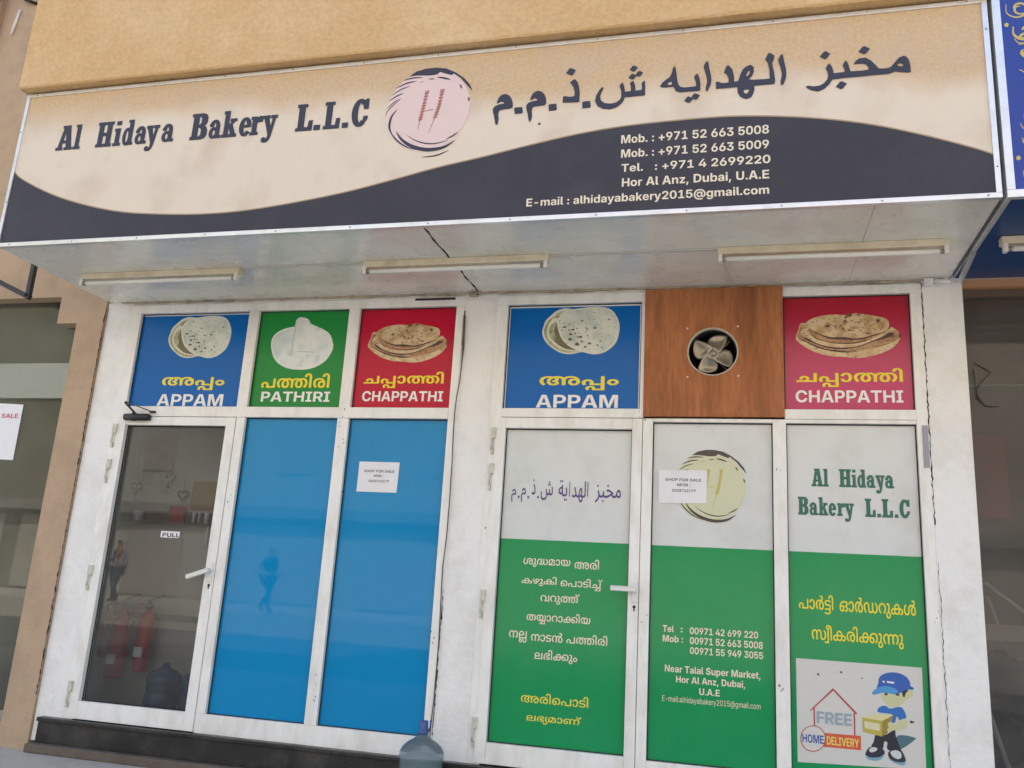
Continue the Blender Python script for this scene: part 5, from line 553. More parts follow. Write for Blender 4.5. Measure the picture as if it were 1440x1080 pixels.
FLYER = [('paper', 0, [(2.134, 0.942), (2.779, 0.94), (2.775, 0.428), (2.134, 0.404)]), ('shadow', 1, [(2.644, 0.586), (2.726, 0.583), (2.721, 0.567), (2.657, 0.519), (2.626, 0.527)]), ('red_line', 0, [(2.203, 0.674), (2.325, 0.799), (2.444, 0.68), (2.438, 0.672), (2.325, 0.786), (2.207, 0.67)]), ('red_line', 0, [(2.22, 0.685), (2.228, 0.689), (2.227, 0.591), (2.22, 0.59)]), ('red_line', 0, [(2.425, 0.681), (2.433, 0.678), (2.432, 0.564), (2.425, 0.563)]), ('red_box', 0, [(2.27, 0.565), (2.459, 0.566), (2.458, 0.494), (2.268, 0.493)]), ('cap_blue', 1, [(2.557, 0.846), (2.561, 0.87), (2.583, 0.891), (2.621, 0.904), (2.663, 0.903), (2.699, 0.887), (2.716, 0.861), (2.718, 0.842), (2.733, 0.834), (2.73, 0.824), (2.696, 0.816), (2.637, 0.79), (2.616, 0.796), (2.569, 0.798), (2.548, 0.812)]), ('cap_light', 1, [(2.524, 0.791), (2.532, 0.803), (2.565, 0.825), (2.607, 0.831), (2.644, 0.82), (2.653, 0.802), (2.637, 0.792), (2.606, 0.795), (2.574, 0.794), (2.531, 0.782)]), ('face', 1, [(2.574, 0.787), (2.616, 0.794), (2.648, 0.791), (2.682, 0.802), (2.707, 0.823), (2.726, 0.816), (2.723, 0.789), (2.699, 0.774), (2.686, 0.765), (2.666, 0.742), (2.629, 0.725), (2.598, 0.736), (2.575, 0.763)]), ('hair', 1, [(2.675, 0.809), (2.701, 0.819), (2.706, 0.817), (2.693, 0.803), (2.686, 0.783), (2.678, 0.785)]), ('hair', 1, [(2.587, 0.794), (2.599, 0.795), (2.601, 0.787), (2.592, 0.783), (2.587, 0.786)]), ('hair', 1, [(2.645, 0.798), (2.658, 0.797), (2.658, 0.788), (2.648, 0.786), (2.643, 0.791)]), ('shirt', 1, [(2.547, 0.707), (2.561, 0.723), (2.587, 0.73), (2.613, 0.718), (2.655, 0.73), (2.676, 0.721), (2.69, 0.685), (2.684, 0.674), (2.658, 0.661), (2.643, 0.681), (2.631, 0.648), (2.61, 0.652), (2.622, 0.687), (2.58, 0.692), (2.552, 0.694)]), ('face', 1, [(2.658, 0.664), (2.684, 0.673), (2.696, 0.654), (2.682, 0.626), (2.65, 0.613), (2.608, 0.601), (2.596, 0.619), (2.61, 0.646), (2.631, 0.64)]), ('trouser', 1, [(2.534, 0.579), (2.565, 0.579), (2.587, 0.586), (2.629, 0.611), (2.633, 0.585), (2.647, 0.539), (2.656, 0.509), (2.625, 0.501), (2.589, 0.513), (2.59, 0.544), (2.575, 0.548), (2.563, 0.51), (2.511, 0.516), (2.522, 0.543)]), ('shoe', 1, [(2.479, 0.481), (2.495, 0.509), (2.521, 0.519), (2.563, 0.513), (2.575, 0.491), (2.556, 0.465), (2.519, 0.451), (2.485, 0.461)]), ('shoe', 1, [(2.591, 0.492), (2.615, 0.513), (2.651, 0.519), (2.671, 0.489), (2.677, 0.459), (2.663, 0.445), (2.633, 0.449), (2.602, 0.462)]), ('toe', 1, [(2.497, 0.499), (2.513, 0.515), (2.537, 0.513), (2.534, 0.5), (2.51, 0.489)]), ('toe', 1, [(2.604, 0.501), (2.63, 0.511), (2.653, 0.503), (2.657, 0.48), (2.639, 0.468), (2.613, 0.479)]), ('sole', 1, [(2.479, 0.473), (2.503, 0.463), (2.551, 0.47), (2.572, 0.488), (2.561, 0.463), (2.524, 0.448), (2.487, 0.455)]), ('sole', 1, [(2.597, 0.467), (2.628, 0.454), (2.664, 0.455), (2.677, 0.464), (2.669, 0.443), (2.643, 0.441), (2.607, 0.455)]), ('box_top', 0, [(2.468, 0.661), (2.527, 0.683), (2.625, 0.686), (2.568, 0.651)]), ('box_front', 0, [(2.468, 0.661), (2.568, 0.651), (2.564, 0.573), (2.471, 0.589)]), ('box_label', 0, [(2.479, 0.644), (2.556, 0.636), (2.554, 0.6), (2.481, 0.608)]), ('box_side', 0, [(2.568, 0.651), (2.625, 0.686), (2.618, 0.652), (2.599, 0.64), (2.606, 0.625), (2.593, 0.608), (2.595, 0.595), (2.564, 0.573)]), ('face', 1, [(2.608, 0.651), (2.623, 0.645), (2.63, 0.627), (2.608, 0.604), (2.59, 0.61), (2.601, 0.624), (2.594, 0.637)]), ('white_mark', 0, [(2.579, 0.857), (2.587, 0.859), (2.589, 0.849), (2.58, 0.847)]), ('white_mark', 0, [(2.6, 0.858), (2.637, 0.856), (2.636, 0.846), (2.6, 0.849)]), ('speck', 1, [(2.245, 0.87), (2.253, 0.87), (2.254, 0.861), (2.246, 0.859)]), ('speck', 1, [(2.364, 0.89), (2.373, 0.889), (2.373, 0.881), (2.365, 0.881)]), ('speck', 1, [(2.707, 0.666), (2.728, 0.662), (2.725, 0.657), (2.709, 0.653)]), ('speck', 1, [(2.472, 0.865), (2.479, 0.864), (2.478, 0.86), (2.473, 0.86)])]
FLYER_RING = [[(2.28, 0.536), (2.279, 0.523), (2.275, 0.51), (2.268, 0.498), (2.26, 0.487), (2.25, 0.478), (2.239, 0.471), (2.226, 0.466), (2.214, 0.464), (2.201, 0.464), (2.189, 0.466), (2.178, 0.471), (2.168, 0.479), (2.16, 0.488), (2.154, 0.499), (2.151, 0.511), (2.15, 0.524), (2.151, 0.538), (2.155, 0.551), (2.162, 0.563), (2.17, 0.574), (2.18, 0.583), (2.192, 0.59), (2.204, 0.595), (2.217, 0.598), (2.229, 0.598), (2.242, 0.595), (2.253, 0.59), (2.262, 0.582), (2.27, 0.573), (2.276, 0.562), (2.279, 0.549)], [(2.276, 0.536), (2.274, 0.524), (2.271, 0.512), (2.265, 0.5), (2.257, 0.49), (2.248, 0.482), (2.237, 0.475), (2.226, 0.47), (2.214, 0.468), (2.202, 0.468), (2.191, 0.47), (2.18, 0.475), (2.171, 0.482), (2.164, 0.491), (2.158, 0.501), (2.155, 0.513), (2.154, 0.525), (2.156, 0.537), (2.159, 0.549), (2.165, 0.561), (2.173, 0.571), (2.182, 0.58), (2.193, 0.586), (2.205, 0.591), (2.217, 0.593), (2.228, 0.593), (2.24, 0.591), (2.25, 0.586), (2.259, 0.579), (2.266, 0.57), (2.272, 0.56), (2.275, 0.548)]]
APPAM = [('rim', 1, [(0.327, 0.984), (0.184, 0.944), (0.108, 0.846), (0.041, 0.74), (0.012, 0.611), (0.0, 0.442), (0.053, 0.27), (0.145, 0.141), (0.253, 0.041), (0.373, 0.009), (0.512, 0.05), (0.61, 0.119), (0.537, 0.824)]), ('under', 1, [(0.322, 0.931), (0.2, 0.893), (0.149, 0.821), (0.08, 0.74), (0.031, 0.596), (0.024, 0.439), (0.075, 0.27), (0.165, 0.147), (0.261, 0.066), (0.369, 0.038), (0.5, 0.066), (0.571, 0.119), (0.498, 0.824)]), ('rim', 1, [(0.182, 0.777), (0.094, 0.696), (0.061, 0.555), (0.067, 0.411), (0.12, 0.282), (0.21, 0.166), (0.294, 0.103), (0.384, 0.078), (0.498, 0.094), (0.388, 0.404)]), ('brown', 1, [(0.2, 0.721), (0.139, 0.652), (0.104, 0.524), (0.122, 0.354), (0.216, 0.21), (0.312, 0.122), (0.4, 0.1), (0.457, 0.107), (0.394, 0.348), (0.245, 0.661)]), ('under', 1, [(0.18, 0.708), (0.12, 0.652), (0.084, 0.524), (0.1, 0.382), (0.159, 0.282), (0.178, 0.379), (0.155, 0.495), (0.171, 0.621)]), ('rim', 1, [(0.186, 0.749), (0.292, 0.94), (0.443, 0.972), (0.614, 1.0), (0.769, 0.994), (0.876, 0.947), (0.951, 0.824), (1.0, 0.627), (0.996, 0.404), (0.957, 0.223), (0.876, 0.094), (0.79, 0.022), (0.688, 0.0), (0.58, 0.034), (0.459, 0.091), (0.341, 0.201), (0.261, 0.335), (0.214, 0.492), (0.188, 0.649)]), ('top', 1, [(0.21, 0.721), (0.306, 0.903), (0.457, 0.94), (0.618, 0.969), (0.761, 0.966), (0.861, 0.928), (0.933, 0.812), (0.98, 0.627), (0.976, 0.417), (0.937, 0.245), (0.865, 0.129), (0.78, 0.056), (0.684, 0.034), (0.586, 0.066), (0.465, 0.129), (0.359, 0.229), (0.28, 0.351), (0.235, 0.492), (0.208, 0.636)]), ('hole', 1, [(0.316, 0.583), (0.308, 0.564), (0.288, 0.564), (0.276, 0.583), (0.284, 0.602), (0.304, 0.602)]), ('hole', 1, [(0.371, 0.517), (0.365, 0.505), (0.351, 0.505), (0.341, 0.517), (0.347, 0.533), (0.363, 0.53)]), ('hole', 1, [(0.425, 0.524), (0.418, 0.505), (0.396, 0.505), (0.382, 0.524), (0.392, 0.542), (0.412, 0.542)]), ('hole', 1, [(0.467, 0.549), (0.463, 0.539), (0.449, 0.539), (0.441, 0.552), (0.447, 0.561), (0.459, 0.561)]), ('hole', 1, [(0.451, 0.445), (0.445, 0.429), (0.431, 0.433), (0.422, 0.445), (0.427, 0.458), (0.443, 0.458)]), ('hole', 1, [(0.4, 0.423), (0.39, 0.404), (0.367, 0.404), (0.353, 0.426), (0.363, 0.448), (0.386, 0.445)]), ('hole', 1, [(0.4, 0.32), (0.39, 0.295), (0.361, 0.295), (0.345, 0.32), (0.357, 0.345), (0.384, 0.345)]), ('hole', 1, [(0.527, 0.367), (0.52, 0.345), (0.498, 0.345), (0.486, 0.367), (0.494, 0.386), (0.516, 0.386)]), ('hole', 1, [(0.484, 0.367), (0.478, 0.354), (0.463, 0.354), (0.453, 0.367), (0.461, 0.379), (0.475, 0.379)]), ('hole', 1, [(0.496, 0.21), (0.484, 0.185), (0.453, 0.185), (0.435, 0.213), (0.447, 0.238), (0.478, 0.238)]), ('hole', 1, [(0.535, 0.282), (0.529, 0.266), (0.516, 0.266), (0.506, 0.282), (0.512, 0.295), (0.527, 0.295)]), ('hole', 1, [(0.647, 0.229), (0.639, 0.21), (0.618, 0.21), (0.606, 0.229), (0.614, 0.251), (0.635, 0.248)]), ('hole', 1, [(0.59, 0.154), (0.584, 0.138), (0.565, 0.138), (0.553, 0.154), (0.561, 0.172), (0.58, 0.172)]), ('hole', 1, [(0.537, 0.705), (0.529, 0.69), (0.514, 0.69), (0.504, 0.705), (0.51, 0.721), (0.527, 0.721)]), ('hole', 1, [(0.708, 0.552), (0.7, 0.533), (0.68, 0.533), (0.671, 0.552), (0.676, 0.571), (0.696, 0.567)]), ('hole', 1, [(0.776, 0.27), (0.773, 0.257), (0.759, 0.257), (0.753, 0.27), (0.757, 0.282), (0.771, 0.282)]), ('hole', 1, [(0.745, 0.185), (0.739, 0.172), (0.724, 0.172), (0.716, 0.185), (0.722, 0.201), (0.737, 0.201)]), ('hole', 1, [(0.8, 0.135), (0.794, 0.125), (0.782, 0.125), (0.775, 0.138), (0.78, 0.147), (0.792, 0.147)]), ('hole', 1, [(0.88, 0.721), (0.875, 0.708), (0.861, 0.708), (0.851, 0.724), (0.857, 0.737), (0.873, 0.737)]), ('pale_hole', 1, [(0.745, 0.881), (0.741, 0.875), (0.733, 0.875), (0.727, 0.881), (0.731, 0.89), (0.739, 0.89)]), ('hole', 1, [(0.271, 0.511), (0.267, 0.502), (0.257, 0.502), (0.249, 0.514), (0.255, 0.524), (0.265, 0.524)]), ('pale_hole', 1, [(0.61, 0.539), (0.6, 0.517), (0.575, 0.517), (0.559, 0.539), (0.571, 0.564), (0.594, 0.564)]), ('pale_hole', 1, [(0.439, 0.292), (0.435, 0.282), (0.427, 0.282), (0.422, 0.292), (0.425, 0.298), (0.433, 0.298)]), ('hole', 1, [(0.545, 0.251), (0.541, 0.241), (0.529, 0.241), (0.524, 0.251), (0.527, 0.26), (0.539, 0.26)]), ('pale_hole', 1, [(0.427, 0.357), (0.424, 0.351), (0.416, 0.351), (0.41, 0.357), (0.414, 0.367), (0.422, 0.367)]), ('hole', 1, [(0.441, 0.448), (0.437, 0.439), (0.425, 0.439), (0.42, 0.448), (0.424, 0.458), (0.435, 0.458)]), ('hole', 1, [(0.394, 0.436), (0.39, 0.426), (0.38, 0.426), (0.375, 0.436), (0.378, 0.445), (0.388, 0.442)]), ('pale_hole', 1, [(0.347, 0.608), (0.343, 0.602), (0.337, 0.602), (0.333, 0.608), (0.337, 0.614), (0.343, 0.614)]), ('pale_hole', 1, [(0.447, 0.188), (0.443, 0.182), (0.437, 0.182), (0.431, 0.188), (0.435, 0.194), (0.443, 0.194)]), ('pale_hole', 1, [(0.578, 0.458), (0.575, 0.448), (0.567, 0.448), (0.563, 0.458), (0.565, 0.464), (0.575, 0.464)]), ('pale_hole', 1, [(0.335, 0.489), (0.333, 0.483), (0.327, 0.483), (0.324, 0.489), (0.325, 0.495), (0.331, 0.495)]), ('pale_hole', 1, [(0.38, 0.429), (0.376, 0.42), (0.369, 0.423), (0.363, 0.429), (0.367, 0.439), (0.375, 0.436)]), ('pale_hole', 1, [(0.561, 0.63), (0.557, 0.624), (0.553, 0.624), (0.549, 0.63), (0.551, 0.633), (0.557, 0.633)]), ('pale_hole', 1, [(0.425, 0.596), (0.422, 0.589), (0.414, 0.589), (0.408, 0.596), (0.412, 0.605), (0.42, 0.605)]), ('hole', 1, [(0.606, 0.389), (0.602, 0.379), (0.592, 0.379), (0.584, 0.392), (0.588, 0.401), (0.6, 0.401)]), ('hole', 1, [(0.284, 0.577), (0.278, 0.567), (0.269, 0.567), (0.263, 0.577), (0.267, 0.586), (0.276, 0.586)]), ('pale_hole', 1, [(0.455, 0.602), (0.453, 0.599), (0.447, 0.599), (0.445, 0.602), (0.447, 0.608), (0.451, 0.608)]), ('hole', 1, [(0.482, 0.254), (0.478, 0.248), (0.469, 0.248), (0.463, 0.257), (0.467, 0.263), (0.476, 0.263)]), ('pale_hole', 1, [(0.439, 0.382), (0.437, 0.379), (0.431, 0.379), (0.427, 0.382), (0.429, 0.389), (0.435, 0.389)]), ('pale_hole', 1, [(0.449, 0.285), (0.447, 0.279), (0.441, 0.279), (0.437, 0.285), (0.439, 0.292), (0.447, 0.292)]), ('hole', 1, [(0.367, 0.643), (0.363, 0.633), (0.351, 0.633), (0.345, 0.643), (0.349, 0.655), (0.361, 0.652)]), ('hole', 1, [(0.404, 0.31), (0.4, 0.304), (0.39, 0.304), (0.384, 0.313), (0.388, 0.32), (0.398, 0.32)]), ('pale_hole', 1, [(0.38, 0.335), (0.378, 0.329), (0.373, 0.329), (0.371, 0.335), (0.373, 0.339), (0.376, 0.339)]), ('pale_hole', 1, [(0.6, 0.414), (0.598, 0.408), (0.592, 0.408), (0.588, 0.414), (0.59, 0.417), (0.596, 0.417)]), ('pale_hole', 1, [(0.543, 0.382), (0.541, 0.376), (0.535, 0.376), (0.533, 0.382), (0.535, 0.386), (0.539, 0.386)]), ('hole', 1, [(0.494, 0.442), (0.488, 0.433), (0.478, 0.433), (0.473, 0.442), (0.476, 0.451), (0.486, 0.451)]), ('hole', 1, [(0.345, 0.238), (0.341, 0.229), (0.333, 0.229), (0.327, 0.238), (0.331, 0.245), (0.339, 0.245)]), ('hole', 1, [(0.49, 0.639), (0.486, 0.63), (0.476, 0.63), (0.471, 0.639), (0.475, 0.649), (0.484, 0.649)])]
APPAM_BOX = [-2.212, 2.713, -1.702, 3.032]
CHAPPATHI = [('c_edge', 1, [(0.091, 0.803), (0.031, 0.659), (0.0, 0.459), (0.027, 0.366), (0.094, 0.254), (0.19, 0.14), (0.334, 0.047), (0.477, 0.025), (0.588, 0.0), (0.712, 0.029), (0.852, 0.125), (0.949, 0.251), (0.998, 0.384), (1.0, 0.513), (0.966, 0.624), (0.919, 0.67), (0.861, 0.495), (0.484, 0.509)]), ('c_dark', 1, [(0.029, 0.455), (0.096, 0.366), (0.221, 0.229), (0.355, 0.154), (0.497, 0.122), (0.667, 0.172), (0.856, 0.276), (0.99, 0.427), (0.991, 0.513), (0.578, 0.505), (0.196, 0.609), (0.05, 0.545)]), ('c_mid', 1, [(0.019, 0.48), (0.077, 0.409), (0.192, 0.294), (0.307, 0.204), (0.441, 0.168), (0.573, 0.143), (0.715, 0.194), (0.856, 0.287), (0.969, 0.384), (0.995, 0.491), (0.966, 0.613), (0.767, 0.498), (0.29, 0.448), (0.081, 0.746), (0.036, 0.649)]), ('c_dark', 1, [(0.096, 0.43), (0.213, 0.305), (0.326, 0.222), (0.479, 0.201), (0.631, 0.262), (0.765, 0.366), (0.906, 0.452), (0.954, 0.538), (0.861, 0.541), (0.576, 0.394), (0.29, 0.38), (0.108, 0.634)]), ('c_edge', 1, [(0.05, 0.566), (0.117, 0.455), (0.221, 0.326), (0.336, 0.258), (0.479, 0.233), (0.612, 0.272), (0.746, 0.38), (0.861, 0.495), (0.919, 0.638), (0.768, 0.588), (0.386, 0.444), (0.118, 0.677)]), ('c_dark', 1, [(0.175, 0.473), (0.271, 0.384), (0.405, 0.323), (0.556, 0.319), (0.671, 0.369), (0.796, 0.498), (0.861, 0.563), (0.578, 0.437), (0.292, 0.491), (0.137, 0.656)]), ('c_mid', 1, [(0.146, 0.541), (0.223, 0.437), (0.338, 0.362), (0.48, 0.337), (0.614, 0.362), (0.719, 0.423), (0.842, 0.541), (0.901, 0.659), (0.768, 0.609), (0.388, 0.466), (0.139, 0.677)]), ('c_dark', 1, [(0.129, 0.677), (0.225, 0.538), (0.338, 0.434), (0.482, 0.409), (0.614, 0.405), (0.729, 0.466), (0.842, 0.563), (0.901, 0.67), (0.77, 0.631), (0.484, 0.552), (0.197, 0.674)]), ('c_top', 1, [(0.091, 0.746), (0.13, 0.857), (0.228, 0.943), (0.374, 0.982), (0.509, 0.964), (0.587, 1.0), (0.681, 0.971), (0.803, 0.918), (0.887, 0.857), (0.907, 0.713), (0.866, 0.595), (0.767, 0.52), (0.672, 0.462), (0.578, 0.437), (0.463, 0.47), (0.34, 0.473), (0.225, 0.563), (0.129, 0.677)]), ('c_char', 1, [(0.338, 0.602), (0.334, 0.595), (0.326, 0.595), (0.321, 0.602), (0.326, 0.609), (0.334, 0.609)]), ('c_spot', 1, [(0.41, 0.896), (0.401, 0.885), (0.388, 0.885), (0.381, 0.896), (0.388, 0.91), (0.403, 0.907)]), ('c_spot', 1, [(0.659, 0.842), (0.655, 0.835), (0.647, 0.835), (0.643, 0.842), (0.647, 0.849), (0.655, 0.849)]), ('c_char', 1, [(0.322, 0.781), (0.319, 0.774), (0.31, 0.778), (0.305, 0.781), (0.31, 0.789), (0.319, 0.789)]), ('c_spot', 1, [(0.647, 0.616), (0.638, 0.606), (0.624, 0.606), (0.617, 0.62), (0.624, 0.631), (0.638, 0.631)]), ('c_spot', 1, [(0.691, 0.731), (0.686, 0.72), (0.674, 0.72), (0.669, 0.731), (0.676, 0.742), (0.686, 0.742)]), ('c_char', 1, [(0.46, 0.717), (0.453, 0.706), (0.437, 0.706), (0.431, 0.717), (0.439, 0.731), (0.453, 0.728)]), ('c_spot', 1, [(0.226, 0.703), (0.223, 0.695), (0.214, 0.695), (0.211, 0.703), (0.214, 0.71), (0.223, 0.71)]), ('c_spot', 1, [(0.693, 0.763), (0.686, 0.753), (0.674, 0.753), (0.667, 0.767), (0.674, 0.774), (0.686, 0.774)]), ('c_char', 1, [(0.583, 0.659), (0.578, 0.649), (0.566, 0.649), (0.561, 0.659), (0.568, 0.667), (0.578, 0.667)]), ('c_spot', 1, [(0.523, 0.796), (0.515, 0.781), (0.501, 0.781), (0.494, 0.796), (0.501, 0.806), (0.515, 0.806)]), ('c_spot', 1, [(0.81, 0.76), (0.803, 0.753), (0.791, 0.753), (0.784, 0.763), (0.791, 0.774), (0.804, 0.771)]), ('c_char', 1, [(0.338, 0.602), (0.333, 0.595), (0.324, 0.595), (0.321, 0.602), (0.324, 0.609), (0.333, 0.609)]), ('c_spot', 1, [(0.822, 0.796), (0.816, 0.785), (0.803, 0.789), (0.798, 0.799), (0.803, 0.81), (0.816, 0.806)]), ('c_spot', 1, [(0.758, 0.842), (0.753, 0.839), (0.746, 0.839), (0.743, 0.846), (0.746, 0.853), (0.755, 0.849)]), ('c_char', 1, [(0.511, 0.9), (0.504, 0.889), (0.491, 0.889), (0.482, 0.9), (0.491, 0.914), (0.504, 0.914)]), ('c_spot', 1, [(0.568, 0.832), (0.559, 0.817), (0.542, 0.821), (0.535, 0.835), (0.542, 0.846), (0.559, 0.846)]), ('c_spot', 1, [(0.36, 0.756), (0.355, 0.749), (0.343, 0.749), (0.338, 0.756), (0.343, 0.767), (0.355, 0.767)]), ('c_char', 1, [(0.539, 0.616), (0.53, 0.602), (0.513, 0.606), (0.503, 0.62), (0.513, 0.634), (0.53, 0.634)]), ('c_spot', 1, [(0.858, 0.742), (0.849, 0.728), (0.832, 0.728), (0.825, 0.742), (0.834, 0.756), (0.849, 0.756)]), ('c_spot', 1, [(0.252, 0.699), (0.249, 0.692), (0.24, 0.692), (0.237, 0.699), (0.24, 0.706), (0.249, 0.706)]), ('c_char', 1, [(0.811, 0.792), (0.806, 0.785), (0.796, 0.785), (0.792, 0.796), (0.796, 0.803), (0.806, 0.803)]), ('c_spot', 1, [(0.726, 0.814), (0.715, 0.796), (0.696, 0.799), (0.686, 0.814), (0.696, 0.832), (0.715, 0.828)]), ('c_spot', 1, [(0.557, 0.663), (0.552, 0.656), (0.545, 0.656), (0.54, 0.663), (0.545, 0.67), (0.554, 0.67)]), ('c_char', 1, [(0.569, 0.685), (0.564, 0.677), (0.552, 0.677), (0.547, 0.688), (0.552, 0.695), (0.564, 0.695)]), ('c_spot', 1, [(0.444, 0.695), (0.439, 0.688), (0.429, 0.688), (0.424, 0.695), (0.429, 0.706), (0.439, 0.703)]), ('c_spot', 1, [(0.489, 0.609), (0.48, 0.595), (0.465, 0.595), (0.456, 0.609), (0.465, 0.624), (0.48, 0.624)]), ('c_char', 1, [(0.331, 0.71), (0.321, 0.695), (0.3, 0.695), (0.292, 0.713), (0.302, 0.728), (0.321, 0.728)]), ('c_spot', 1, [(0.734, 0.713), (0.731, 0.706), (0.722, 0.706), (0.719, 0.713), (0.722, 0.72), (0.731, 0.72)]), ('c_spot', 1, [(0.597, 0.692), (0.592, 0.685), (0.58, 0.685), (0.575, 0.692), (0.58, 0.703), (0.592, 0.703)]), ('c_char', 1, [(0.631, 0.796), (0.624, 0.781), (0.609, 0.781), (0.602, 0.796), (0.611, 0.806), (0.624, 0.806)]), ('c_spot', 1, [(0.597, 0.792), (0.592, 0.785), (0.58, 0.785), (0.575, 0.796), (0.581, 0.803), (0.592, 0.803)]), ('c_spot', 1, [(0.652, 0.584), (0.648, 0.577), (0.638, 0.577), (0.633, 0.588), (0.638, 0.595), (0.648, 0.595)]), ('c_char', 1, [(0.463, 0.674), (0.458, 0.663), (0.449, 0.667), (0.444, 0.674), (0.449, 0.681), (0.458, 0.681)]), ('c_spot', 1, [(0.52, 0.921), (0.513, 0.907), (0.496, 0.907), (0.487, 0.921), (0.496, 0.935), (0.513, 0.935)]), ('c_spot', 1, [(0.688, 0.556), (0.679, 0.545), (0.664, 0.545), (0.655, 0.559), (0.664, 0.57), (0.679, 0.57)]), ('c_char', 1, [(0.184, 0.814), (0.177, 0.803), (0.166, 0.803), (0.16, 0.814), (0.166, 0.821), (0.178, 0.821)]), ('c_spot', 1, [(0.506, 0.803), (0.496, 0.785), (0.477, 0.785), (0.467, 0.803), (0.477, 0.817), (0.496, 0.817)]), ('c_spot', 1, [(0.401, 0.824), (0.393, 0.81), (0.374, 0.81), (0.365, 0.824), (0.376, 0.839), (0.393, 0.839)]), ('c_char', 1, [(0.719, 0.541), (0.71, 0.523), (0.69, 0.523), (0.681, 0.541), (0.691, 0.556), (0.71, 0.556)]), ('c_spot', 1, [(0.389, 0.882), (0.384, 0.875), (0.374, 0.875), (0.369, 0.885), (0.374, 0.892), (0.384, 0.892)]), ('c_spot', 1, [(0.573, 0.613), (0.564, 0.599), (0.545, 0.599), (0.537, 0.613), (0.545, 0.627), (0.564, 0.627)]), ('c_char', 1, [(0.48, 0.652), (0.472, 0.638), (0.458, 0.642), (0.451, 0.652), (0.458, 0.663), (0.473, 0.663)]), ('c_spot', 1, [(0.324, 0.713), (0.314, 0.699), (0.297, 0.699), (0.288, 0.713), (0.297, 0.728), (0.316, 0.728)]), ('c_spot', 1, [(0.501, 0.753), (0.494, 0.742), (0.479, 0.742), (0.472, 0.753), (0.479, 0.767), (0.494, 0.763)]), ('c_char', 1, [(0.585, 0.516), (0.58, 0.509), (0.569, 0.509), (0.563, 0.52), (0.569, 0.527), (0.58, 0.527)]), ('c_char', 1, [(0.338, 0.724), (0.328, 0.706), (0.309, 0.706), (0.298, 0.728), (0.309, 0.746), (0.329, 0.746)]), ('c_char', 1, [(0.506, 0.821), (0.497, 0.803), (0.479, 0.803), (0.468, 0.821), (0.479, 0.839), (0.497, 0.839)]), ('c_char', 1, [(0.557, 0.95), (0.542, 0.925), (0.513, 0.925), (0.499, 0.953), (0.515, 0.982), (0.542, 0.978)]), ('c_char', 1, [(0.823, 0.828), (0.811, 0.806), (0.789, 0.806), (0.779, 0.832), (0.791, 0.849), (0.813, 0.849)]), ('c_char', 1, [(0.638, 0.957), (0.628, 0.939), (0.609, 0.943), (0.599, 0.961), (0.609, 0.978), (0.63, 0.978)]), ('c_char', 1, [(0.403, 0.713), (0.396, 0.699), (0.384, 0.699), (0.377, 0.713), (0.384, 0.724), (0.396, 0.724)]), ('c_spot', 1, [(0.163, 0.509), (0.158, 0.502), (0.149, 0.502), (0.146, 0.509), (0.149, 0.516), (0.158, 0.516)]), ('c_spot', 1, [(0.127, 0.502), (0.12, 0.491), (0.106, 0.491), (0.101, 0.502), (0.106, 0.513), (0.12, 0.513)]), ('c_spot', 1, [(0.184, 0.523), (0.177, 0.513), (0.165, 0.513), (0.16, 0.523), (0.166, 0.534), (0.177, 0.534)]), ('c_spot', 1, [(0.122, 0.613), (0.115, 0.602), (0.103, 0.602), (0.098, 0.613), (0.105, 0.62), (0.115, 0.62)]), ('c_spot', 1, [(0.173, 0.563), (0.166, 0.548), (0.151, 0.548), (0.144, 0.563), (0.153, 0.573), (0.166, 0.573)]), ('c_spot', 1, [(0.163, 0.548), (0.158, 0.541), (0.151, 0.541), (0.146, 0.548), (0.151, 0.556), (0.16, 0.556)]), ('c_spot', 1, [(0.072, 0.484), (0.063, 0.473), (0.05, 0.473), (0.041, 0.484), (0.05, 0.498), (0.065, 0.498)]), ('c_spot', 1, [(0.175, 0.541), (0.17, 0.53), (0.158, 0.53), (0.153, 0.541), (0.158, 0.552), (0.17, 0.548)]), ('c_spot', 1, [(0.206, 0.527), (0.199, 0.516), (0.185, 0.52), (0.178, 0.53), (0.185, 0.541), (0.199, 0.538)]), ('c_spot', 1, [(0.096, 0.473), (0.093, 0.462), (0.082, 0.462), (0.077, 0.473), (0.082, 0.48), (0.093, 0.48)]), ('c_spot', 1, [(0.187, 0.57), (0.182, 0.563), (0.175, 0.563), (0.17, 0.57), (0.175, 0.577), (0.184, 0.577)]), ('c_spot', 1, [(0.094, 0.548), (0.087, 0.538), (0.074, 0.538), (0.067, 0.548), (0.074, 0.559), (0.087, 0.559)]), ('c_spot', 1, [(0.087, 0.545), (0.082, 0.538), (0.07, 0.538), (0.065, 0.545), (0.07, 0.556), (0.082, 0.556)]), ('c_spot', 1, [(0.151, 0.434), (0.144, 0.423), (0.132, 0.423), (0.125, 0.434), (0.132, 0.444), (0.146, 0.444)]), ('c_spot', 1, [(0.117, 0.509), (0.11, 0.498), (0.096, 0.498), (0.091, 0.509), (0.096, 0.52), (0.11, 0.52)]), ('c_spot', 1, [(0.177, 0.505), (0.17, 0.495), (0.158, 0.495), (0.151, 0.505), (0.158, 0.516), (0.172, 0.516)])]
CHAPPATHI_BOX = [2.166, 2.673, 2.749, 2.952]
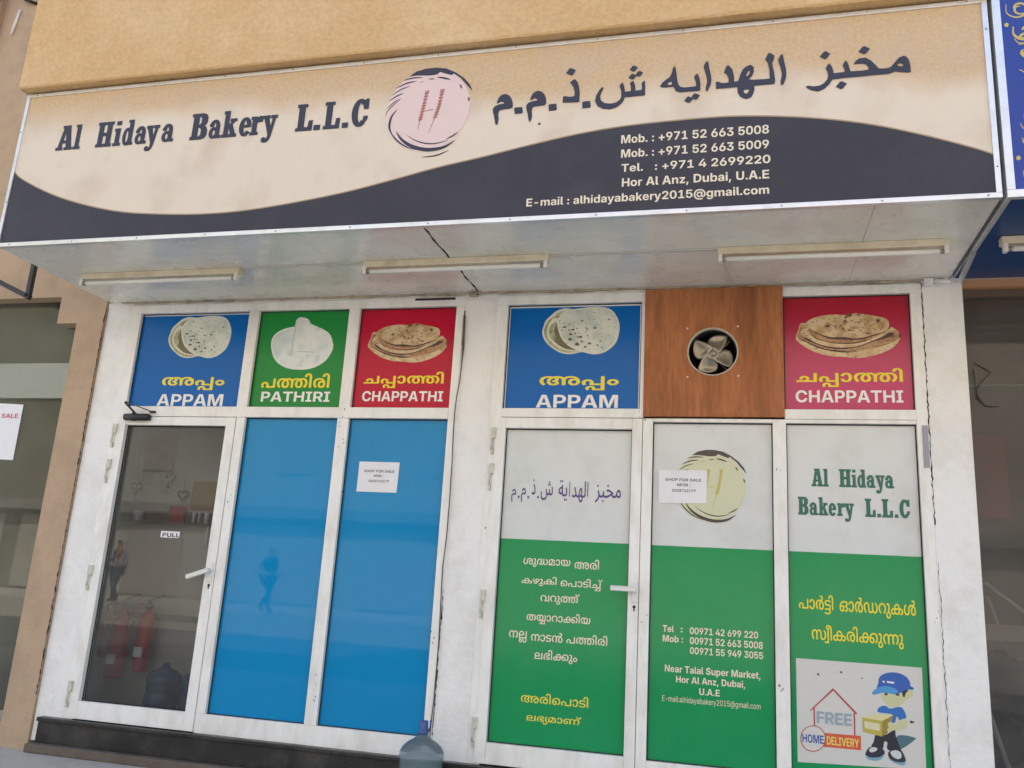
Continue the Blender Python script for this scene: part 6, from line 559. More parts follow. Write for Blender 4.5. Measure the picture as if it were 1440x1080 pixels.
PATHIRI = [('p_rim', 1, [(0.0, 0.465), (0.023, 0.653), (0.182, 0.786), (0.44, 0.833), (0.7, 0.817), (0.914, 0.687), (0.996, 0.499), (1.0, 0.363), (0.908, 0.164), (0.723, 0.031), (0.499, 0.0), (0.264, 0.052), (0.086, 0.206)]), ('p_base', 1, [(0.019, 0.48), (0.052, 0.653), (0.201, 0.76), (0.444, 0.799), (0.704, 0.781), (0.893, 0.663), (0.969, 0.499), (0.956, 0.381), (0.862, 0.198), (0.69, 0.084), (0.493, 0.052), (0.273, 0.097), (0.103, 0.24)]), ('p_fold', 1, [(0.34, 0.29), (0.348, 0.611), (0.354, 0.903), (0.394, 0.99), (0.465, 1.0), (0.558, 0.961), (0.614, 0.872), (0.73, 0.809), (0.855, 0.687), (0.904, 0.499), (0.778, 0.334), (0.553, 0.285)]), ('p_line', 1, [(0.34, 0.29), (0.348, 0.611), (0.354, 0.903), (0.369, 0.903), (0.367, 0.611), (0.363, 0.287)]), ('p_line', 1, [(0.405, 0.339), (0.577, 0.352), (0.751, 0.316), (0.579, 0.329)]), ('p_line', 1, [(0.549, 0.95), (0.585, 0.88), (0.629, 0.812), (0.604, 0.872)])]
PATHIRI_BOX = [-1.369, 2.622, -0.892, 3.005]
APPAM_BOX2 = [0.591, 2.712, 1.093, 3.031]
CHAPPATHI_BOX2 = [-0.629, 2.667, -0.062, 2.942]
LOGO = [('poly', 0.0, [(-0.519, 0.854), (-0.358, 0.966), (-0.134, 1.015), (0.093, 1.015), (0.321, 0.974), (0.534, 0.862), (0.47, 0.791), (0.332, 0.84), (0.194, 0.899), (0.131, 0.843), (-0.026, 0.832), (-0.347, 0.862)]), ('poly', 0.0, [(0.302, 0.959), (0.556, 0.847), (0.746, 0.701), (0.892, 0.526), (0.966, 0.354), (0.813, 0.537), (0.679, 0.698), (0.537, 0.81)]), ('line', 0.0352, [(-0.187, 0.802), (-0.437, 0.81), (-0.642, 0.769)]), ('line', 0.0352, [(-0.332, 0.724), (-0.56, 0.694), (-0.806, 0.59)]), ('line', 0.0269, [(-0.466, 0.616), (-0.687, 0.549), (-0.881, 0.418)]), ('line', 0.0311, [(-0.604, 0.455), (-0.761, 0.399), (-0.937, 0.287)]), ('line', 0.0228, [(-0.653, 0.332), (-0.817, 0.246), (-0.966, 0.104)]), ('line', 0.0228, [(-0.66, 0.306), (-0.832, 0.175), (-0.937, 0.052), (-0.981, -0.071)]), ('line', 0.0539, [(-0.716, 0.075), (-0.828, -0.086), (-0.862, -0.25), (-0.847, -0.396), (-0.765, -0.556)]), ('line', 0.0352, [(-0.847, -0.407), (-0.761, -0.556), (-0.608, -0.72), (-0.414, -0.854), (-0.183, -0.94)]), ('line', 0.0871, [(-0.69, -0.466), (-0.545, -0.668), (-0.306, -0.84), (-0.004, -0.944), (0.261, -0.951), (0.474, -0.899), (0.66, -0.776)]), ('line', 0.029, [(-0.44, -0.571), (-0.25, -0.701), (-0.041, -0.787), (0.16, -0.821), (0.358, -0.802), (0.519, -0.75)]), ('line', 0.0332, [(0.713, -0.59), (0.608, -0.668), (0.463, -0.735)]), ('line', 0.0311, [(-0.067, -1.116), (0.187, -1.112), (0.358, -1.075), (0.545, -0.996)]), ('line', 0.0415, [(0.134, 0.776), (0.295, 0.739), (0.448, 0.683)]), ('line', 0.0249, [(-0.06, 0.754), (0.015, 0.743), (0.09, 0.739)]), ('line', 0.0332, [(0.664, 0.545), (0.694, 0.5), (0.724, 0.44)]), ('line', 0.0373, [(0.881, 0.22), (0.896, 0.172), (0.903, 0.119)]), ('line', 0.0104, [(-0.265, 0.698), (-0.209, 0.69), (-0.164, 0.716)])]
WHEAT = [[(-0.194, -0.448), (-0.179, -0.261), (-0.127, 0.063), (-0.078, 0.407)], [(0.049, -0.56), (0.153, -0.231), (0.228, 0.078), (0.269, 0.41)], [(-0.119, -0.041), (0.0, -0.015), (0.123, -0.004)]]
SIGN_ARABIC = [(1, [[(0.514, 3.867), (0.519, 3.892), (0.531, 3.912), (0.548, 3.92), (0.572, 3.912), (0.591, 3.889), (0.601, 3.857), (0.6, 3.828), (0.57, 3.825), (0.539, 3.822), (0.525, 3.814), (0.522, 3.792), (0.525, 3.763), (0.519, 3.727), (0.51, 3.755), (0.502, 3.789), (0.494, 3.819), (0.495, 3.838), (0.508, 3.852), (0.532, 3.858), (0.557, 3.861), (0.547, 3.874), (0.531, 3.873), (0.52, 3.866)]]), (1, [[(0.707, 3.87), (0.712, 3.894), (0.724, 3.914), (0.741, 3.922), (0.764, 3.914), (0.783, 3.891), (0.792, 3.86), (0.791, 3.831), (0.761, 3.828), (0.731, 3.825), (0.717, 3.817), (0.714, 3.795), (0.717, 3.767), (0.71, 3.731), (0.702, 3.758), (0.695, 3.792), (0.687, 3.822), (0.688, 3.841), (0.701, 3.855), (0.725, 3.86), (0.749, 3.864), (0.74, 3.876), (0.724, 3.876), (0.713, 3.868)]]), (0, [[(0.617, 3.829), (0.658, 3.828), (0.663, 3.79), (0.623, 3.79)]]), (0, [[(0.813, 3.831), (0.851, 3.832), (0.856, 3.793), (0.817, 3.791)]]), (0, [[(1.002, 3.831), (1.04, 3.831), (1.045, 3.791), (1.004, 3.79)]]), (0, [[(0.922, 4.048), (0.953, 4.03), (0.935, 4.0), (0.904, 4.019)]]), (0, [[(0.928, 3.959), (0.948, 3.976), (0.964, 3.957), (0.974, 3.927), (0.98, 3.889), (0.98, 3.83), (0.892, 3.836), (0.893, 3.875), (0.925, 3.867), (0.956, 3.869), (0.958, 3.895), (0.948, 3.93)]]), (0, [[(1.273, 4.027), (1.296, 4.012), (1.28, 3.989), (1.256, 4.004)]]), (0, [[(1.304, 3.991), (1.324, 3.978), (1.309, 3.955), (1.288, 3.969)]]), (0, [[(1.267, 3.977), (1.29, 3.963), (1.274, 3.94), (1.251, 3.955)]]), (0, [[(1.323, 3.914), (1.335, 3.929), (1.338, 3.892), (1.338, 3.838), (1.296, 3.838), (1.263, 3.837), (1.228, 3.837), (1.225, 3.82), (1.214, 3.801), (1.19, 3.78), (1.157, 3.771), (1.119, 3.777), (1.088, 3.797), (1.073, 3.828), (1.077, 3.861), (1.09, 3.888), (1.106, 3.91), (1.112, 3.904), (1.1, 3.877), (1.094, 3.851), (1.1, 3.827), (1.122, 3.809), (1.156, 3.804), (1.187, 3.81), (1.21, 3.827), (1.216, 3.847), (1.214, 3.878), (1.204, 3.91), (1.215, 3.929), (1.225, 3.898), (1.229, 3.87), (1.254, 3.87), (1.267, 3.873), (1.266, 3.899), (1.26, 3.921), (1.273, 3.933), (1.284, 3.899), (1.285, 3.871), (1.311, 3.872), (1.325, 3.873), (1.326, 3.893)]]), (0, [[(1.495, 4.002), (1.502, 3.964), (1.506, 3.926), (1.512, 3.891), (1.523, 3.871), (1.547, 3.864), (1.595, 3.865), (1.614, 3.869), (1.611, 3.897), (1.601, 3.926), (1.614, 3.943), (1.625, 3.912), (1.63, 3.872), (1.629, 3.838), (1.58, 3.839), (1.528, 3.839), (1.506, 3.85), (1.495, 3.876), (1.471, 3.876), (1.442, 3.876), (1.422, 3.884), (1.434, 3.906), (1.454, 3.924), (1.475, 3.939), (1.484, 3.961), (1.489, 3.987)], [(1.454, 3.892), (1.466, 3.905), (1.484, 3.91), (1.487, 3.892), (1.47, 3.886)]]), (0, [[(1.568, 3.81), (1.593, 3.794), (1.576, 3.771), (1.551, 3.786)]]), (0, [[(1.602, 3.825), (1.628, 3.81), (1.611, 3.786), (1.587, 3.801)]]), (1, [[(1.667, 4.012), (1.675, 3.967), (1.685, 3.916), (1.685, 3.879), (1.676, 3.852), (1.666, 3.83), (1.663, 3.854), (1.67, 3.89), (1.665, 3.927), (1.652, 3.979), (1.657, 3.997)]]), (0, [[(1.715, 3.885), (1.717, 3.842), (1.764, 3.841), (1.825, 3.842), (1.827, 3.809), (1.84, 3.784), (1.856, 3.773), (1.873, 3.767), (1.89, 3.775), (1.9, 3.795), (1.906, 3.819), (1.904, 3.841), (1.958, 3.842), (2.008, 3.842), (2.01, 3.865), (2.005, 3.91), (1.995, 3.964), (2.004, 3.983), (2.008, 4.008), (1.983, 4.029), (1.967, 3.992), (1.981, 3.969), (1.988, 3.926), (1.989, 3.874), (1.958, 3.874), (1.9, 3.876), (1.877, 3.88), (1.893, 3.896), (1.903, 3.921), (1.903, 3.95), (1.888, 3.966), (1.87, 3.961), (1.852, 3.943), (1.84, 3.914), (1.828, 3.876), (1.803, 3.874), (1.803, 3.904), (1.794, 3.949), (1.772, 3.978), (1.756, 3.936), (1.772, 3.921), (1.781, 3.897), (1.781, 3.871), (1.741, 3.872)], [(1.863, 3.903), (1.872, 3.924), (1.889, 3.939), (1.889, 3.919), (1.875, 3.898)], [(1.85, 3.816), (1.865, 3.825), (1.886, 3.821), (1.878, 3.804), (1.864, 3.796), (1.854, 3.803)]]), (1, [[(2.048, 4.015), (2.055, 3.973), (2.064, 3.922), (2.065, 3.882), (2.057, 3.851), (2.048, 3.831), (2.042, 3.853), (2.049, 3.888), (2.045, 3.929), (2.032, 3.98), (2.04, 3.998)]]), (0, [[(2.661, 3.843), (2.661, 3.878), (2.655, 3.914), (2.645, 3.932), (2.633, 3.94), (2.616, 3.934), (2.597, 3.911), (2.575, 3.884), (2.553, 3.877), (2.524, 3.877), (2.51, 3.882), (2.5, 3.899), (2.475, 3.931), (2.453, 3.948), (2.425, 3.947), (2.41, 3.935), (2.4, 3.917), (2.416, 3.917), (2.438, 3.918), (2.46, 3.91), (2.472, 3.891), (2.465, 3.877), (2.437, 3.875), (2.379, 3.876), (2.374, 3.89), (2.369, 3.917), (2.36, 3.943), (2.347, 3.915), (2.355, 3.898), (2.356, 3.876), (2.327, 3.875), (2.297, 3.874), (2.295, 3.891), (2.29, 3.912), (2.278, 3.934), (2.265, 3.906), (2.274, 3.887), (2.276, 3.865), (2.271, 3.843), (2.255, 3.823), (2.229, 3.809), (2.199, 3.807), (2.167, 3.815), (2.168, 3.806), (2.195, 3.786), (2.225, 3.777), (2.251, 3.788), (2.274, 3.812), (2.291, 3.839), (2.348, 3.843), (2.421, 3.843), (2.487, 3.845), (2.562, 3.845), (2.577, 3.849), (2.591, 3.857), (2.616, 3.85)], [(2.599, 3.89), (2.611, 3.899), (2.624, 3.899), (2.636, 3.888), (2.628, 3.881), (2.61, 3.881)]]), (0, [[(2.26, 4.007), (2.284, 3.989), (2.263, 3.96), (2.238, 3.979)]]), (0, [[(2.448, 4.016), (2.476, 3.997), (2.453, 3.969), (2.426, 3.989)]]), (0, [[(2.333, 3.825), (2.359, 3.808), (2.337, 3.779), (2.311, 3.797)]]), (0, [[(0.76, 3.722), (0.767, 3.721), (0.769, 3.711), (0.762, 3.71)]])]

# ------------------------------------------------------------------ lettering
GC = {}
def glyph(key):
    """Advance width and contours; the table stores each point as its step from the last one."""
    if key not in GC:
        adv, cs = GLYPHS[key]; out = []
        for c in cs:
            x = y = 0; o = []
            for i in range(0, len(c), 2):
                x += c[i]; y += c[i + 1]; o.append((x, y))
            out.append(o)
        GC[key] = (adv, out)
    return GC[key]

def lines_of(group, y, m, parent, name='lettering'):
    """Builds every baked line of a group; each line is one mesh of flat characters."""
    made = []
    for grp, font, txt, mode, (x0, z0, x1, z1) in TEXT_LINES:
        if grp != group: continue
        toks = txt.split(' ') if font in 'mnab' else list(txt)
        pen = 0; placed = []
        for t in toks:
            if (font + t) not in GLYPHS: pen += 280; continue
            adv, cs = glyph(font + t)
            placed.append((pen, cs)); pen += adv
        xs = [p[0] + q for q, o in placed for c in o for p in c]
        zs = [p[1] for q, o in placed for c in o for p in c]
        lx, hx = min(xs), max(xs)
        if mode == 'ink': lz, hz = min(zs), max(zs)
        else: lz, hz = 0, 727
        sx, sz = (x1 - x0) / (hx - lx), (z1 - z0) / (hz - lz)
        bb = B(); k = 0
        for q, cs in placed:
            f = lambda p: (x0 + (p[0] + q - lx) * sx, z0 + (p[1] - lz) * sz)
            bb.flat([[f(p) for p in c] for c in cs], y - .00006 * (k % 7), True); k += 1
        made.append(bb.link(name, m, parent))
    return made

def arc(cx, cy, rx, ry, ix, iy, a0, a1, n=18):
    o = [(cx + rx * math.cos(math.radians(a0 + (a1 - a0) * k / n)), cy + ry * math.sin(math.radians(a0 + (a1 - a0) * k / n))) for k in range(n + 1)]
    i = [(cx + ix * math.cos(math.radians(a0 + (a1 - a0) * k / n)), cy + iy * math.sin(math.radians(a0 + (a1 - a0) * k / n))) for k in range(n + 1)]
    return o + i[::-1]

STEM = lambda h, top=True: [(0, 0), (27, 0), (27, 12), (21, 12), (21, h), (1, h), (1, h - 12), (6, h - 12), (6, 12), (0, 12)]
IBEAM = lambda x: [(x, 0), (x + 31, 0), (x + 31, 13), (x + 25, 13), (x + 25, 87), (x + 31, 87), (x + 31, 100), (x, 100), (x, 87), (x + 6, 87), (x + 6, 13), (x, 13)]
def ell(cx, cy, rx, ry, n=20):
    return [(cx + rx * math.cos(2 * math.pi * k / n), cy + ry * math.sin(2 * math.pi * k / n)) for k in range(n)]
SLAB = {   # heavy condensed slab-serif letters, cap height 100: width, list of [outline, holes...]
    'A': (64, [[[(0, 0), (26, 0), (26, 12), (21, 12), (23, 27), (38, 27), (40, 12), (33, 12), (33, 0), (64, 0), (64, 12), (59, 12), (46, 88), (46, 100), (16, 100), (16, 88), (21, 88), (7, 12), (0, 12)],
                [(25, 39), (30, 72), (32, 72), (37, 39)]]]),
    'l': (27, [[STEM(100)]]),
    'H': (66, [[IBEAM(0)], [IBEAM(35)], [[(20, 43), (46, 43), (46, 57), (20, 57)]]]),
    'i': (27, [[STEM(70)], [[(5, 82), (21, 82), (21, 99), (5, 99)]]]),
    'd': (45, [[ell(19, 34, 19, 36), ell(18, 34, 6.5, 24)], [[(25, 0), (45, 0), (45, 12), (40, 12), (40, 100), (19, 100), (19, 88), (25, 88)]]]),
    'a': (46, [[ell(17, 21, 17, 22), ell(18, 21, 6.5, 11)], [arc(20, 44, 19, 27, 6, 14, 0, 165)], [[(25, 45), (39, 45), (39, 12), (46, 12), (46, 0), (27, 0), (25, 8)]], [ell(8, 51, 8, 8)]]),
    'y': (52, [[[(0, 58), (0, 70), (25, 70), (25, 58), (21, 58), (31, 22), (36, 58), (30, 58), (30, 70), (52, 70), (52, 58), (46, 58), (34, -8), (29, -22), (21, -30), (10, -31), (2, -25), (2, -15), (9, -10), (16, -14), (17, -20), (22, -14), (24, -3), (21, 8), (5, 58)]]]),
    'B': (58, [[[(0, 0), (40, 0), (51, 5), (58, 15), (58, 36), (54, 46), (47, 52), (53, 58), (56, 66), (56, 84), (50, 95), (39, 100), (0, 100), (0, 87), (6, 87), (6, 13), (0, 13)],
                [(25, 13), (32, 13), (38, 19), (38, 38), (32, 45), (25, 45)], [(25, 58), (31, 58), (36, 63), (36, 81), (31, 87), (25, 87)]]]),
    'k': (52, [[STEM(100)], [[(20, 30), (20, 44), (32, 58), (27, 58), (27, 70), (49, 70), (49, 58), (43, 58), (34, 47), (47, 12), (52, 12), (52, 0), (29, 0), (29, 12), (31, 12), (25, 34)]]]),
    'e': (41, [[arc(20.5, 34, 20.5, 36, 6.5, 24, 0, 325, 26)], [[(8, 31), (40, 31), (40.5, 41), (8, 41)]]]),
    'r': (41, [[STEM(70)], [[(20, 40), (20, 54), (25, 66), (32, 71), (39, 69), (41, 60), (40, 48), (28, 47), (28, 54)]]]),
    'L': (58, [[[(0, 0), (57, 0), (58, 38), (46, 38), (43, 14), (27, 14), (27, 87), (34, 87), (34, 100), (0, 100), (0, 87), (7, 87), (7, 13), (0, 13)]]]),
    '.': (20, [[[(0, 0), (20, 0), (20, 19), (0, 19)]]]),
    'C': (57, [[arc(29, 50, 29, 51, 9, 36, 52, 312, 26)], [[(43, 62), (57, 62), (57, 100), (48, 100), (44, 90), (38, 86)]], [[(38, 12), (50, 16), (57, 28), (57, 38), (44, 38), (42, 26)]]]),
}
def slab_lines(group, y, m, parent, fat=1.6):
    for grp, base, top, items in SLAB_LINES:
        if grp != group: continue
        sz = (top - base) / 100; bb = B(); k = 0
        for ch, x0, x1 in items:
            w, parts = SLAB[ch]; sx = (x1 - x0) / w
            for cs in parts:
                for sh in (-fat, fat):          # heavy weight: the same strokes struck twice, slightly apart
                    bb.flat([[(x0 + (p[0] + sh) * sx, base + p[1] * sz) for p in c] for c in cs], y - .00006 * (k % 9)); k += 1
        bb.link('lettering', m, parent)

# ------------------------------------------------------------------ materials
OCHRE = mat('ochre_stucco', lin(214, 178, 130), .9, spec=.15, dirt=lin(230, 206, 168), dirt_scale=1.6, dirt_amt=.6, grain=.25, grain_scale=34, bump=.012, bump_scale=38)
WHITE_WALL = mat('white_wall_paint', lin(240, 240, 238), .75, spec=.25, dirt=lin(184, 178, 166), dirt_scale=2.6, dirt_amt=.42, grain=.1, grain_scale=90, bump=.010, bump_scale=22)
BEIGE = mat('beige_render', lin(188, 164, 138), .85, spec=.2, dirt=lin(140, 122, 104), dirt_scale=2.4, dirt_amt=.5, grain=.15, grain_scale=70, bump=.004, bump_scale=60)
ALU = mat('white_powder_coated_aluminium', lin(240, 240, 236), .38, spec=.45, dirt=lin(164, 152, 130), dirt_scale=7, dirt_amt=.33, grain=.12, grain_scale=30, stretch=(1, 1, .35))
TRIM = mat('mill_finish_aluminium_trim', lin(225, 228, 230), .32, metal=.55, dirt=lin(150, 145, 138), dirt_scale=7, dirt_amt=.35)
GASKET = mat('black_rubber_gasket', lin(48, 46, 44), .7, spec=.3)
GAP = mat('dark_joint', lin(34, 30, 27), .9, spec=.1)
BLACK_STONE = mat('black_granite', lin(34, 34, 37), .32, spec=.5, dirt=lin(110, 106, 100), dirt_scale=4, dirt_amt=.4, grain=.3, grain_scale=160, rough_var=.15)
CONCRETE = mat('sidewalk_concrete', lin(188, 180, 166), .9, spec=.2, dirt=lin(140, 132, 122), dirt_scale=3, dirt_amt=.5, grain=.3, grain_scale=70, bump=.004, bump_scale=50)
LEDGE = mat('stained_cement_ledge', lin(112, 102, 92), .9, spec=.2, dirt=lin(74, 68, 62), dirt_scale=6, dirt_amt=.6, grain=.3, grain_scale=70, bump=.004, bump_scale=50)
ASPHALT = mat('asphalt', (.12, .115, .105, 1), .9, grain=.4, grain_scale=80, bump=.004, bump_scale=90)
PAVE = mat('pale_pavement', lin(176, 168, 156), .9, grain=.2, grain_scale=12)
BLUE_FILM = mat('blue_window_film', lin(12, 134, 190), .025, spec=.28, dirt=lin(34, 146, 190), dirt_scale=1.3, dirt_amt=.25, bump=.0006, bump_scale=2.2)
GREY_FILM = mat('pale_grey_window_film', lin(212, 217, 216), .12, spec=.45, dirt=lin(176, 176, 166), dirt_scale=3, dirt_amt=.4, bump=.001, bump_scale=3)
GREEN_FILM = mat('green_window_film', lin(24, 146, 86), .12, spec=.3, dirt=lin(56, 150, 98), dirt_scale=3.5, dirt_amt=.4, bump=.001, bump_scale=3)
P_BLUE = mat('blue_poster_print', lin(0, 98, 178), .2, spec=.22, dirt=lin(8, 94, 182), dirt_scale=3, dirt_amt=.25)
P_GREEN = mat('green_poster_print', lin(34, 138, 62), .2, spec=.22, dirt=lin(26, 120, 60), dirt_scale=3, dirt_amt=.3)
P_WHITE = mat('white_paper', lin(232, 232, 236), .6, dirt=lin(205, 205, 205), dirt_scale=8, dirt_amt=.3)
YELLOW = mat('yellow_print', lin(236, 218, 46), .4)
PALE_YELLOW = mat('faded_yellow_print', lin(226, 216, 78), .4)
WHITE_INK = mat('white_print', lin(236, 234, 232), .4)
CREAM_INK = mat('cream_print', lin(232, 220, 196), .5)
NAVY = mat('faded_navy_print', lin(62, 61, 69), .55, spec=.25, dirt=lin(82, 79, 86), dirt_scale=2, dirt_amt=.5)
NAVY_LOGO = mat('slate_print', lin(60, 62, 76), .55, spec=.3)
PURPLE_INK = mat('purple_print', lin(84, 66, 130), .4)
TEAL_INK = mat('teal_print', lin(26, 104, 88), .4)
GREY_INK = mat('grey_ink', lin(90, 90, 98), .6)
PLY = mat('reddish_plywood', lin(180, 116, 74), .6, spec=.25, dirt=lin(108, 64, 38), dirt_scale=1.5, dirt_amt=.95, grain=.6, grain_scale=16, stretch=(5, 5, .55), bump=.001, bump_scale=40)
STEEL = mat('dusty_fan_steel', lin(166, 158, 144), .38, metal=.7, dirt=lin(92, 84, 72), dirt_scale=14, dirt_amt=.6)
BLACKPL = mat('black_plastic', lin(38, 38, 40), .45)
WHITEPL = mat('white_plastic', lin(226, 226, 224), .35)
HINGE = mat('grey_white_hinge', lin(205, 204, 190), .45, dirt=lin(120, 110, 90), dirt_scale=30, dirt_amt=.5)
TUBE = mat('unlit_fluorescent_tube', lin(232, 232, 228), .25)
BATTEN = mat('yellowed_batten_enamel', lin(222, 212, 188), .4, dirt=lin(150, 120, 88), dirt_scale=9, dirt_amt=.45)
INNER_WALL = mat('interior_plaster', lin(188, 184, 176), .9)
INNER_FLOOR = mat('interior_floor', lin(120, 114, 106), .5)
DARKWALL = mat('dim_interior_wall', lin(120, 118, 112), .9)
RED_PAINT = mat('red_enamel', lin(172, 16, 10), .4)
DOOR_GLASS = glass_mat('door_glass', (.80, .82, .82, 1), 1.5, (.34, .34, .34, 1), 0.06, mirror=.5)
SIDE_GLASS = glass_mat('tinted_shop_glass', (.50, .52, .47, 1), 1.55, (.36, .37, .32, 1), .2)
RIGHT_GLASS = glass_mat('neighbour_shop_glass', (.72, .72, .70, 1), 1.5, (.34, .34, .34, 1), .12, mirror=.5)

def sign_face_material():
    """Printed banner: cream sheet whose upper part is stained tan with a cloudy lower edge."""
    m = bpy.data.materials.new('cream_banner_print'); m.use_nodes = True
    nt = m.node_tree; N, L = nt.nodes, nt.links; b = N['Principled BSDF']
    b.inputs['Roughness'].default_value = .5; b.inputs['Specular IOR Level'].default_value = .35
    g = N.new('ShaderNodeNewGeometry'); sp = N.new('ShaderNodeSeparateXYZ'); L.new(g.outputs['Position'], sp.inputs[0])
    n1 = N.new('ShaderNodeTexNoise'); n1.inputs['Scale'].default_value = 1.3; n1.inputs['Detail'].default_value = 5; L.new(g.outputs['Position'], n1.inputs['Vector'])
    n2 = N.new('ShaderNodeTexNoise'); n2.inputs['Scale'].default_value = 55; n2.inputs['Detail'].default_value = 5; L.new(g.outputs['Position'], n2.inputs['Vector'])
    a = N.new('ShaderNodeMath'); a.operation = 'MULTIPLY_ADD'; a.inputs[1].default_value = .55; L.new(n1.outputs[0], a.inputs[0]); L.new(sp.outputs[2], a.inputs[2])
    # the tan wash reaches lower towards the right half of the sign
    hx = N.new('ShaderNodeMath'); hx.operation = 'MULTIPLY_ADD'; hx.inputs[1].default_value = .035; L.new(sp.outputs[0], hx.inputs[0]); L.new(a.outputs[0], hx.inputs[2])
    r = N.new('ShaderNodeMapRange'); r.interpolation_type = 'SMOOTHSTEP'; r.inputs[1].default_value = 4.08; r.inputs[2].default_value = 4.30; L.new(hx.outputs[0], r.inputs[0])
    sc = N.new('ShaderNodeMapRange'); sc.inputs[1].default_value = .3; sc.inputs[2].default_value = .7; sc.inputs[3].default_value = .65; sc.inputs[4].default_value = 1.; L.new(n2.outputs[0], sc.inputs[0])
    mu = N.new('ShaderNodeMath'); mu.operation = 'MULTIPLY'; L.new(r.outputs[0], mu.inputs[0]); L.new(sc.outputs[0], mu.inputs[1])
    mx = N.new('ShaderNodeMix'); mx.data_type = 'RGBA'; mx.inputs[6].default_value = lin(224, 210, 190); mx.inputs[7].default_value = lin(202, 170, 126); L.new(mu.outputs[0], mx.inputs[0])
    n3 = N.new('ShaderNodeTexNoise'); n3.inputs['Scale'].default_value = 3.5; n3.inputs['Detail'].default_value = 8; L.new(g.outputs['Position'], n3.inputs['Vector'])
    r3 = N.new('ShaderNodeMapRange'); r3.inputs[1].default_value = .5; r3.inputs[2].default_value = .75; r3.inputs[4].default_value = .6; L.new(n3.outputs[0], r3.inputs[0])
    m2 = N.new('ShaderNodeMix'); m2.data_type = 'RGBA'; m2.inputs[7].default_value = lin(198, 178, 158); L.new(mx.outputs[2], m2.inputs[6]); L.new(r3.outputs[0], m2.inputs[0])
    L.new(m2.outputs[2], b.inputs['Base Color'])
    return m
SIGN_FACE = sign_face_material()

def crimson_material():
    """Poster print: dark red at the top turning to magenta lower down, as printed."""
    m = bpy.data.materials.new('crimson_to_magenta_print'); m.use_nodes = True
    nt = m.node_tree; N, L = nt.nodes, nt.links; b = N['Principled BSDF']
    b.inputs['Roughness'].default_value = .22
    g = N.new('ShaderNodeNewGeometry'); sp = N.new('ShaderNodeSeparateXYZ'); L.new(g.outputs['Position'], sp.inputs[0])
    r = N.new('ShaderNodeMapRange'); r.inputs[1].default_value = 3.0; r.inputs[2].default_value = 2.55; L.new(sp.outputs[2], r.inputs[0])
    mx = N.new('ShaderNodeMix'); mx.data_type = 'RGBA'; mx.inputs[6].default_value = lin(170, 16, 46); mx.inputs[7].default_value = lin(188, 44, 98); L.new(r.outputs[0], mx.inputs[0])
    L.new(mx.outputs[2], b.inputs['Base Color'])
    return m
P_CRIMSON = crimson_material()
P_RED = mat('crimson_poster_print', lin(190, 20, 54), .2, spec=.22, dirt=lin(160, 24, 58), dirt_scale=3, dirt_amt=.3)
def soffit_material():
    m = mat('white_composite_soffit', lin(242, 240, 230), .28, spec=.5, dirt=lin(178, 158, 136), dirt_scale=1.1, dirt_amt=.45, rough_var=.06, coat=.25)
    return m
SOFFIT = soffit_material()

# ------------------------------------------------------------------ setting: ground, road, far pavement
B().box(-30, 30, -5.8, 0.0, -.12, 0).link('sidewalk', CONCRETE, kind='structure')
B().box(-60, 60, -15.6, -5.8, -.4, -.14).link('road', ASPHALT, kind='structure')
B().box(-60, 60, -24, -15.6, -.4, .40).link('far_pavement', PAVE, kind='structure')
B().box(-200, 200, -200, 120, -.9, -.42).link('ground', ASPHALT, kind='structure')
# kerb stones of the near sidewalk
kb = B()
for i in range(30): kb.box(-15 + i, -15 + i + .985, -5.98, -5.805, -.3, .006, .01)
kb.link('kerb', PAVE, kind='structure')

# ------------------------------------------------------------------ the bakery's building
shop = thing('shop_building', 'ochre rendered building whose white painted columns stand around the bakery shopfront', 'building', (0, 0, 0))
def rough_strip(x0, x1, z0, z1, y0, y1, step=.12, jit=.006):
    """Ochre upper storeys with a hand-trowelled lower arris."""
    bm = bmesh.new(); n = int((x1 - x0) / step); rows = []
    for i in range(n + 1):
        x = x0 + (x1 - x0) * i / n; j = random.uniform(-jit, jit)
        rows.append([bm.verts.new((x, y1, z0)), bm.verts.new((x, y0 + .006, z0 + j * .5)), bm.verts.new((x, y0 - .0015 + j * .3, z0 + .012 + j)), bm.verts.new((x, y0, z0 + .06)), bm.verts.new((x, y0, z1)), bm.verts.new((x, y1, z1))])
    for a, c in zip(rows, rows[1:]):
        for k in range(5): bm.faces.new((a[k], a[k + 1], c[k + 1], c[k]))
    bm.faces.new(rows[0]); bm.faces.new(rows[-1][::-1])
    bmesh.ops.recalc_face_normals(bm, faces=bm.faces[:])
    me = bpy.data.meshes.new('upper_wall'); bm.to_mesh(me); bm.free()
    return me
link('upper_wall', rough_strip(-2.768, 3.062, 4.236, 18, -1.155, 6.0, .05), OCHRE, shop)
B().box(-2.762, -2.54, 0, .12, .06, 3.146).link('left_column', WHITE_WALL, shop)
B().box(.052, .281, 0, .5, .06, 3.146).link('middle_column', WHITE_WALL, shop)
B().box(2.876, 3.095, -.012, .5, .0, 3.146).link('right_column', WHITE_WALL, shop)
B().box(-2.54, .052, .006, .5, 3.113, 3.146).link('lintel', WHITE_WALL, shop)
B().box(.281, 2.876, .006, .5, 3.113, 3.146).link('lintel', WHITE_WALL, shop)
B().box(-2.76, 3.06, .02, .5, 3.146, 4.236).link('upper_back_wall', WHITE_WALL, shop)
B().box(-2.70, 2.876, -.035, .3, .02, .188, .004).link('plinth', BLACK_STONE, shop)
B().box(-2.70, 2.876, -.055, .1, .190, .218, .006).link('threshold_slab', BLACK_STONE, shop)
B().box(-2.72, 2.87, -.10, -.036, 0, .056, .008).link('cement_ledge', LEDGE, shop)
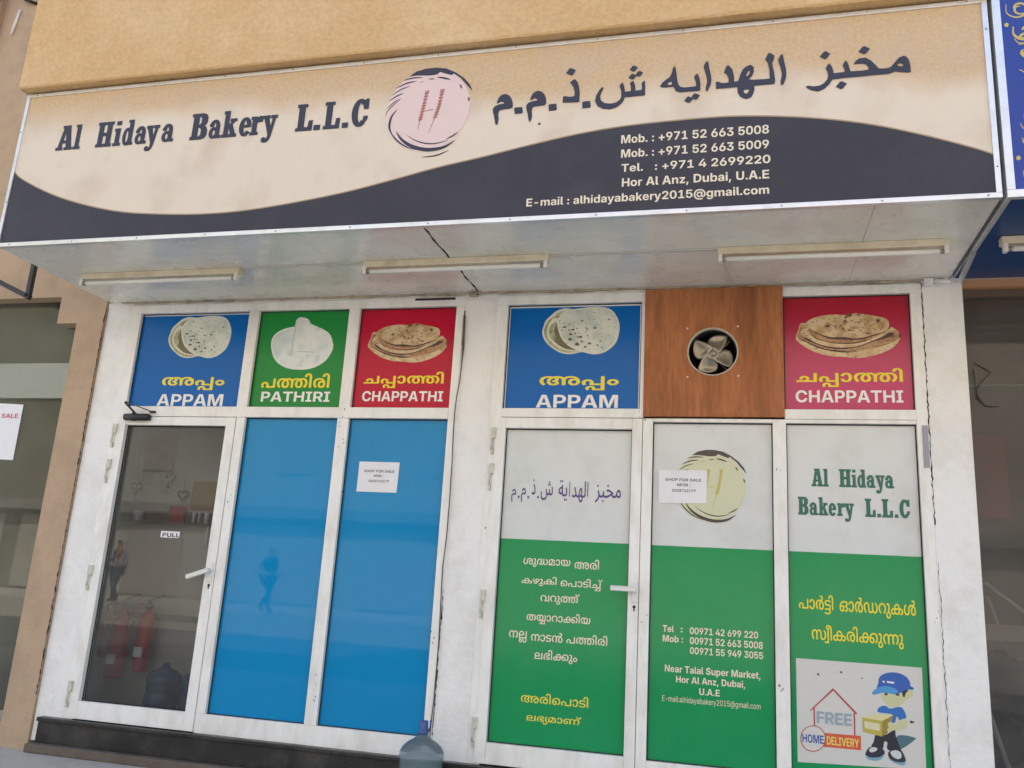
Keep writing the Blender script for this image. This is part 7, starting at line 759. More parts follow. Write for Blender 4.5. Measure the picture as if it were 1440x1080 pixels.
# ragged dark shrinkage cracks beside the columns
def crack(x, z0, z1, y, wmax, seed, name='crack'):
    rnd = random.Random(seed); b = B(); L, R = [], []; n = int((z1 - z0) / .017)
    for i in range(n + 1):
        z = z0 + (z1 - z0) * i / n; o = rnd.uniform(-.0035, .0035)
        w = wmax * max(.22, rnd.random())
        L.append((x + o - w / 2, z)); R.append((x + o + w / 2, z))
    b.flat([L + R[::-1]], y)
    return b.link(name, GAP, shop)
crack(-2.764, .35, 3.10, -.0212, .013, 3)
crack(2.8765, 1.7, 3.12, -.0135, .008, 5)
crack(.0535, .35, 1.2, -.0012, .012, 6)
crack(2.884, .3, 1.5, -.0135, .005, 7)
crack(.0545, 2.78, 3.02, -.0012, .02, 8)
# interior of the bakery
room = thing('bakery_room', 'dim grey bakery interior seen through the glazed door', 'room', (-1, 2, .2))
B().box(-2.75, 2.87, .06, 3.2, .16, .20).link('floor', INNER_FLOOR, room)
B().box(-2.75, 2.87, .5, 3.3, 3.2, 3.26).link('ceiling', INNER_WALL, room)
B().box(-2.7645, -2.752, .1205, 3.3, .2, 3.145).link('side_wall', INNER_WALL, room)
B().box(2.80, 2.86, .5, 3.3, .2, 3.2).link('side_wall', INNER_WALL, room)
B().box(-2.75, 2.80, 3.2, 3.3, .2, 3.2).link('back_wall', INNER_WALL, room)

# ------------------------------------------------------------------ shopfront frames
def bars(parent, spec, name='frame_bar', m=ALU, bev=.003):
    for (x0, x1, z0, z1, y0, y1) in spec:
        B().box(x0, x1, y0, y1, z0, z1, bev).link(name, m, parent)
def gasket(parent, x0, x1, z0, z1, y=.012, w=.006):
    b = B()
    b.box(x0, x1, y, y + .006, z1 - w, z1 + .001); b.box(x0, x1, y, y + .006, z0 - .001, z0 + w)
    b.box(x0 - .001, x0 + w, y, y + .006, z0, z1); b.box(x1 - w, x1 + .001, y, y + .006, z0, z1)
    b.link('gasket', GASKET, parent)
FY0, FY1 = -.014, .05
left = thing('shopfront_frame', 'white aluminium shopfront frame of the left bay, around the tall blue panes', 'window frame', (-1.24, 0, .218))
bars(left, [(-2.54, .052, 3.052, 3.113, FY0, FY1), (-2.54, -2.455, .218, 3.052, FY0 + .002, FY1),
            (-1.556, -1.476, 2.349, 3.052, FY0, FY1), (-.781, -.699, 2.349, 3.052, FY0, FY1), (-.001, .052, .218, 3.052, FY0 + .001, FY1),
            (-2.4545, -.0015, 2.276, 2.349, FY0 - .004, FY1), (-1.542, -1.476, .335, 2.2755, FY0, FY1),
            (-.781, -.699, .335, 2.2755, FY0, FY1), (-1.542, -.0015, .218, .335, FY0 + .002, FY1)])
B().box(-.30, -.012, -.019, -.0142, 3.096, 3.110).link('loose_strip', GASKET, left)
def pane(parent, x0, x1, z0, z1, m, label=None, y=.022, name='window_pane'):
    gasket(parent, x0, x1, z0, z1)
    return B().box(x0 - .004, x1 + .004, y, y + .006, z0 - .004, z1 + .004).link(name, m, parent, label)
bp1 = pane(left, -1.476, -.781, .335, 2.276, BLUE_FILM, 'tall blue filmed pane next to the glazed door')
bp2 = pane(left, -.699, -.001, .335, 2.276, BLUE_FILM, 'tall blue filmed pane with the small notice')
CLEAR = DOOR_GLASS
for x0, x1 in ((-2.455, -1.556), (-1.476, -.781), (-.699, -.001)):
    pane(left, x0, x1, 2.349, 3.052, P_WHITE, y=.026)

right = thing('shopfront_frame', 'white aluminium shopfront frame of the right bay, around the green and grey panes', 'window frame', (1.58, 0, .218))
bars(right, [(.281, 1.262, 3.050, 3.113, FY0, FY1), (1.262, 2.092, 3.085, 3.113, FY0, FY1 - .01), (2.092, 2.876, 3.062, 3.118, FY0, FY1),
             (.281, .358, .218, 3.050, FY0 + .002, FY1), (1.238, 1.262, 2.349, 3.050, FY0, FY1), (1.262, 1.322, .218, 2.29, FY0, FY1),
             (2.024, 2.100, .335, 2.29, FY0, FY1), (2.812, 2.876, .218, 3.062, FY0 + .002, FY1),
             (.3585, 1.262, 2.292, 2.349, FY0 - .003, FY1), (1.3225, 2.8115, 2.270, 2.292, FY0 + .003, FY1), (2.0925, 2.8115, 2.293, 2.352, FY0 - .003, FY1),
             (1.3225, 2.8115, .218, .334, FY0 + .002, FY1)])
pane(right, .358, 1.238, 2.349, 3.050, P_WHITE, y=.026)
pane(right, 2.095, 2.812, 2.352, 3.062, P_WHITE, y=.026)
B().box(2.838, 2.868, -.019, -.0145, 2.02, 2.262, .002).link('grey_tape', mat('silver_grey_tape', lin(150, 152, 162), .35), right)
def filmed(parent, x0, x1, z0, z1, zg, label):
    p = pane(parent, x0, x1, z0, z1, GREY_FILM, label)
    B().box(x0 - .003, x1 + .003, .0205, .0215, z0 - .003, zg).link('print_green_band', GREEN_FILM, p)
    return p
fp3 = filmed(right, 1.322, 2.024, .334, 2.270, 1.527, 'fixed pane with round wheat emblem above a green contact panel')
fp4 = filmed(right, 2.100, 2.812, .334, 2.270, 1.527, 'fixed pane with teal lettering above a green panel')

rc = random.Random(21)
for fr, spots in ((left, [(-.745, 2.20), (-.73, 2.12), (-.70, 1.75), (-.735, .62), (-.72, .50), (-.05, 2.6), (-1.51, 1.7), (-.02, 1.4), (-.72, 2.30), (.02, .9)]), (right, [(1.27, 2.26), (2.06, 2.0), (1.30, 1.1), (2.85, 1.2), (.32, 1.6), (2.05, .8), (1.255, 2.31)])):
    b = B(); n = 0
    for x, z in spots:      # knocks through the white coating
        for j in range(3):
            cx, cz, s_ = x + rc.uniform(-.02, .02), z + rc.uniform(-.05, .05), rc.uniform(.0015, .005)
            b.flat([[(cx + s_ * rc.uniform(.5, 1.2) * math.cos(t * 1.047), cz + 1.6 * s_ * rc.uniform(.5, 1.2) * math.sin(t * 1.047)) for t in range(6)]], -.0192 - n * .00002); n += 1
    b.link('paint_chip', mat('bare_metal_chip', lin(96, 90, 82), .6), fr, kind='stuff')

# ------------------------------------------------------------------ doors
def hinge(parent, x, z):
    b = B().box(x - .014, x + .018, -.034, -.012, z - .034, z + .034, .003)
    o = b.link('hinge', HINGE, parent)
    B().tube([(x - .006, -.028, z - .034), (x - .006, -.028, z - .105)], .007, 8).box(x - .011, x + .004, -.030, -.013, z - .135, z - .10, .002).link('hinge_pin', HINGE, o)
def leaf(label, x0, x1, z0, z1, gx0, gx1, gz0, gz1, hx, hz, base):
    d = thing('glass_door', label, 'door', base)
    y0, y1 = -.020, .036
    bars(d, [(x0, gx0, z0, z1, y0, y1)], 'hinge_stile'); bars(d, [(gx1, x1, z0, z1, y0, y1)], 'lock_stile')
    bars(d, [(gx0 + .0005, gx1 - .0005, gz1, z1, y0 + .001, y1)], 'top_rail'); bars(d, [(gx0 + .0005, gx1 - .0005, z0, gz0, y0 + .001, y1)], 'bottom_rail')
    gasket(d, gx0, gx1, gz0, gz1)
    for z in hz: hinge(d, hx, z)
    return d
door1 = leaf('see-through glazed door with black closer, leftmost in the shopfront', -2.4545, -1.545, .224, 2.272, -2.427 + .0, -1.616, .336, 2.212, -2.505, (2.182, 1.925, 1.185, .425), (-2.0, 0, .224))
B().box(-2.4545 - .042, -2.4545, -.017, .036, .224, 2.272, .003).link('hinge_stile', ALU, door1)
g1 = B().box(-2.431, -1.612, .022, .028, .332, 2.216).link('glass_pane', DOOR_GLASS, door1)
door2 = leaf('door with pale grey and green film under Arabic and Malayalam lettering', .325, 1.259, .226, 2.288, .392, 1.197, .343, 2.221, .316, (2.185, 1.955, 1.178, .445), (.8, 0, .226))
g2 = B().box(.388, 1.201, .022, .028, .339, 2.225).link('glass_pane', GREY_FILM, door2, 'pane filmed pale grey above and green below')
B().box(.389, 1.200, .0205, .0215, .340, 1.528).link('print_green_band', GREEN_FILM, g2)
# lever handles
def lever(parent, x, z, tip, dz):
    h = B().box(x - .016, x + .016, -.030, -.019, z - .075, z + .045, .004).link('handle', WHITEPL, parent)
    B().tube([(x, -.03, z), (x, -.065, z)], .011, 12).bar((x + .008, -.066, z), (tip, -.066, z + dz), .016, .022, bevel=.004).link('lever', WHITEPL, h)
    k = B().tube([(x, -.019, z - .098), (x, -.0235, z - .098)], .009, 12).box(x - .0035, x + .0035, -.0235, -.021, z - .122, z - .1).link('keyhole', GASKET, parent)
lever(door1, -1.572, 1.232, -1.715, -.052)
lever(door2, 1.236, 1.262, 1.105, .002)
# hydraulic closer
cl = B().tube([(-2.425, -.048, 2.262), (-2.415, -.048, 2.262), (-2.225, -.048, 2.262), (-2.215, -.048, 2.262)], [.012, .025, .025, .012], 14).box(-2.42, -2.22, -.045, -.0195, 2.243, 2.281, .004).tube([(-2.345, -.048, 2.235), (-2.345, -.048, 2.295)], .016, 12).link('closer_body', BLACKPL, door1)
B().bar((-2.345, -.05, 2.296), (-2.375, -.125, 2.352), .02, .006).bar((-2.375, -.125, 2.358), (-2.215, -.03, 2.305), .012, .006).box(-2.235, -2.19, -.034, -.0185, 2.296, 2.312).link('closer_arm', BLACKPL, cl)
# PULL sticker
st = B().box(-2.025, -1.878, .0205, .0218, 1.433, 1.476).link('print_sticker', P_WHITE, None)
tag(st, 'small white PULL sticker on the clear glass door', 'sticker')
lines_of('pull', .0200, mat('black_ink', lin(30, 30, 36), .5), st)
# heart decorations hanging inside the glass
def heart(cx, cz, s, y):
    pts = []
    for k in range(28):
        t = 2 * math.pi * k / 28
        pts.append((cx + s * 16 * math.sin(t) ** 3 / 17, y, cz + s * (13 * math.cos(t) - 5 * math.cos(2 * t) - 2 * math.cos(3 * t) - math.cos(4 * t)) / 17))
    return B().tube(pts + [pts[0]], s * .2, 6)
WREATH = mat('brown_twig', lin(50, 38, 34), .9)
for i, (px_, pz_, s_, d_) in enumerate(((-2.70, 1.83, .050, 'leftmost of the three hearts'), (-2.413, 1.915, .040, 'upper right heart with a small pendant'), (-2.281, 1.785, .045, 'lower right heart'))):
    o = heart(px_, pz_, s_, .57).link('heart_decoration', WREATH)
    tag(o, 'brown twig heart hanging behind the door glass, ' + d_, 'decoration', 'heart decorations behind the door glass')
    B().tube([(px_, .57, pz_ + s_ * .35), (px_, .57, pz_ + .12)], .002, 4).link('thread', WREATH, o)
B().tube([(-2.418, .57, 1.865), (-2.418, .57, 1.835)], .016, 8).link('pendant', WREATH, bpy.data.objects['heart_decoration.001'])

# ------------------------------------------------------------------ things inside the bakery
def extinguisher(x, y, z, label, s=1.0):
    t = thing('fire_extinguisher', label, 'fire extinguisher', (x, y, z), 'red fire extinguishers inside the door')
    R = .070 * s
    B().lathe(x, y, [(R * .9, 0), (R, .02), (R, .42 * s), (R * .8, .475 * s), (R * .35, .51 * s), (R * .3, .54 * s)], 20, 'z', z).link('cylinder', RED_PAINT, t)
    B().box(x - .03, x + .035, y - R - .002, y - R + .012, z + .10, z + .17).link('label_plate', P_WHITE, t)
    B().lathe(x, y, [(.028, .54 * s), (.028, .57 * s), (.015, .59 * s)], 12, 'z', z).link('valve', BLACKPL, t)
    B().bar((x - .02, y, z + .59 * s), (x + .12, y, z + .66 * s), .02, .012).link('squeeze_grip', STEEL, t)
    B().tube([(x - .02, y, z + .57 * s), (x - .12, y, z + .56 * s), (x - .14, y - .01, z + .40 * s), (x - .12, y - .02, z + .1)], .012, 8).link('hose', RED_PAINT if s < 1 else BLACKPL, t)
    return t
extinguisher(-2.56, .46, .44, 'red fire extinguisher with a hose, the left one behind the glass door', .9)
extinguisher(-2.36, .48, .50, 'red fire extinguisher with a white label, the right one behind the glass door', .82)
B().box(-2.751, -.9, .62, .68, .2, 3.2).link('partition', INNER_WALL, room)
B().box(-2.751, -.9, .600, .6195, .86, .90).link('dado_rail', mat('grey_rail', lin(120, 120, 122), .6), room)
JUG = mat('blue_translucent_plastic', lin(50, 78, 112), .15, spec=.5)
def jug(x, y, z, m, name, label, cat, group=None, s=1., slim=1.):
    t = thing(name, label, cat, (x, y, z), group)
    prof = [(.110, 0), (.130, .012), (.133, .03), (.133, .085), (.127, .095), (.127, .105), (.133, .115), (.133, .19), (.127, .20), (.127, .21), (.133, .22), (.133, .275), (.138, .288), (.138, .312), (.133, .326), (.118, .346), (.090, .368), (.055, .386), (.036, .398), (.029, .410), (.028, .43)]
    B().lathe(x, y, [(r * s * slim, h * s) for r, h in prof], 32, 'z', z).link('body', m, t)
    return t
for i, (x, y, z, q) in enumerate(((-2.12, .44, .20, 'left'), (-1.84, .44, .20, 'right'))):
    jug(x, y, z, JUG, 'water_jug', 'blue water jug on the bakery floor behind the door, the ' + q + ' one', 'water jug', 'blue water jugs inside the bakery', .88)
sh2 = thing('wall_shelf', 'long brown ledge shelf on the partition wall behind the glass door', 'shelf', (-2.3, .6, 1.57))
B().box(-2.74, -1.6, .560, .6195, 1.565, 1.578).link('board', mat('brown_board', lin(96, 72, 66), .6), sh2)
B().box(-2.74, -1.6, .608, .6195, 1.5785, 1.66).link('back_strip', mat('brown_strip', lin(112, 92, 88), .7), sh2)
rb = B().box(-2.375, -2.25, .565, .605, 1.5785, 1.70, .004).link('red_box', RED_PAINT); tag(rb, 'small red box standing on the ledge shelf behind the glass door', 'box')
pc = B().box(-2.235, -2.035, .612, .6190, 1.68, 1.90).link('wall_poster', mat('ochre_card', lin(150, 122, 66), .7)); tag(pc, 'faded yellow poster on the wall behind the glass door', 'poster')
for i, (x, w_, q) in enumerate(((-2.66, .09, 'pale blue cup left of the red box'), (-2.17, .025, 'narrow white cup right of the red box'), (-2.125, .02, 'slim white cup in the middle right of the shelf'), (-2.06, .035, 'rightmost white cup on the shelf'))):
    cp = B().lathe(x, .585, [(w_ * .4, 0), (w_ * .5, .08), (w_ * .44, .08), (w_ * .36, .01)], 14, 'z', 1.5785).link('cup', P_WHITE); tag(cp, q, 'cup', 'cups on the shelf behind the glass door')
wp = B().tube([(-2.045, .60, 1.56), (-2.05, .60, 1.42)], .007, 8).link('wall_hook', P_WHITE); tag(wp, 'short white bar hanging under the shelf behind the glass door', 'hook')
for i, (x0_, z0_, x1_, z1_) in enumerate(((-2.71, 1.86, -2.60, 2.08), (-2.54, 1.80, -2.46, 1.95), (-2.58, 1.98, -2.50, 2.10))):
    o = B().box(x0_, x1_, .614, .6192, z0_, z1_).link('pinned_paper', mat('greyish_paper', lin(170, 168, 164), .8)); tag(o, ('large grey paper pinned at the upper left behind the glass door', 'grey paper pinned between the left and upper hearts', 'small grey paper pinned high behind the glass door')[i], 'paper', 'papers pinned behind the glass door')

# ------------------------------------------------------------------ posters above the transom
INKS = {'rim': lin(214, 216, 198), 'under': lin(150, 150, 118), 'top': lin(200, 200, 184), 'brown': lin(112, 102, 76), 'hole': lin(92, 96, 84), 'pale_hole': lin(160, 166, 152),
        'c_edge': lin(206, 184, 146), 'c_dark': lin(74, 46, 38), 'c_mid': lin(170, 132, 96), 'c_top': lin(190, 164, 120), 'c_spot': lin(166, 126, 88), 'c_char': lin(104, 72, 52),
        'p_rim': lin(224, 228, 226), 'p_base': lin(198, 208, 206), 'p_fold': lin(216, 220, 214), 'p_line': lin(184, 194, 192),
        'paper': lin(208, 208, 204), 'red_line': lin(178, 62, 66), 'red_box': lin(208, 92, 62), 'cap_blue': lin(32, 92, 176), 'cap_light': lin(70, 148, 206), 'face': lin(198, 200, 156),
        'hair': lin(34, 34, 36), 'shirt': lin(34, 108, 186), 'trouser': lin(30, 38, 54), 'shoe': lin(36, 44, 60), 'toe': lin(200, 208, 204), 'sole': lin(120, 164, 184), 'box_top': lin(216, 212, 158), 'box_front': lin(184, 172, 76),
        'box_side': lin(150, 132, 62), 'box_label': lin(214, 210, 176), 'white_mark': lin(220, 228, 236), 'speck': lin(66, 62, 58), 'shadow': lin(70, 110, 122)}
def ink(k):
    soft = k in ('top', 'under', 'c_top', 'c_edge', 'c_mid', 'p_base', 'p_fold')
    return mat('ink_' + k, INKS[k], .3, dirt=tuple(c * .66 for c in INKS[k][:3]) + (1,) if soft else None, dirt_scale=26, dirt_amt=.5 if soft else 0)
def bread_ink(name, base, spot, scale, lo, hi, blotch, bscale, bamt):
    """Printed photograph of bread: pale dough colour with browned freckles and soft blotches in the print."""
    m = bpy.data.materials.new(name); m.use_nodes = True
    nt = m.node_tree; N, L = nt.nodes, nt.links; b = N['Principled BSDF']; b.inputs['Roughness'].default_value = .3; b.inputs['Specular IOR Level'].default_value = .3
    g = N.new('ShaderNodeNewGeometry')
    n1 = N.new('ShaderNodeTexNoise'); n1.inputs['Scale'].default_value = scale; n1.inputs['Detail'].default_value = 4; L.new(g.outputs['Position'], n1.inputs['Vector'])
    r1 = N.new('ShaderNodeMapRange'); r1.inputs[1].default_value = lo; r1.inputs[2].default_value = hi; L.new(n1.outputs[0], r1.inputs[0])
    n2 = N.new('ShaderNodeTexNoise'); n2.inputs['Scale'].default_value = bscale; n2.inputs['Detail'].default_value = 3; L.new(g.outputs['Position'], n2.inputs['Vector'])
    r2 = N.new('ShaderNodeMapRange'); r2.inputs[1].default_value = .42; r2.inputs[2].default_value = .66; r2.inputs[4].default_value = bamt; L.new(n2.outputs[0], r2.inputs[0])
    a = N.new('ShaderNodeMix'); a.data_type = 'RGBA'; a.inputs[6].default_value = base; a.inputs[7].default_value = blotch; L.new(r2.outputs[0], a.inputs[0])
    c = N.new('ShaderNodeMix'); c.data_type = 'RGBA'; c.inputs[7].default_value = spot; L.new(a.outputs[2], c.inputs[6]); L.new(r1.outputs[0], c.inputs[0])
    L.new(c.outputs[2], b.inputs['Base Color']); MATS[name] = m
bread_ink('ink_top', lin(216, 218, 206), lin(132, 142, 130), 62, .60, .70, lin(178, 192, 180), 9, .8)
bread_ink('ink_under', lin(184, 184, 150), lin(110, 104, 78), 50, .55, .68, lin(140, 138, 104), 12, .8)
bread_ink('ink_c_top', lin(212, 190, 150), lin(150, 108, 74), 70, .58, .68, lin(176, 138, 96), 16, .9)
bread_ink('ink_c_edge', lin(218, 198, 158), lin(140, 92, 62), 55, .58, .70, lin(190, 152, 112), 20, .8)
bread_ink('ink_c_mid', lin(186, 150, 112), lin(112, 70, 50), 48, .54, .68, lin(158, 112, 80), 18, .9)
bread_ink('ink_p_base', lin(224, 230, 228), lin(196, 206, 204), 20, .5, .7, lin(190, 204, 202), 5, .8)
bread_ink('ink_p_fold', lin(228, 232, 226), lin(206, 214, 210), 14, .5, .7, lin(208, 218, 214), 6, .8)

def picture(shapes, box, y, parent, name, label):
    """A printed picture: overlapping flat colour shapes, one sheet just proud of the last."""
    groups = []
    x0, z0, x1, z1 = box
    root = None
    for i, (k, sm, pts) in enumerate(shapes):
        p = [(x0 + a * (x1 - x0), z0 + b * (z1 - z0)) for a, b in pts]
        if sm: p = smooth_loop(p, 4 if len(p) > 8 else 2)
        if groups and groups[-1][0] == k: groups[-1][1].append((p, i))
        else: groups.append((k, [(p, i)]))
    # join neighbouring shapes of one ink so that a picture stays a handful of meshes
    n = 0
    for k, lst in groups:
        b = B()
        for p, i in lst:
            b.flat([p], y - .0004 - n * .00012); n += 1
        o = b.link('print_' + name if root is None else 'print_layer', ink(k), parent if root is None else root, label if root is None else None, 'stuff' if len(lst) > 4 else None)
        if root is None:
            root = o
    return root
def merged(shapes, inks_last):
    """Puts the small freckles of one ink next to each other so they share a mesh."""
    big = [s for s in shapes if s[0] not in inks_last]
    return big + [s for k in inks_last for s in shapes if s[0] == k]
APPAM_M = merged(APPAM, ('pale_hole', 'hole')); CHAP_M = merged(CHAPPATHI, ('c_spot', 'c_char'))
def poster(label, x0, x1, z0, z1, m, border=0.):
    t = B().box(x0, x1, .0195, .0225, z0, z1)
    if border:
        o = t.link('print_poster', P_WHITE)
        B().flat([[(x0 + border, z0 + border * .6), (x1 - border, z0 + border * .6), (x1 - border, z1 - border), (x0 + border, z1 - border)]], .0190).link('print_ground', m, o)
    else: o = t.link('print_poster', m)
    o.name = 'poster'
    return tag(o, label, 'poster', 'bread posters above the transom')
po = poster('blue APPAM poster above the glazed door, leftmost of the row', -2.470, -1.5585, 2.351, 3.056 - .006, P_BLUE, .011)
picture(APPAM_M, APPAM_BOX, .0188, po, 'appam', 'two lacy white round pancakes'); lines_of('appam1_ml', .0180, YELLOW, po); lines_of('appam1_en', .0180, WHITE_INK, po)
po = poster('green PATHIRI poster between a blue and a red one', -1.474, -.783, 2.351, 3.050, P_GREEN)
picture(PATHIRI, PATHIRI_BOX, .0188, po, 'pathiri', 'stack of thin white rice breads with a folded one on top'); lines_of('pathiri_ml', .0180, YELLOW, po); lines_of('pathiri_en', .0180, WHITE_INK, po)
po = poster('red CHAPPATHI poster of the left bay, beside the green poster', -.697, -.003, 2.351, 3.050, P_RED)
picture(CHAP_M, CHAPPATHI_BOX2, .0188, po, 'chappathi', 'stack of brown flat breads'); lines_of('chappathi1_ml', .0180, YELLOW, po); lines_of('chappathi1_en', .0180, WHITE_INK, po)
po = poster('blue APPAM poster left of the plywood board', .358, 1.236, 2.351, 3.047, P_BLUE, .012)
picture(APPAM_M, APPAM_BOX2, .0188, po, 'appam', 'two lacy white round pancakes'); lines_of('appam2_ml', .0180, YELLOW, po); lines_of('appam2_en', .0180, WHITE_INK, po)
po = poster('crimson CHAPPATHI poster right of the plywood board, rightmost of the row', 2.097, 2.810, 2.354, 3.060, P_CRIMSON)
picture(CHAP_M, CHAPPATHI_BOX, .0188, po, 'chappathi', 'stack of brown flat breads'); lines_of('chappathi2_ml', .0180, YELLOW, po); lines_of('chappathi2_en', .0180, WHITE_INK, po)

# ------------------------------------------------------------------ lettering on the lower panes
lines_of('door_arabic', .0200, PURPLE_INK, g2); lines_of('door_ml', .0196, CREAM_INK, g2); lines_of('door_ml_yellow', .0196, PALE_YELLOW, g2)
lines_of('pane_contact', .0196, CREAM_INK, fp3)
slab_lines('pane_name', .0200, TEAL_INK, fp4); lines_of('pane_yellow', .0196, YELLOW, fp4)

def logo(cx, cz, r, y, parent, stroke, disc, wheat, rx=1.0):
    el = B().flat([[(cx - .02 * r + r * .955 * rx * math.cos(2 * math.pi * k / 48), cz + r * .985 * math.sin(2 * math.pi * k / 48)) for k in range(48)]], y)
    o = el.link('print_emblem', disc, parent, 'round emblem of brush strokes around two wheat ears')
    b = B()
    for i, (k, w, pts) in enumerate(LOGO):
        if i == 13 and rx < 1: continue
        p = [(cx + a * r, cz + c * r) for a, c in pts]
        b.flat([p if k == 'poly' else taper_line(p, w * r)], y - .0005 - i * .00004)
    b.link('print_brush_stroke', stroke, o)
    for i, st in enumerate(WHEAT):
        p = smooth_line([(cx + a * r, cz + c * r) for a, c in st], 5)
        b = B().flat([taper_line(p[::3] + [p[-1]], .022 * r, .5)], y - .0006)
        if i < 2:
            n = len(p)
            for j in range(n // 3, n):
                for s_ in (-1, 1):
                    q = p[j]; t = (j - n / 3) / (n * .67)
                    dx, dz = (s_ * .036 + .012) * r, .055 * r
                    b.flat([[(q[0], q[1]), (q[0] + dx * 1.1, q[1] + dz * .4), (q[0] + dx * 1.3, q[1] + dz * 1.3), (q[0] + dx * .3, q[1] + dz)]], y - .0007 - j * .00004 - (s_ > 0) * .00002)
        b.link('print_wheat_ear' if i < 2 else 'print_crossbar', wheat, o)
    return o
logo(1.668, 1.888, .215, .0200, fp3, mat('brown_black_print', lin(70, 62, 58), .4), mat('pale_green_print', lin(206, 208, 176), .4), mat('wheat_yellow_print', lin(196, 182, 84), .4), .985)

# notices, flyer
def notice(label, corners, group, y=.0200):
    o = B().flat([corners], y - .0012).link('print_notice', P_WHITE); o.name = 'notice'
    tag(o, label, 'notice', 'shop for sale notices')
    lines_of(group, y - .0016, GREY_INK, o)
notice('white SHOP FOR SALE notice taped to the tall blue pane', [(-.604, 1.790), (-.322, 1.789), (-.318, 1.988), (-.603, 1.989)], 'notice1')
notice('white SHOP FOR SALE notice covering the left of the wheat emblem', [(1.363, 1.778), (1.644, 1.784), (1.646, 1.981), (1.360, 1.980)], 'notice2', .0186)
fl = None
lst = [s for s in FLYER]
fo = B().flat([FLYER[0][2]], .0190).link('print_flyer', ink('paper')); fo.name = 'flyer'
tag(fo, 'pale FREE HOME DELIVERY flyer with a delivery boy in a blue cap', 'flyer')
for i, (k, sm, pts) in enumerate(FLYER[1:]):
    B().flat([smooth_loop(pts, 4) if sm else pts], .0186 - i * .00006).link('print_shape', ink(k), fo)
B().flat([FLYER_RING[0], FLYER_RING[1]], .0164).link('print_ring', ink('red_line'), fo)
B().flat([FLYER_RING[1]], .0165).link('print_disc', ink('paper'), fo)
lines_of('flyer_free', .0160, mat('pale_blue_print', lin(142, 168, 182), .4), fo)
lines_of('flyer_home', .0160, mat('deep_blue_print', lin(30, 84, 160), .4), fo)
lines_of('flyer_delivery', .0160, mat('soft_yellow_print', lin(236, 214, 110), .4), fo)

# ------------------------------------------------------------------ plywood board with extractor fan
FX, FZ, FR = 1.6765, 2.7075, .149
ply = thing('plywood_board', 'reddish plywood board screwed over the window opening between two posters', 'board', (1.66, 0, 2.3))
b = B()
hole = [(FX + FR * math.cos(2 * math.pi * k / 40), FZ + FR * math.sin(2 * math.pi * k / 40)) for k in range(40)]
rect = [(1.262, 2.299), (2.093, 2.301), (2.091, 3.123), (1.259, 3.121)]
b.flat([rect, hole], -.030)
for k in range(40):
    a, c = hole[k], hole[(k + 1) % 40]
    b.bm.faces.new([b.bm.verts.new(v) for v in ((a[0], -.030, a[1]), (c[0], -.030, c[1]), (c[0], -.012, c[1]), (a[0], -.012, a[1]))])
for i in range(4):
    a, c = rect[i], rect[(i + 1) % 4]
    b.bm.faces.new([b.bm.verts.new(v) for v in ((a[0], -.030, a[1]), (c[0], -.030, c[1]), (c[0], -.0145, c[1]), (a[0], -.0145, a[1]))])
bmesh.ops.remove_doubles(b.bm, verts=b.bm.verts[:], dist=1e-5)
b.link('sheet', PLY, ply)
for x, z in ((FX - .153, FZ + .152), (FX + .150, FZ + .160), (FX - .150, FZ - .160), (FX + .152, FZ - .155)):
    B().lathe(x, z, [(.006, -.0305), (.005, -.0335), (.0001, -.0345)], 10, 'y').link('screw', WHITEPL, ply)
for i in range(16):
    x = 1.272 if i % 2 else 2.083
    B().lathe(x + random.uniform(-.004, .004), 2.33 + (i // 2) * .1 + random.uniform(-.02, .02), [(.003, -.0302), (.0001, -.0318)], 6, 'y').link('nail', GASKET, ply)
fan = thing('extractor_fan', 'dusty four-bladed extractor fan set into the plywood board', 'fan', (FX, .02, FZ))
b = B().lathe(FX, FZ, [(FR + .004, -.0302), (FR + .005, -.034), (FR - .002, -.0345), (FR - .004, -.030), (FR - .005, -.012)], 48, 'y', 0., False)
b.link('duct_ring', mat('cream_enamel_ring', lin(190, 182, 164), .5), fan)
B().lathe(FX, FZ, [(FR - .004, -.011), (FR - .005, .13)], 48, 'y', 0., False).link('duct', mat('dark_duct', lin(60, 56, 52), .7), fan)
B().box(1.30, 2.0, .135, .14, 2.36, 3.03).link('duct_back', GAP, fan)
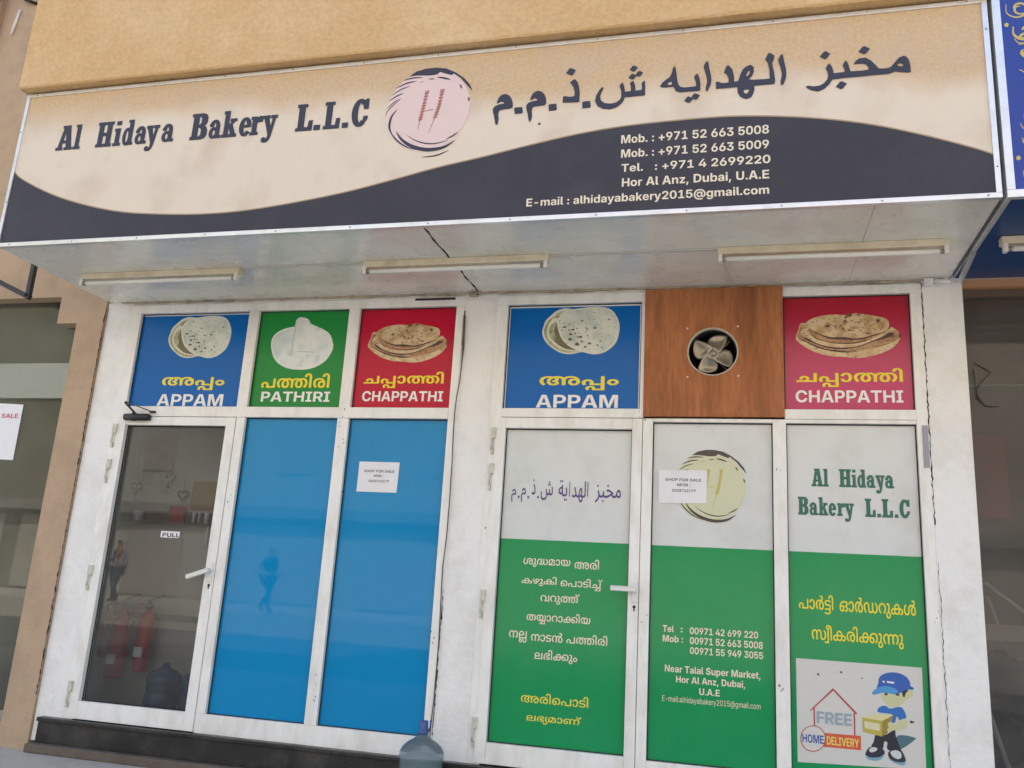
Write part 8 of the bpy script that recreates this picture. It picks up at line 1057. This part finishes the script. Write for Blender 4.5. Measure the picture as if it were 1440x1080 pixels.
def blade(a0):
    """Broad paddle: one straight leading edge, the other edge rounded, twisted from front to back."""
    out = smooth_loop([(r_ * math.cos(math.radians(t_)), r_ * math.sin(math.radians(t_))) for r_, t_ in
                       [(.16, 95), (.26, 113), (.42, 116), (.56, 113), (.70, 103), (.79, 88), (.87, 70), (.925, 57), (.94, 49.5), (.72, 42), (.50, 31), (.34, 14), (.22, 0)]], 2)
    bm = bmesh.new(); rings = []
    cx, cz = .48 * math.cos(math.radians(75)), .48 * math.sin(math.radians(75))
    for s_ in (1, .8, .6, .4, .2):
        row = []
        for px_, pz_ in out:
            x_, z_ = cx + (px_ - cx) * s_, cz + (pz_ - cz) * s_
            ang = math.degrees(math.atan2(z_, x_)); r_ = math.hypot(x_, z_)
            yy = -.012 + .042 * max(0, min(1, (ang - 10) / 105)) * min(1, r_ * 1.6) + .006 * math.cos(s_ * 3)
            ca, sa = math.cos(a0), math.sin(a0)
            row.append(bm.verts.new((FX + FR * (x_ * ca - z_ * sa), yy + .012, FZ + FR * (x_ * sa + z_ * ca))))
        rings.append(row)
    for A, C in zip(rings, rings[1:]):
        n_ = len(A)
        for k in range(n_): bm.faces.new((A[k], A[(k + 1) % n_], C[(k + 1) % n_], C[k])).smooth = True
    bm.faces.new(rings[-1])
    bmesh.ops.recalc_face_normals(bm, faces=bm.faces[:])
    bmesh.ops.solidify(bm, geom=bm.faces[:], thickness=.0015)
    me = bpy.data.meshes.new('blade'); bm.to_mesh(me); bm.free()
    return link('blade', me, STEEL, fan)
for k in range(4): blade(math.radians(90 * k))
B().lathe(FX, FZ, [(.042, .03), (.043, .004), (.038, -.002), (.028, -.003), (.024, .004), (.020, .004), (.014, -.004), (.0005, -.007)], 24, 'y').link('hub', STEEL, fan)
for a in (45, 135, 225, 315):
    ca, sa = math.cos(math.radians(a)), math.sin(math.radians(a))
    B().bar((FX, .09, FZ), (FX + FR * .97 * ca, .09, FZ + FR * .97 * sa), .012, .012).link('motor_stay', STEEL, fan)
B().lathe(FX, FZ, [(.05, .125), (.05, .06), (.03, .045)], 20, 'y').link('motor', STEEL, fan)

# ------------------------------------------------------------------ the big shop sign
SX0, SX1, SZ0, SZ1, SY = -2.745, 3.030, 3.146, 4.222, -1.087
sign = thing('shop_sign', 'long cream and navy bakery sign in English and Arabic over the shopfront', 'sign', ((SX0 + SX1) / 2, -.55, SZ0))
face = B().box(SX0 + .004, SX1 - .004, SY - .001, SY + .01, SZ0 + .012, SZ1 - .004).link('sign_face', SIGN_FACE, sign)
wave = [(max(SX0 + .02, min(SX1 - .02, x)), z) for x, z in WAVE]
wl = smooth_line(wave, 4)
B().flat([wl + [(SX1 - .02, SZ0 + .02), (SX0 + .02, SZ0 + .02)]], SY - .0018).link('print_wave', NAVY, face, 'navy wave along the lower edge')
edge = [(x, z + .004) for x, z in wl] + [(x, z - .004) for x, z in wl][::-1]
B().flat([edge], SY - .0024).link('print_gold_line', mat('dull_gold_print', lin(168, 146, 112), .5), face)
slab_lines('sign_name', SY - .003, NAVY_LOGO, face)
b = B(); n = 0
for sm, cs in SIGN_ARABIC:
    for sx_, sz_ in ((-.0032, -.0012), (.0032, .0012)):      # bold weight
        b.flat([[(p[0] + sx_, p[1] + sz_) for p in (smooth_loop(c, 2) if sm else c)] for c in cs], SY - .003 - n * .00002); n += 1
b.link('lettering', NAVY_LOGO, face, kind='stuff')
lines_of('sign_contact', SY - .0035, CREAM_INK, face)
PINKD = mat('pink_print', lin(226, 200, 196), .5, dirt=lin(222, 206, 186), dirt_scale=5, dirt_amt=.5)
logo(.103, 3.862, .268, SY - .0022, face, NAVY_LOGO, PINKD, mat('rust_print', lin(168, 106, 92), .5))
# aluminium angle round the face and soffit
for (x0, x1, z0, z1) in ((SX0, SX1, SZ1 - .022, SZ1), (SX0, SX1, SZ0 - .010, SZ0 + .016), (SX0, SX0 + .022, SZ0 + .0165, SZ1 - .0225), (SX1 - .026, SX1, SZ0 + .0165, SZ1 - .0225)):
    B().box(x0, x1, SY - .010, SY + .02, z0, z1, .002).link('trim', TRIM, sign)
rv = []
for i in range(13): rv += [(SX0 + .08 + i * .467, SZ1 - .010), (SX0 + .11 + i * .467, SZ0 + .003)]
for i in range(2): rv += [(SX0 + .011, SZ0 + .3 + i * .5), (SX1 - .013, SZ0 + .15 + i * .75)]
for x, z in rv:
    B().lathe(x, z, [(.005, SY - .0102), (.004, SY - .0130), (.0001, SY - .0138)], 8, 'y').link('rivet', STEEL, sign)
B().box(SX0, SX0 + .006, SY + .02, -.0215, SZ0, SZ1).link('side_panel', SOFFIT, sign); B().box(SX1 - .006, SX1, SY + .02, -.0005, SZ0, SZ1).link('side_panel', SOFFIT, sign)
B().box(SX0, SX1, SY + .02, .0, SZ1 - .006, SZ1 - .001).link('top_sheet', SOFFIT, sign)
# soffit sheets with a torn dark joint between the first two
jx = [(.122 + .021 * t + .004 * math.sin(t * 23), SY + .02 + t * (-SY - .022)) for t in [i / 16 for i in range(17)]]
def sheet(left_edge, right_edge, z=SZ0):
    bm = bmesh.new()
    a = [bm.verts.new((x, y, z)) for x, y in left_edge]; c = [bm.verts.new((x, y, z)) for x, y in right_edge]
    for i in range(len(a) - 1): bm.faces.new((a[i], a[i + 1], c[i + 1], c[i]))
    r = bmesh.ops.extrude_face_region(bm, geom=bm.faces[:])
    for v in [g for g in r['geom'] if isinstance(g, bmesh.types.BMVert)]: v.co.z += .004
    bmesh.ops.recalc_face_normals(bm, faces=bm.faces[:])
    me = bpy.data.meshes.new('soffit_sheet'); bm.to_mesh(me); bm.free()
    return link('soffit_sheet', me, SOFFIT, sign)
ys = [y for x, y in jx]
gapw = [.0015 + .006 * abs(math.sin(i * 1.7)) for i in range(17)]
sheet([(SX0 + .006, y) for y in ys], [(x - w, y) for (x, y), w in zip(jx, gapw)])
sheet([(x + w + .003, y) for (x, y), w in zip(jx, gapw)], [(2.4745, y) for y in ys])
sheet([(2.4765, y) for y in ys], [(SX1 - .007, y) for y in ys])
B().box(SX0 + .01, SX1 - .01, SY + .03, -.01, SZ0 + .008, SZ0 + .02).link('soffit_backing', GAP, sign)
# bead of dry filler where the soffit meets the wall
b = B(); rnd = random.Random(2)
pts = [(SX0 + .1 + i * .06, -.006 + rnd.uniform(-.003, .003), SZ0 - .006 + rnd.uniform(-.004, .004)) for i in range(95)]
b.tube(pts, [.006 + rnd.uniform(0, .005) for _ in pts], 6)
b.link('filler_bead', mat('dirty_filler', lin(190, 176, 156), .9, dirt=lin(96, 76, 60), dirt_scale=9, dirt_amt=.8), sign)

# ------------------------------------------------------------------ tube lights and wiring
def tube_light(x0, x1, y, z, label):
    t = thing('tube_light', label, 'light fixture', ((x0 + x1) / 2, y, z), 'unlit tube lights under the sign soffits')
    B().box(x0, x1, y - .028, y + .028, z - .042, z - .001, .004).link('batten', BATTEN, t)
    B().tube([(x0 + .035, y - .022, z - .072), (x1 - .035, y - .022, z - .072)], .0135, 14).link('tube', TUBE, t)
    for x in (x0 + .004, x1 - .026):
        e = B().box(x, x + .022, y - .040, y - .004, z - .090, z - .0425, .004).link('lamp_holder', WHITEPL, t)
    for x in (x0 + .027, x1 - .045):
        B().tube([(x, y - .022, z - .072), (x + .02, y - .022, z - .072)], .0145, 14).link('tube_cap', STEEL, t)
tube_light(-2.515, -1.305, -.566, SZ0, 'unlit white tube light under the left end of the bakery sign')
tube_light(-.425, .748, -.590, SZ0, 'unlit white tube light crossing the torn joint, the middle one under the bakery sign')
tube_light(1.715, 2.900, -.585, SZ0, 'unlit white tube light under the right end of the bakery sign')
WIRE = mat('grey_white_conduit', lin(196, 194, 188), .5)
c1 = B().box(-1.304, -.426, -.600, -.584, SZ0 - .011, SZ0 - .0005, .002).link('cable_trunking', WIRE); tag(c1, 'thin white cable trunking between the left and middle tube lights', 'cable trunking')
c2 = B().box(.749, 1.714, -.604, -.588, SZ0 - .011, SZ0 - .0005, .002).link('cable_trunking', WIRE); tag(c2, 'thin white cable trunking between the middle and right tube lights', 'cable trunking')
jb = thing('junction_clip', 'small metal clip on the wall under the torn soffit joint', 'bracket', (.13, -.02, 3.12))
B().box(.085, .145, -.035, -.002, 3.115, 3.138, .003).link('plate', STEEL, jb); B().tube([(.115, -.04, 3.128), (.18, -.05, 3.134)], .005, 8).link('bolt', STEEL, jb)
jb = thing('junction_clip', 'small white pipe clip at the top of the right column', 'bracket', (2.93, -.02, 3.12))
B().box(2.885, 2.935, -.05, -.013, 3.095, 3.14, .004).link('plate', WHITEPL, jb); B().tube([(2.935, -.035, 3.122), (3.03, -.035, 3.122)], .012, 10).link('pipe_stub', WHITEPL, jb)
cb = B().tube([(1.742, -.585, SZ0 - .02), (1.752, -.35, SZ0 - .008), (1.80, -.06, SZ0 - .008), (1.80, -.012, SZ0 - .03)], .004, 6).link('cable', WIRE); tag(cb, 'thin cable running from the right tube light to the wall', 'cable')

# ------------------------------------------------------------------ bottle on the sidewalk
WB = bpy.data.materials.new('clear_blue_grey_bottle'); WB.use_nodes = True
_b = WB.node_tree.nodes['Principled BSDF']
_b.inputs['Base Color'].default_value = (.44, .53, .58, 1); _b.inputs['Roughness'].default_value = .12
_b.inputs['Transmission Weight'].default_value = .8; _b.inputs['IOR'].default_value = 1.2
bt = jug(.100, -.30, -.012, WB, 'water_bottle', 'large translucent water bottle with a blue cap standing before the middle column', 'water bottle', None, 1., .91)
B().lathe(.100, -.30, [(.027, .395), (.031, .400), (.031, .414), (.026, .418), (.025, .462), (.022, .470), (.0001, .471)], 20).link('cap', mat('blue_cap', lin(58, 82, 138), .35), bt)
B().tube([(.129, -.30, .415), (.140, -.302, .44), (.139, -.302, .475)], .005, 8).link('cap_tab', MATS['blue_cap'], bt)
B().lathe(.100, -.30, [(.108, .006), (.113, .03), (.1135, .20), (.1135, .268), (.0001, .268)], 28).link('water', mat('greenish_water', lin(134, 152, 146), .08), bt)

rc = random.Random(11); pts = [(.052 + .006 * math.sin(i * .7) + (.0 if i > 4 else .01) + rc.uniform(-.002, .002), -.019 - .002 * math.sin(i * 1.3), 2.98 - i * .11) for i in range(25)]
cb = B().tube(pts, [.008 if i < 3 else .0035 for i in range(25)], 6).link('cable', mat('brown_cable', lin(92, 78, 66), .7)); tag(cb, 'thin brown cable hanging down beside the middle column to the bottle', 'cable')

# ------------------------------------------------------------------ neighbour on the left
nl = thing('neighbouring_shop', 'beige rendered shop wall with a stepped window opening left of the bakery', 'building', (-4.2, 0, 0))
b = B()
b.box(-3.005, -2.7665, -.02, .40, 0, 2.987)             # pier
b.box(-3.183, -2.7665, -.02, .40, 2.9875, 3.2)           # step
b.box(-7.5, -2.7665, -.02, .40, 3.2005, 14)
b.box(-7.5, -3.005, -.02, .40, 0, .15); b.box(-7.5, -6.2, -.02, .40, .1505, 3.2)
b.link('wall', BEIGE, nl)
B().box(-7.5, -4.36, -.075, -.0205, 3.6, 14).link('pilaster', BEIGE, nl)
B().box(-6.2, -3.0052, .085, .091, .151, 3.199).link('window_pane', SIDE_GLASS, nl)
B().box(-6.2, -3.0055, .075, .11, .151, .21).link('window_sill', mat('grey_sill', lin(150, 148, 142), .5), nl)
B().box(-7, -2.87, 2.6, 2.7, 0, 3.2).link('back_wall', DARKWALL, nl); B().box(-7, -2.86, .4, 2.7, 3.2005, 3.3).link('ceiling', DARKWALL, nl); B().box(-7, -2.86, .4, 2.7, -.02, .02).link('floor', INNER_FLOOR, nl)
sl = B().flat([[(-3.78, 1.962), (-3.437, 1.951), (-3.441, 2.378), (-3.78, 2.392)]], .0835).link('print_notice', P_WHITE); sl.name = 'notice'
tag(sl, 'white sheet with red SALE lettering on the neighbouring window at the left edge', 'notice', 'shop for sale notices')
RED_INK = mat('red_ink', lin(196, 60, 84), .5)
lines_of('sale', .0828, RED_INK, sl)
B().tube([(-3.655, .0826, 2.262), (-3.63, .0826, 2.245), (-3.632, .0826, 2.225), (-3.66, .0826, 2.215)], .003, 5).link('lettering', GREY_INK, sl)
B().tube([(-3.645 + .012 * math.sin(t * .785), .0826, 2.155 + .018 * math.cos(t * .39)) for t in range(17)], .003, 5).link('lettering', RED_INK, sl)
br = thing('wall_bracket', 'black square tube bracket bent at a right angle over the left window', 'bracket', (-3.3, -.2, 3.2))
B().bar((-3.215, -.30, 3.45), (-3.215, -.30, 3.10), .036, .036, (1, 0, 0), .003).link('upright', BLACKPL, br)
B().bar((-3.197, -.30, 3.095), (-3.9, -.30, 3.40), .036, .036, (0, 1, 0), .003).link('arm', BLACKPL, br)
lampo = thing('wall_lamp', 'dark round lamp high on the beige wall in the top left corner', 'lamp', (-4.42, -.2, 5.95))
B().lathe(-4.42, -.18, [(.0001, .0), (.05, .01), (.09, .05), (.095, .10), (.06, .13)], 20, 'z', 5.88).link('shade', BLACKPL, lampo); B().bar((-4.42, -.18, 5.98), (-4.42, -.07, 5.98), .03, .03).link('arm', BLACKPL, lampo)
cb = B().tube([(-4.24, -.03, 6.3), (-4.20, -.04, 6.02), (-4.12, -.06, 5.93), (-4.02, -.03, 5.90)], .014, 8).link('cable', GASKET); tag(cb, 'black cable looping over the beige wall in the top left corner', 'cable')
cb = B().tube([(-4.19, -.028, 5.86), (-4.225, -.028, 5.62)], .012, 8).link('cable', WHITEPL); tag(cb, 'short white cable end on the beige wall in the top left corner', 'cable')

# ------------------------------------------------------------------ neighbour on the right
nr = thing('neighbouring_shop', 'dark shop window with a beige header right of the bakery', 'building', (5, 0, 0))
B().box(3.0955, 8.5, .02, .4, 3.098, 3.145).link('header', mat('brown_header', lin(178, 132, 92), .7), nr)
B().box(3.0955, 8.5, .06, .12, 3.05, 3.0975).link('window_head', mat('brown_frame', lin(92, 76, 66), .6), nr)
B().box(3.1, 8.5, .02, 6, 3.1455, 18).link('upper_wall', BEIGE, nr)
B().box(3.0955, 8.5, -.02, .4, 0, .12).link('plinth', BLACK_STONE, nr)
B().box(3.0955, 8.5, .10, .106, .121, 3.05).link('window_pane', RIGHT_GLASS, nr)
# the room behind it
B().box(2.95, 9, 2.52, 2.6, 0, 3.127).link('back_wall', mat('grey_green_wall', lin(126, 126, 122), .9), nr)
B().box(2.95, 9, 2.505, 2.6, 3.1275, 3.224).link('green_beam', mat('mint_paint', lin(170, 206, 180), .7), nr)
B().box(2.95, 9, 2.52, 2.6, 3.2245, 3.452).link('upper_back_wall', mat('grey_wall', lin(150, 146, 142), .9), nr)
B().box(2.95, 9, .41, 2.6, 3.453, 3.5).link('ceiling', mat('grey_ceiling', lin(120, 116, 108), .9), nr)
B().box(2.95, 9, .41, 2.6, -.02, .02).link('floor', INNER_FLOOR, nr)
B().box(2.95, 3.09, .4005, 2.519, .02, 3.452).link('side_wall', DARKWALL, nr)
cfx = B().lathe(3.72, 1.3, [(.12, 0), (.13, -.03), (.08, -.06), (.0001, -.065)], 24, 'z', 3.452).link('ceiling_lamp', mat('dull_lamp', lin(150, 146, 136), .5)); tag(cfx, 'round unlit lamp on the ceiling inside the right shop', 'lamp')
pk = thing('display_panel', 'dusky pink board leaning against the back of the right shop', 'board', (4, 2.3, 1.9))
B().box(3.2, 3.93, 2.4, 2.45, 2.02, 2.70).link('board', mat('dusky_pink', lin(176, 118, 124), .8), pk)
PIPE = mat('pale_metal_pipe', lin(196, 198, 200), .35, metal=.3)
JB = 'folded table frames and boxes piled inside the right shop window'
tt = thing('folded_table', 'folded table with pale top and loose metal legs in the right shop window', 'table', (3.3, .5, .02))
for a_, b_, r_ in (((3.20, .35, 1.42), (3.62, .45, 1.10), .012), ((3.22, .40, 1.34), (3.30, .42, 1.08), .008), ((3.10, .30, .95), (3.36, .42, .10), .012),
                   ((3.13, .33, .80), (3.40, .50, .10), .010), ((3.52, .40, 1.0), (3.30, .40, .20), .026), ((3.55, .34, .58), (3.28, .36, .30), .012)):
    B().tube([a_, b_], r_, 8).link('table_leg', PIPE, tt)
B().box(3.16, 3.42, .35, .8, 1.10, 1.19, .004).link('table_top', mat('grey_laminate', lin(170, 168, 158), .5), tt)
for i, (x, y, z, r, q) in enumerate(((3.32, .62, .90, .14, 'upper'), (3.46, .7, .72, .15, 'middle right'), (3.30, .65, .55, .16, 'lower'))):
    bm = bmesh.new(); bmesh.ops.create_icosphere(bm, subdivisions=3, radius=r)
    rd = random.Random(i)
    ph = [rd.uniform(0, 6) for _ in range(6)]
    for v in bm.verts:
        n = v.co.normalized()
        v.co *= 1 + .13 * math.sin(n.x * 6 + ph[0]) * math.sin(n.z * 7 + ph[1]) + .07 * math.sin(n.y * 13 + ph[2] + n.z * 9)
        v.co += Vector((x, y, z))
    for f in bm.faces: f.smooth = True
    me = bpy.data.meshes.new('black_bag'); bm.to_mesh(me); bm.free()
    o = link('black_bag', me, mat('black_plastic_bag', lin(40, 40, 42), .3)); tag(o, 'crumpled black plastic bag in the right shop window, the ' + q + ' one', 'bag', 'black bags in the right shop window')
pl = B().box(3.15, 3.75, .42, .95, .02, .38, .01).link('crate', mat('dark_crate', lin(70, 66, 62), .7)); tag(pl, 'dark crate under the bags in the right shop window', 'crate')
wr = B().tube([(3.16, .098, 2.66), (3.24, .09, 2.60), (3.17, .09, 2.52), (3.16, .09, 2.46), (3.20, .09, 2.40), (3.27, .09, 2.40)], .0025, 5).tube([(3.15, .09, 2.62), (3.16, .09, 2.45), (3.21, .09, 2.395)], .002, 5).link('loose_wire', BLACKPL); tag(wr, 'thin dark wire dangling behind the right shop window', 'wire')

# blue neighbouring sign
NS = thing('neighbouring_sign', 'deep blue sign with gold scrollwork at the right edge', 'sign', (5, -.5, SZ0))
NAVYB = mat('royal_blue_print', lin(34, 62, 152), .4, dirt=lin(28, 50, 130), dirt_scale=2, dirt_amt=.5)
nf = B().box(3.062, 8.3, SY - .001, SY + .01, SZ0 + .012, 4.5).link('sign_face', NAVYB, NS)
for (x0, x1, z0, z1) in ((3.050, 3.087, SZ0 + .0275, 4.5), (3.050, 8.3, SZ0 - .012, SZ0 + .027)):
    B().box(x0, x1, SY - .010, SY + .02, z0, z1, .002).link('trim', TRIM, NS)
B().box(3.052, 3.058, SY + .02, -.001, SZ0, 4.5).link('side_panel', TRIM, NS)
B().box(3.072, 8.3, SY + .02, .0, SZ0 + .0005, SZ0 + .005).link('soffit_sheet', mat('blue_soffit', lin(22, 66, 116), .35, dirt=lin(18, 50, 92), dirt_scale=2, dirt_amt=.4), NS)
B().box(3.0585, 3.0715, SY + .021, -.42, SZ0 - .012, SZ0 + .004).link('soffit_trim', TRIM, NS)
B().bar((3.066, -.40, SZ0 - .004), (3.082, -.02, SZ0 - .03), .03, .006).link('loose_trim', TRIM, NS)
GOLD = mat('gold_print', lin(196, 178, 96), .45)
def scroll(cx, cz, r, turns, a0, w, flip=1):
    pts = []
    for i in range(26):
        t = i / 25; a = a0 + flip * turns * 2 * math.pi * t; rr = r * (1 - .78 * t)
        pts.append((cx + rr * math.cos(a), cz + rr * math.sin(a)))
    return [(a, b_) for a, b_ in pts]
sy = SY - .0018; n = 0
def gold(pts, w):
    global n
    c = taper_line(pts[::3] + [pts[-1]], w, .3)
    B().flat([c], sy - n * .00005).link('print_scroll', GOLD, nf); n += 1
for (cx, cz, r, tu, a0, w, fl_) in ((3.170, 4.150, .062, 1.2, 2.6, .012, 1), (3.175, 4.150, .045, .9, .6, .010, -1), (3.190, 4.02, .058, 1.0, 2.6, .022, 1), (3.180, 3.985, .040, 1.1, 3.2, .014, 1), (3.185, 3.905, .050, 1.1, 2.2, .011, -1), (3.19, 3.83, .045, .8, 3.6, .014, 1), (3.25, 4.08, .06, 1.1, 2.0, .012, 1),
                                   (3.175, 3.515, .042, .9, 3.0, .010, 1), (3.20, 3.56, .05, .7, 3.4, .012, -1), (3.170, 3.43, .035, .9, 2.8, .016, 1), (3.185, 3.25, .062, 1.0, 2.8, .011, 1), (3.26, 3.38, .05, 1.1, 2.9, .012, 1)):
    gold(scroll(cx, cz, r, tu, a0, w, fl_), w)
for cx, cz in ((3.111, 4.063), (3.112, 3.337), (3.17, 3.895)):
    B().flat([ell(cx, cz, .010, .012, 14)], sy - n * .00005).link('print_dot', GOLD, nf); n += 1
tube_light(3.150, 4.35, -.585, SZ0, 'unlit tube light under the blue neighbouring sign')

# ------------------------------------------------------------------ across the street (seen in reflections, sends sunlight back)
FARW = mat('sunlit_cream_wall', lin(164, 162, 148), .9, grain=.1, grain_scale=3)
FARD = mat('far_shop_dark', lin(130, 120, 112), .8)
WIN = mat('far_window_glass', lin(160, 152, 138), .5)
for bi, (x0, x1, h, lab, hue) in enumerate(((-46, -22, 22, 'tall olive building with one pale band across the street', mat('olive_facade', lin(112, 108, 90), .8)), (-21.6, -5, 16, 'cream four-storey building across the street', FARW), (-4.6, 12, 15, 'pale pinkish building across the street', mat('sunlit_pink_wall', lin(176, 160, 148), .9)), (12.4, 40, 15, 'cream building across the street, far right', FARW))):
    t = thing('far_building', lab, 'building', ((x0 + x1) / 2, -24, .4))
    B().box(x0, x1, -34, -24, .4, h).link('wall', hue, t)
    B().box(x0 + .2, x1 - .2, -23.99, -23.5, 3.5, 3.9).link('canopy', FARD, t)
    k = x0 + .8
    while k + 3 < x1:
        B().box(k, k + 2.4, -24.02, -23.95, .5, 3.3).link('shop_window', WIN, t); k += 3.2
    if bi == 0:
        B().box(x0, x1 + .02, -24.05, -23.9, 8.1, 9.6).link('pale_band', mat('pale_cladding', lin(226, 230, 226), .8), t); continue
    z = 5.2
    while z + 1.5 < h:
        k = x0 + 1
        while k + 1.6 < x1:
            B().box(k, k + 1.3, -24.03, -23.96, z, z + 1.4).link('window', WIN, t); k += 2.9
        z += 3

def person(x, y, z, facing, stride, label, top, legs, group):
    """Walking adult grown from a joint skeleton; clothes are separate shells of the same skeleton."""
    J = {'pelvis': (0, 0, .93, .15, .12), 'waist': (0, 0, 1.08, .14, .11), 'chest': (.01, 0, 1.30, .17, .12), 'neckb': (.01, 0, 1.46, .07, .07), 'neck': (.02, 0, 1.53, .055, .055), 'head': (.035, 0, 1.63, .095, .08), 'crown': (.03, 0, 1.72, .07, .06),
         'shL': (.0, .19, 1.42, .06, .06), 'elL': (-.10, .25, 1.16, .045, .045), 'wrL': (.02, .25, .92, .032, .032), 'haL': (.06, .25, .84, .036, .028),
         'shR': (.0, -.19, 1.42, .06, .06), 'elR': (.04, -.25, 1.14, .045, .045), 'wrR': (.22, -.22, .98, .032, .032), 'haR': (.29, -.20, .95, .036, .028),
         'hipL': (0, .10, .88, .10, .10), 'knL': (.10 + stride, .10, .50, .062, .062), 'anL': (.06 + stride * 1.6, .10, .09, .042, .042), 'toL': (.23 + stride * 1.6, .10, .045, .04, .035),
         'hipR': (0, -.10, .88, .10, .10), 'knR': (.02 - stride * .4, -.10, .50, .062, .062), 'anR': (-.22 - stride, -.10, .14, .042, .042), 'toR': (-.08 - stride, -.10, .05, .04, .035)}
    E = [('pelvis', 'waist'), ('waist', 'chest'), ('chest', 'neckb'), ('neckb', 'neck'), ('neck', 'head'), ('head', 'crown'), ('chest', 'shL'), ('shL', 'elL'), ('elL', 'wrL'), ('wrL', 'haL'), ('chest', 'shR'), ('shR', 'elR'), ('elR', 'wrR'), ('wrR', 'haR'),
         ('pelvis', 'hipL'), ('hipL', 'knL'), ('knL', 'anL'), ('anL', 'toL'), ('pelvis', 'hipR'), ('hipR', 'knR'), ('knR', 'anR'), ('anR', 'toR')]
    def skin(keys, grow, name, m, parent):
        ks = [k for k in J if k in keys]
        me = bpy.data.meshes.new(name)
        me.from_pydata([J[k][:3] for k in ks], [(ks.index(a), ks.index(b_)) for a, b_ in E if a in ks and b_ in ks], [])
        o = bpy.data.objects.new(name, me); COL.objects.link(o)
        md = o.modifiers.new('skin', 'SKIN'); md.use_smooth_shade = True
        for i, k in enumerate(ks):
            me.skin_vertices[0].data[i].radius = (J[k][3] * grow, J[k][4] * grow)
            me.skin_vertices[0].data[i].use_root = (k == ks[0])
        s = o.modifiers.new('sub', 'SUBSURF'); s.levels = 2; s.render_levels = 2
        me.materials.append(m); o.parent = parent
        return o
    SKIN = mat('brown_skin', lin(150, 104, 78), .55)
    root = bpy.data.objects.new('person', None); COL.objects.link(root); root.location = (x, y, z); root.rotation_euler = (0, 0, facing)
    root['label'] = label; root['category'] = 'person'; root['group'] = group
    skin(J.keys(), 1, 'body', SKIN, root)
    skin(('waist', 'chest', 'neckb', 'pelvis', 'shL', 'elL', 'shR', 'elR'), 1.14, 'shirt', top, root)
    skin(('pelvis', 'hipL', 'knL', 'anL', 'hipR', 'knR', 'anR'), 1.18, 'trousers', legs, root)
    skin(('anL', 'toL'), 1.25, 'shoe', BLACKPL, root); skin(('anR', 'toR'), 1.25, 'shoe', BLACKPL, root)
    skin(('head', 'crown'), 1.08, 'hair', mat('black_hair', lin(24, 20, 18), .5), root)
person(-10.15, -16.0, .41, 0.15, .06, 'person in dark clothes walking across the street, mirrored in the tall blue pane', mat('dark_shirt', lin(52, 54, 62), .8), mat('dark_trousers', lin(40, 42, 50), .8), 'people walking across the street')
person(-15.0, -16.2, .41, 3.3, .05, 'person in a grey shirt walking across the street, mirrored in the glazed door', mat('grey_shirt', lin(150, 152, 160), .8), mat('blue_grey_trousers', lin(66, 72, 86), .8), 'people walking across the street')
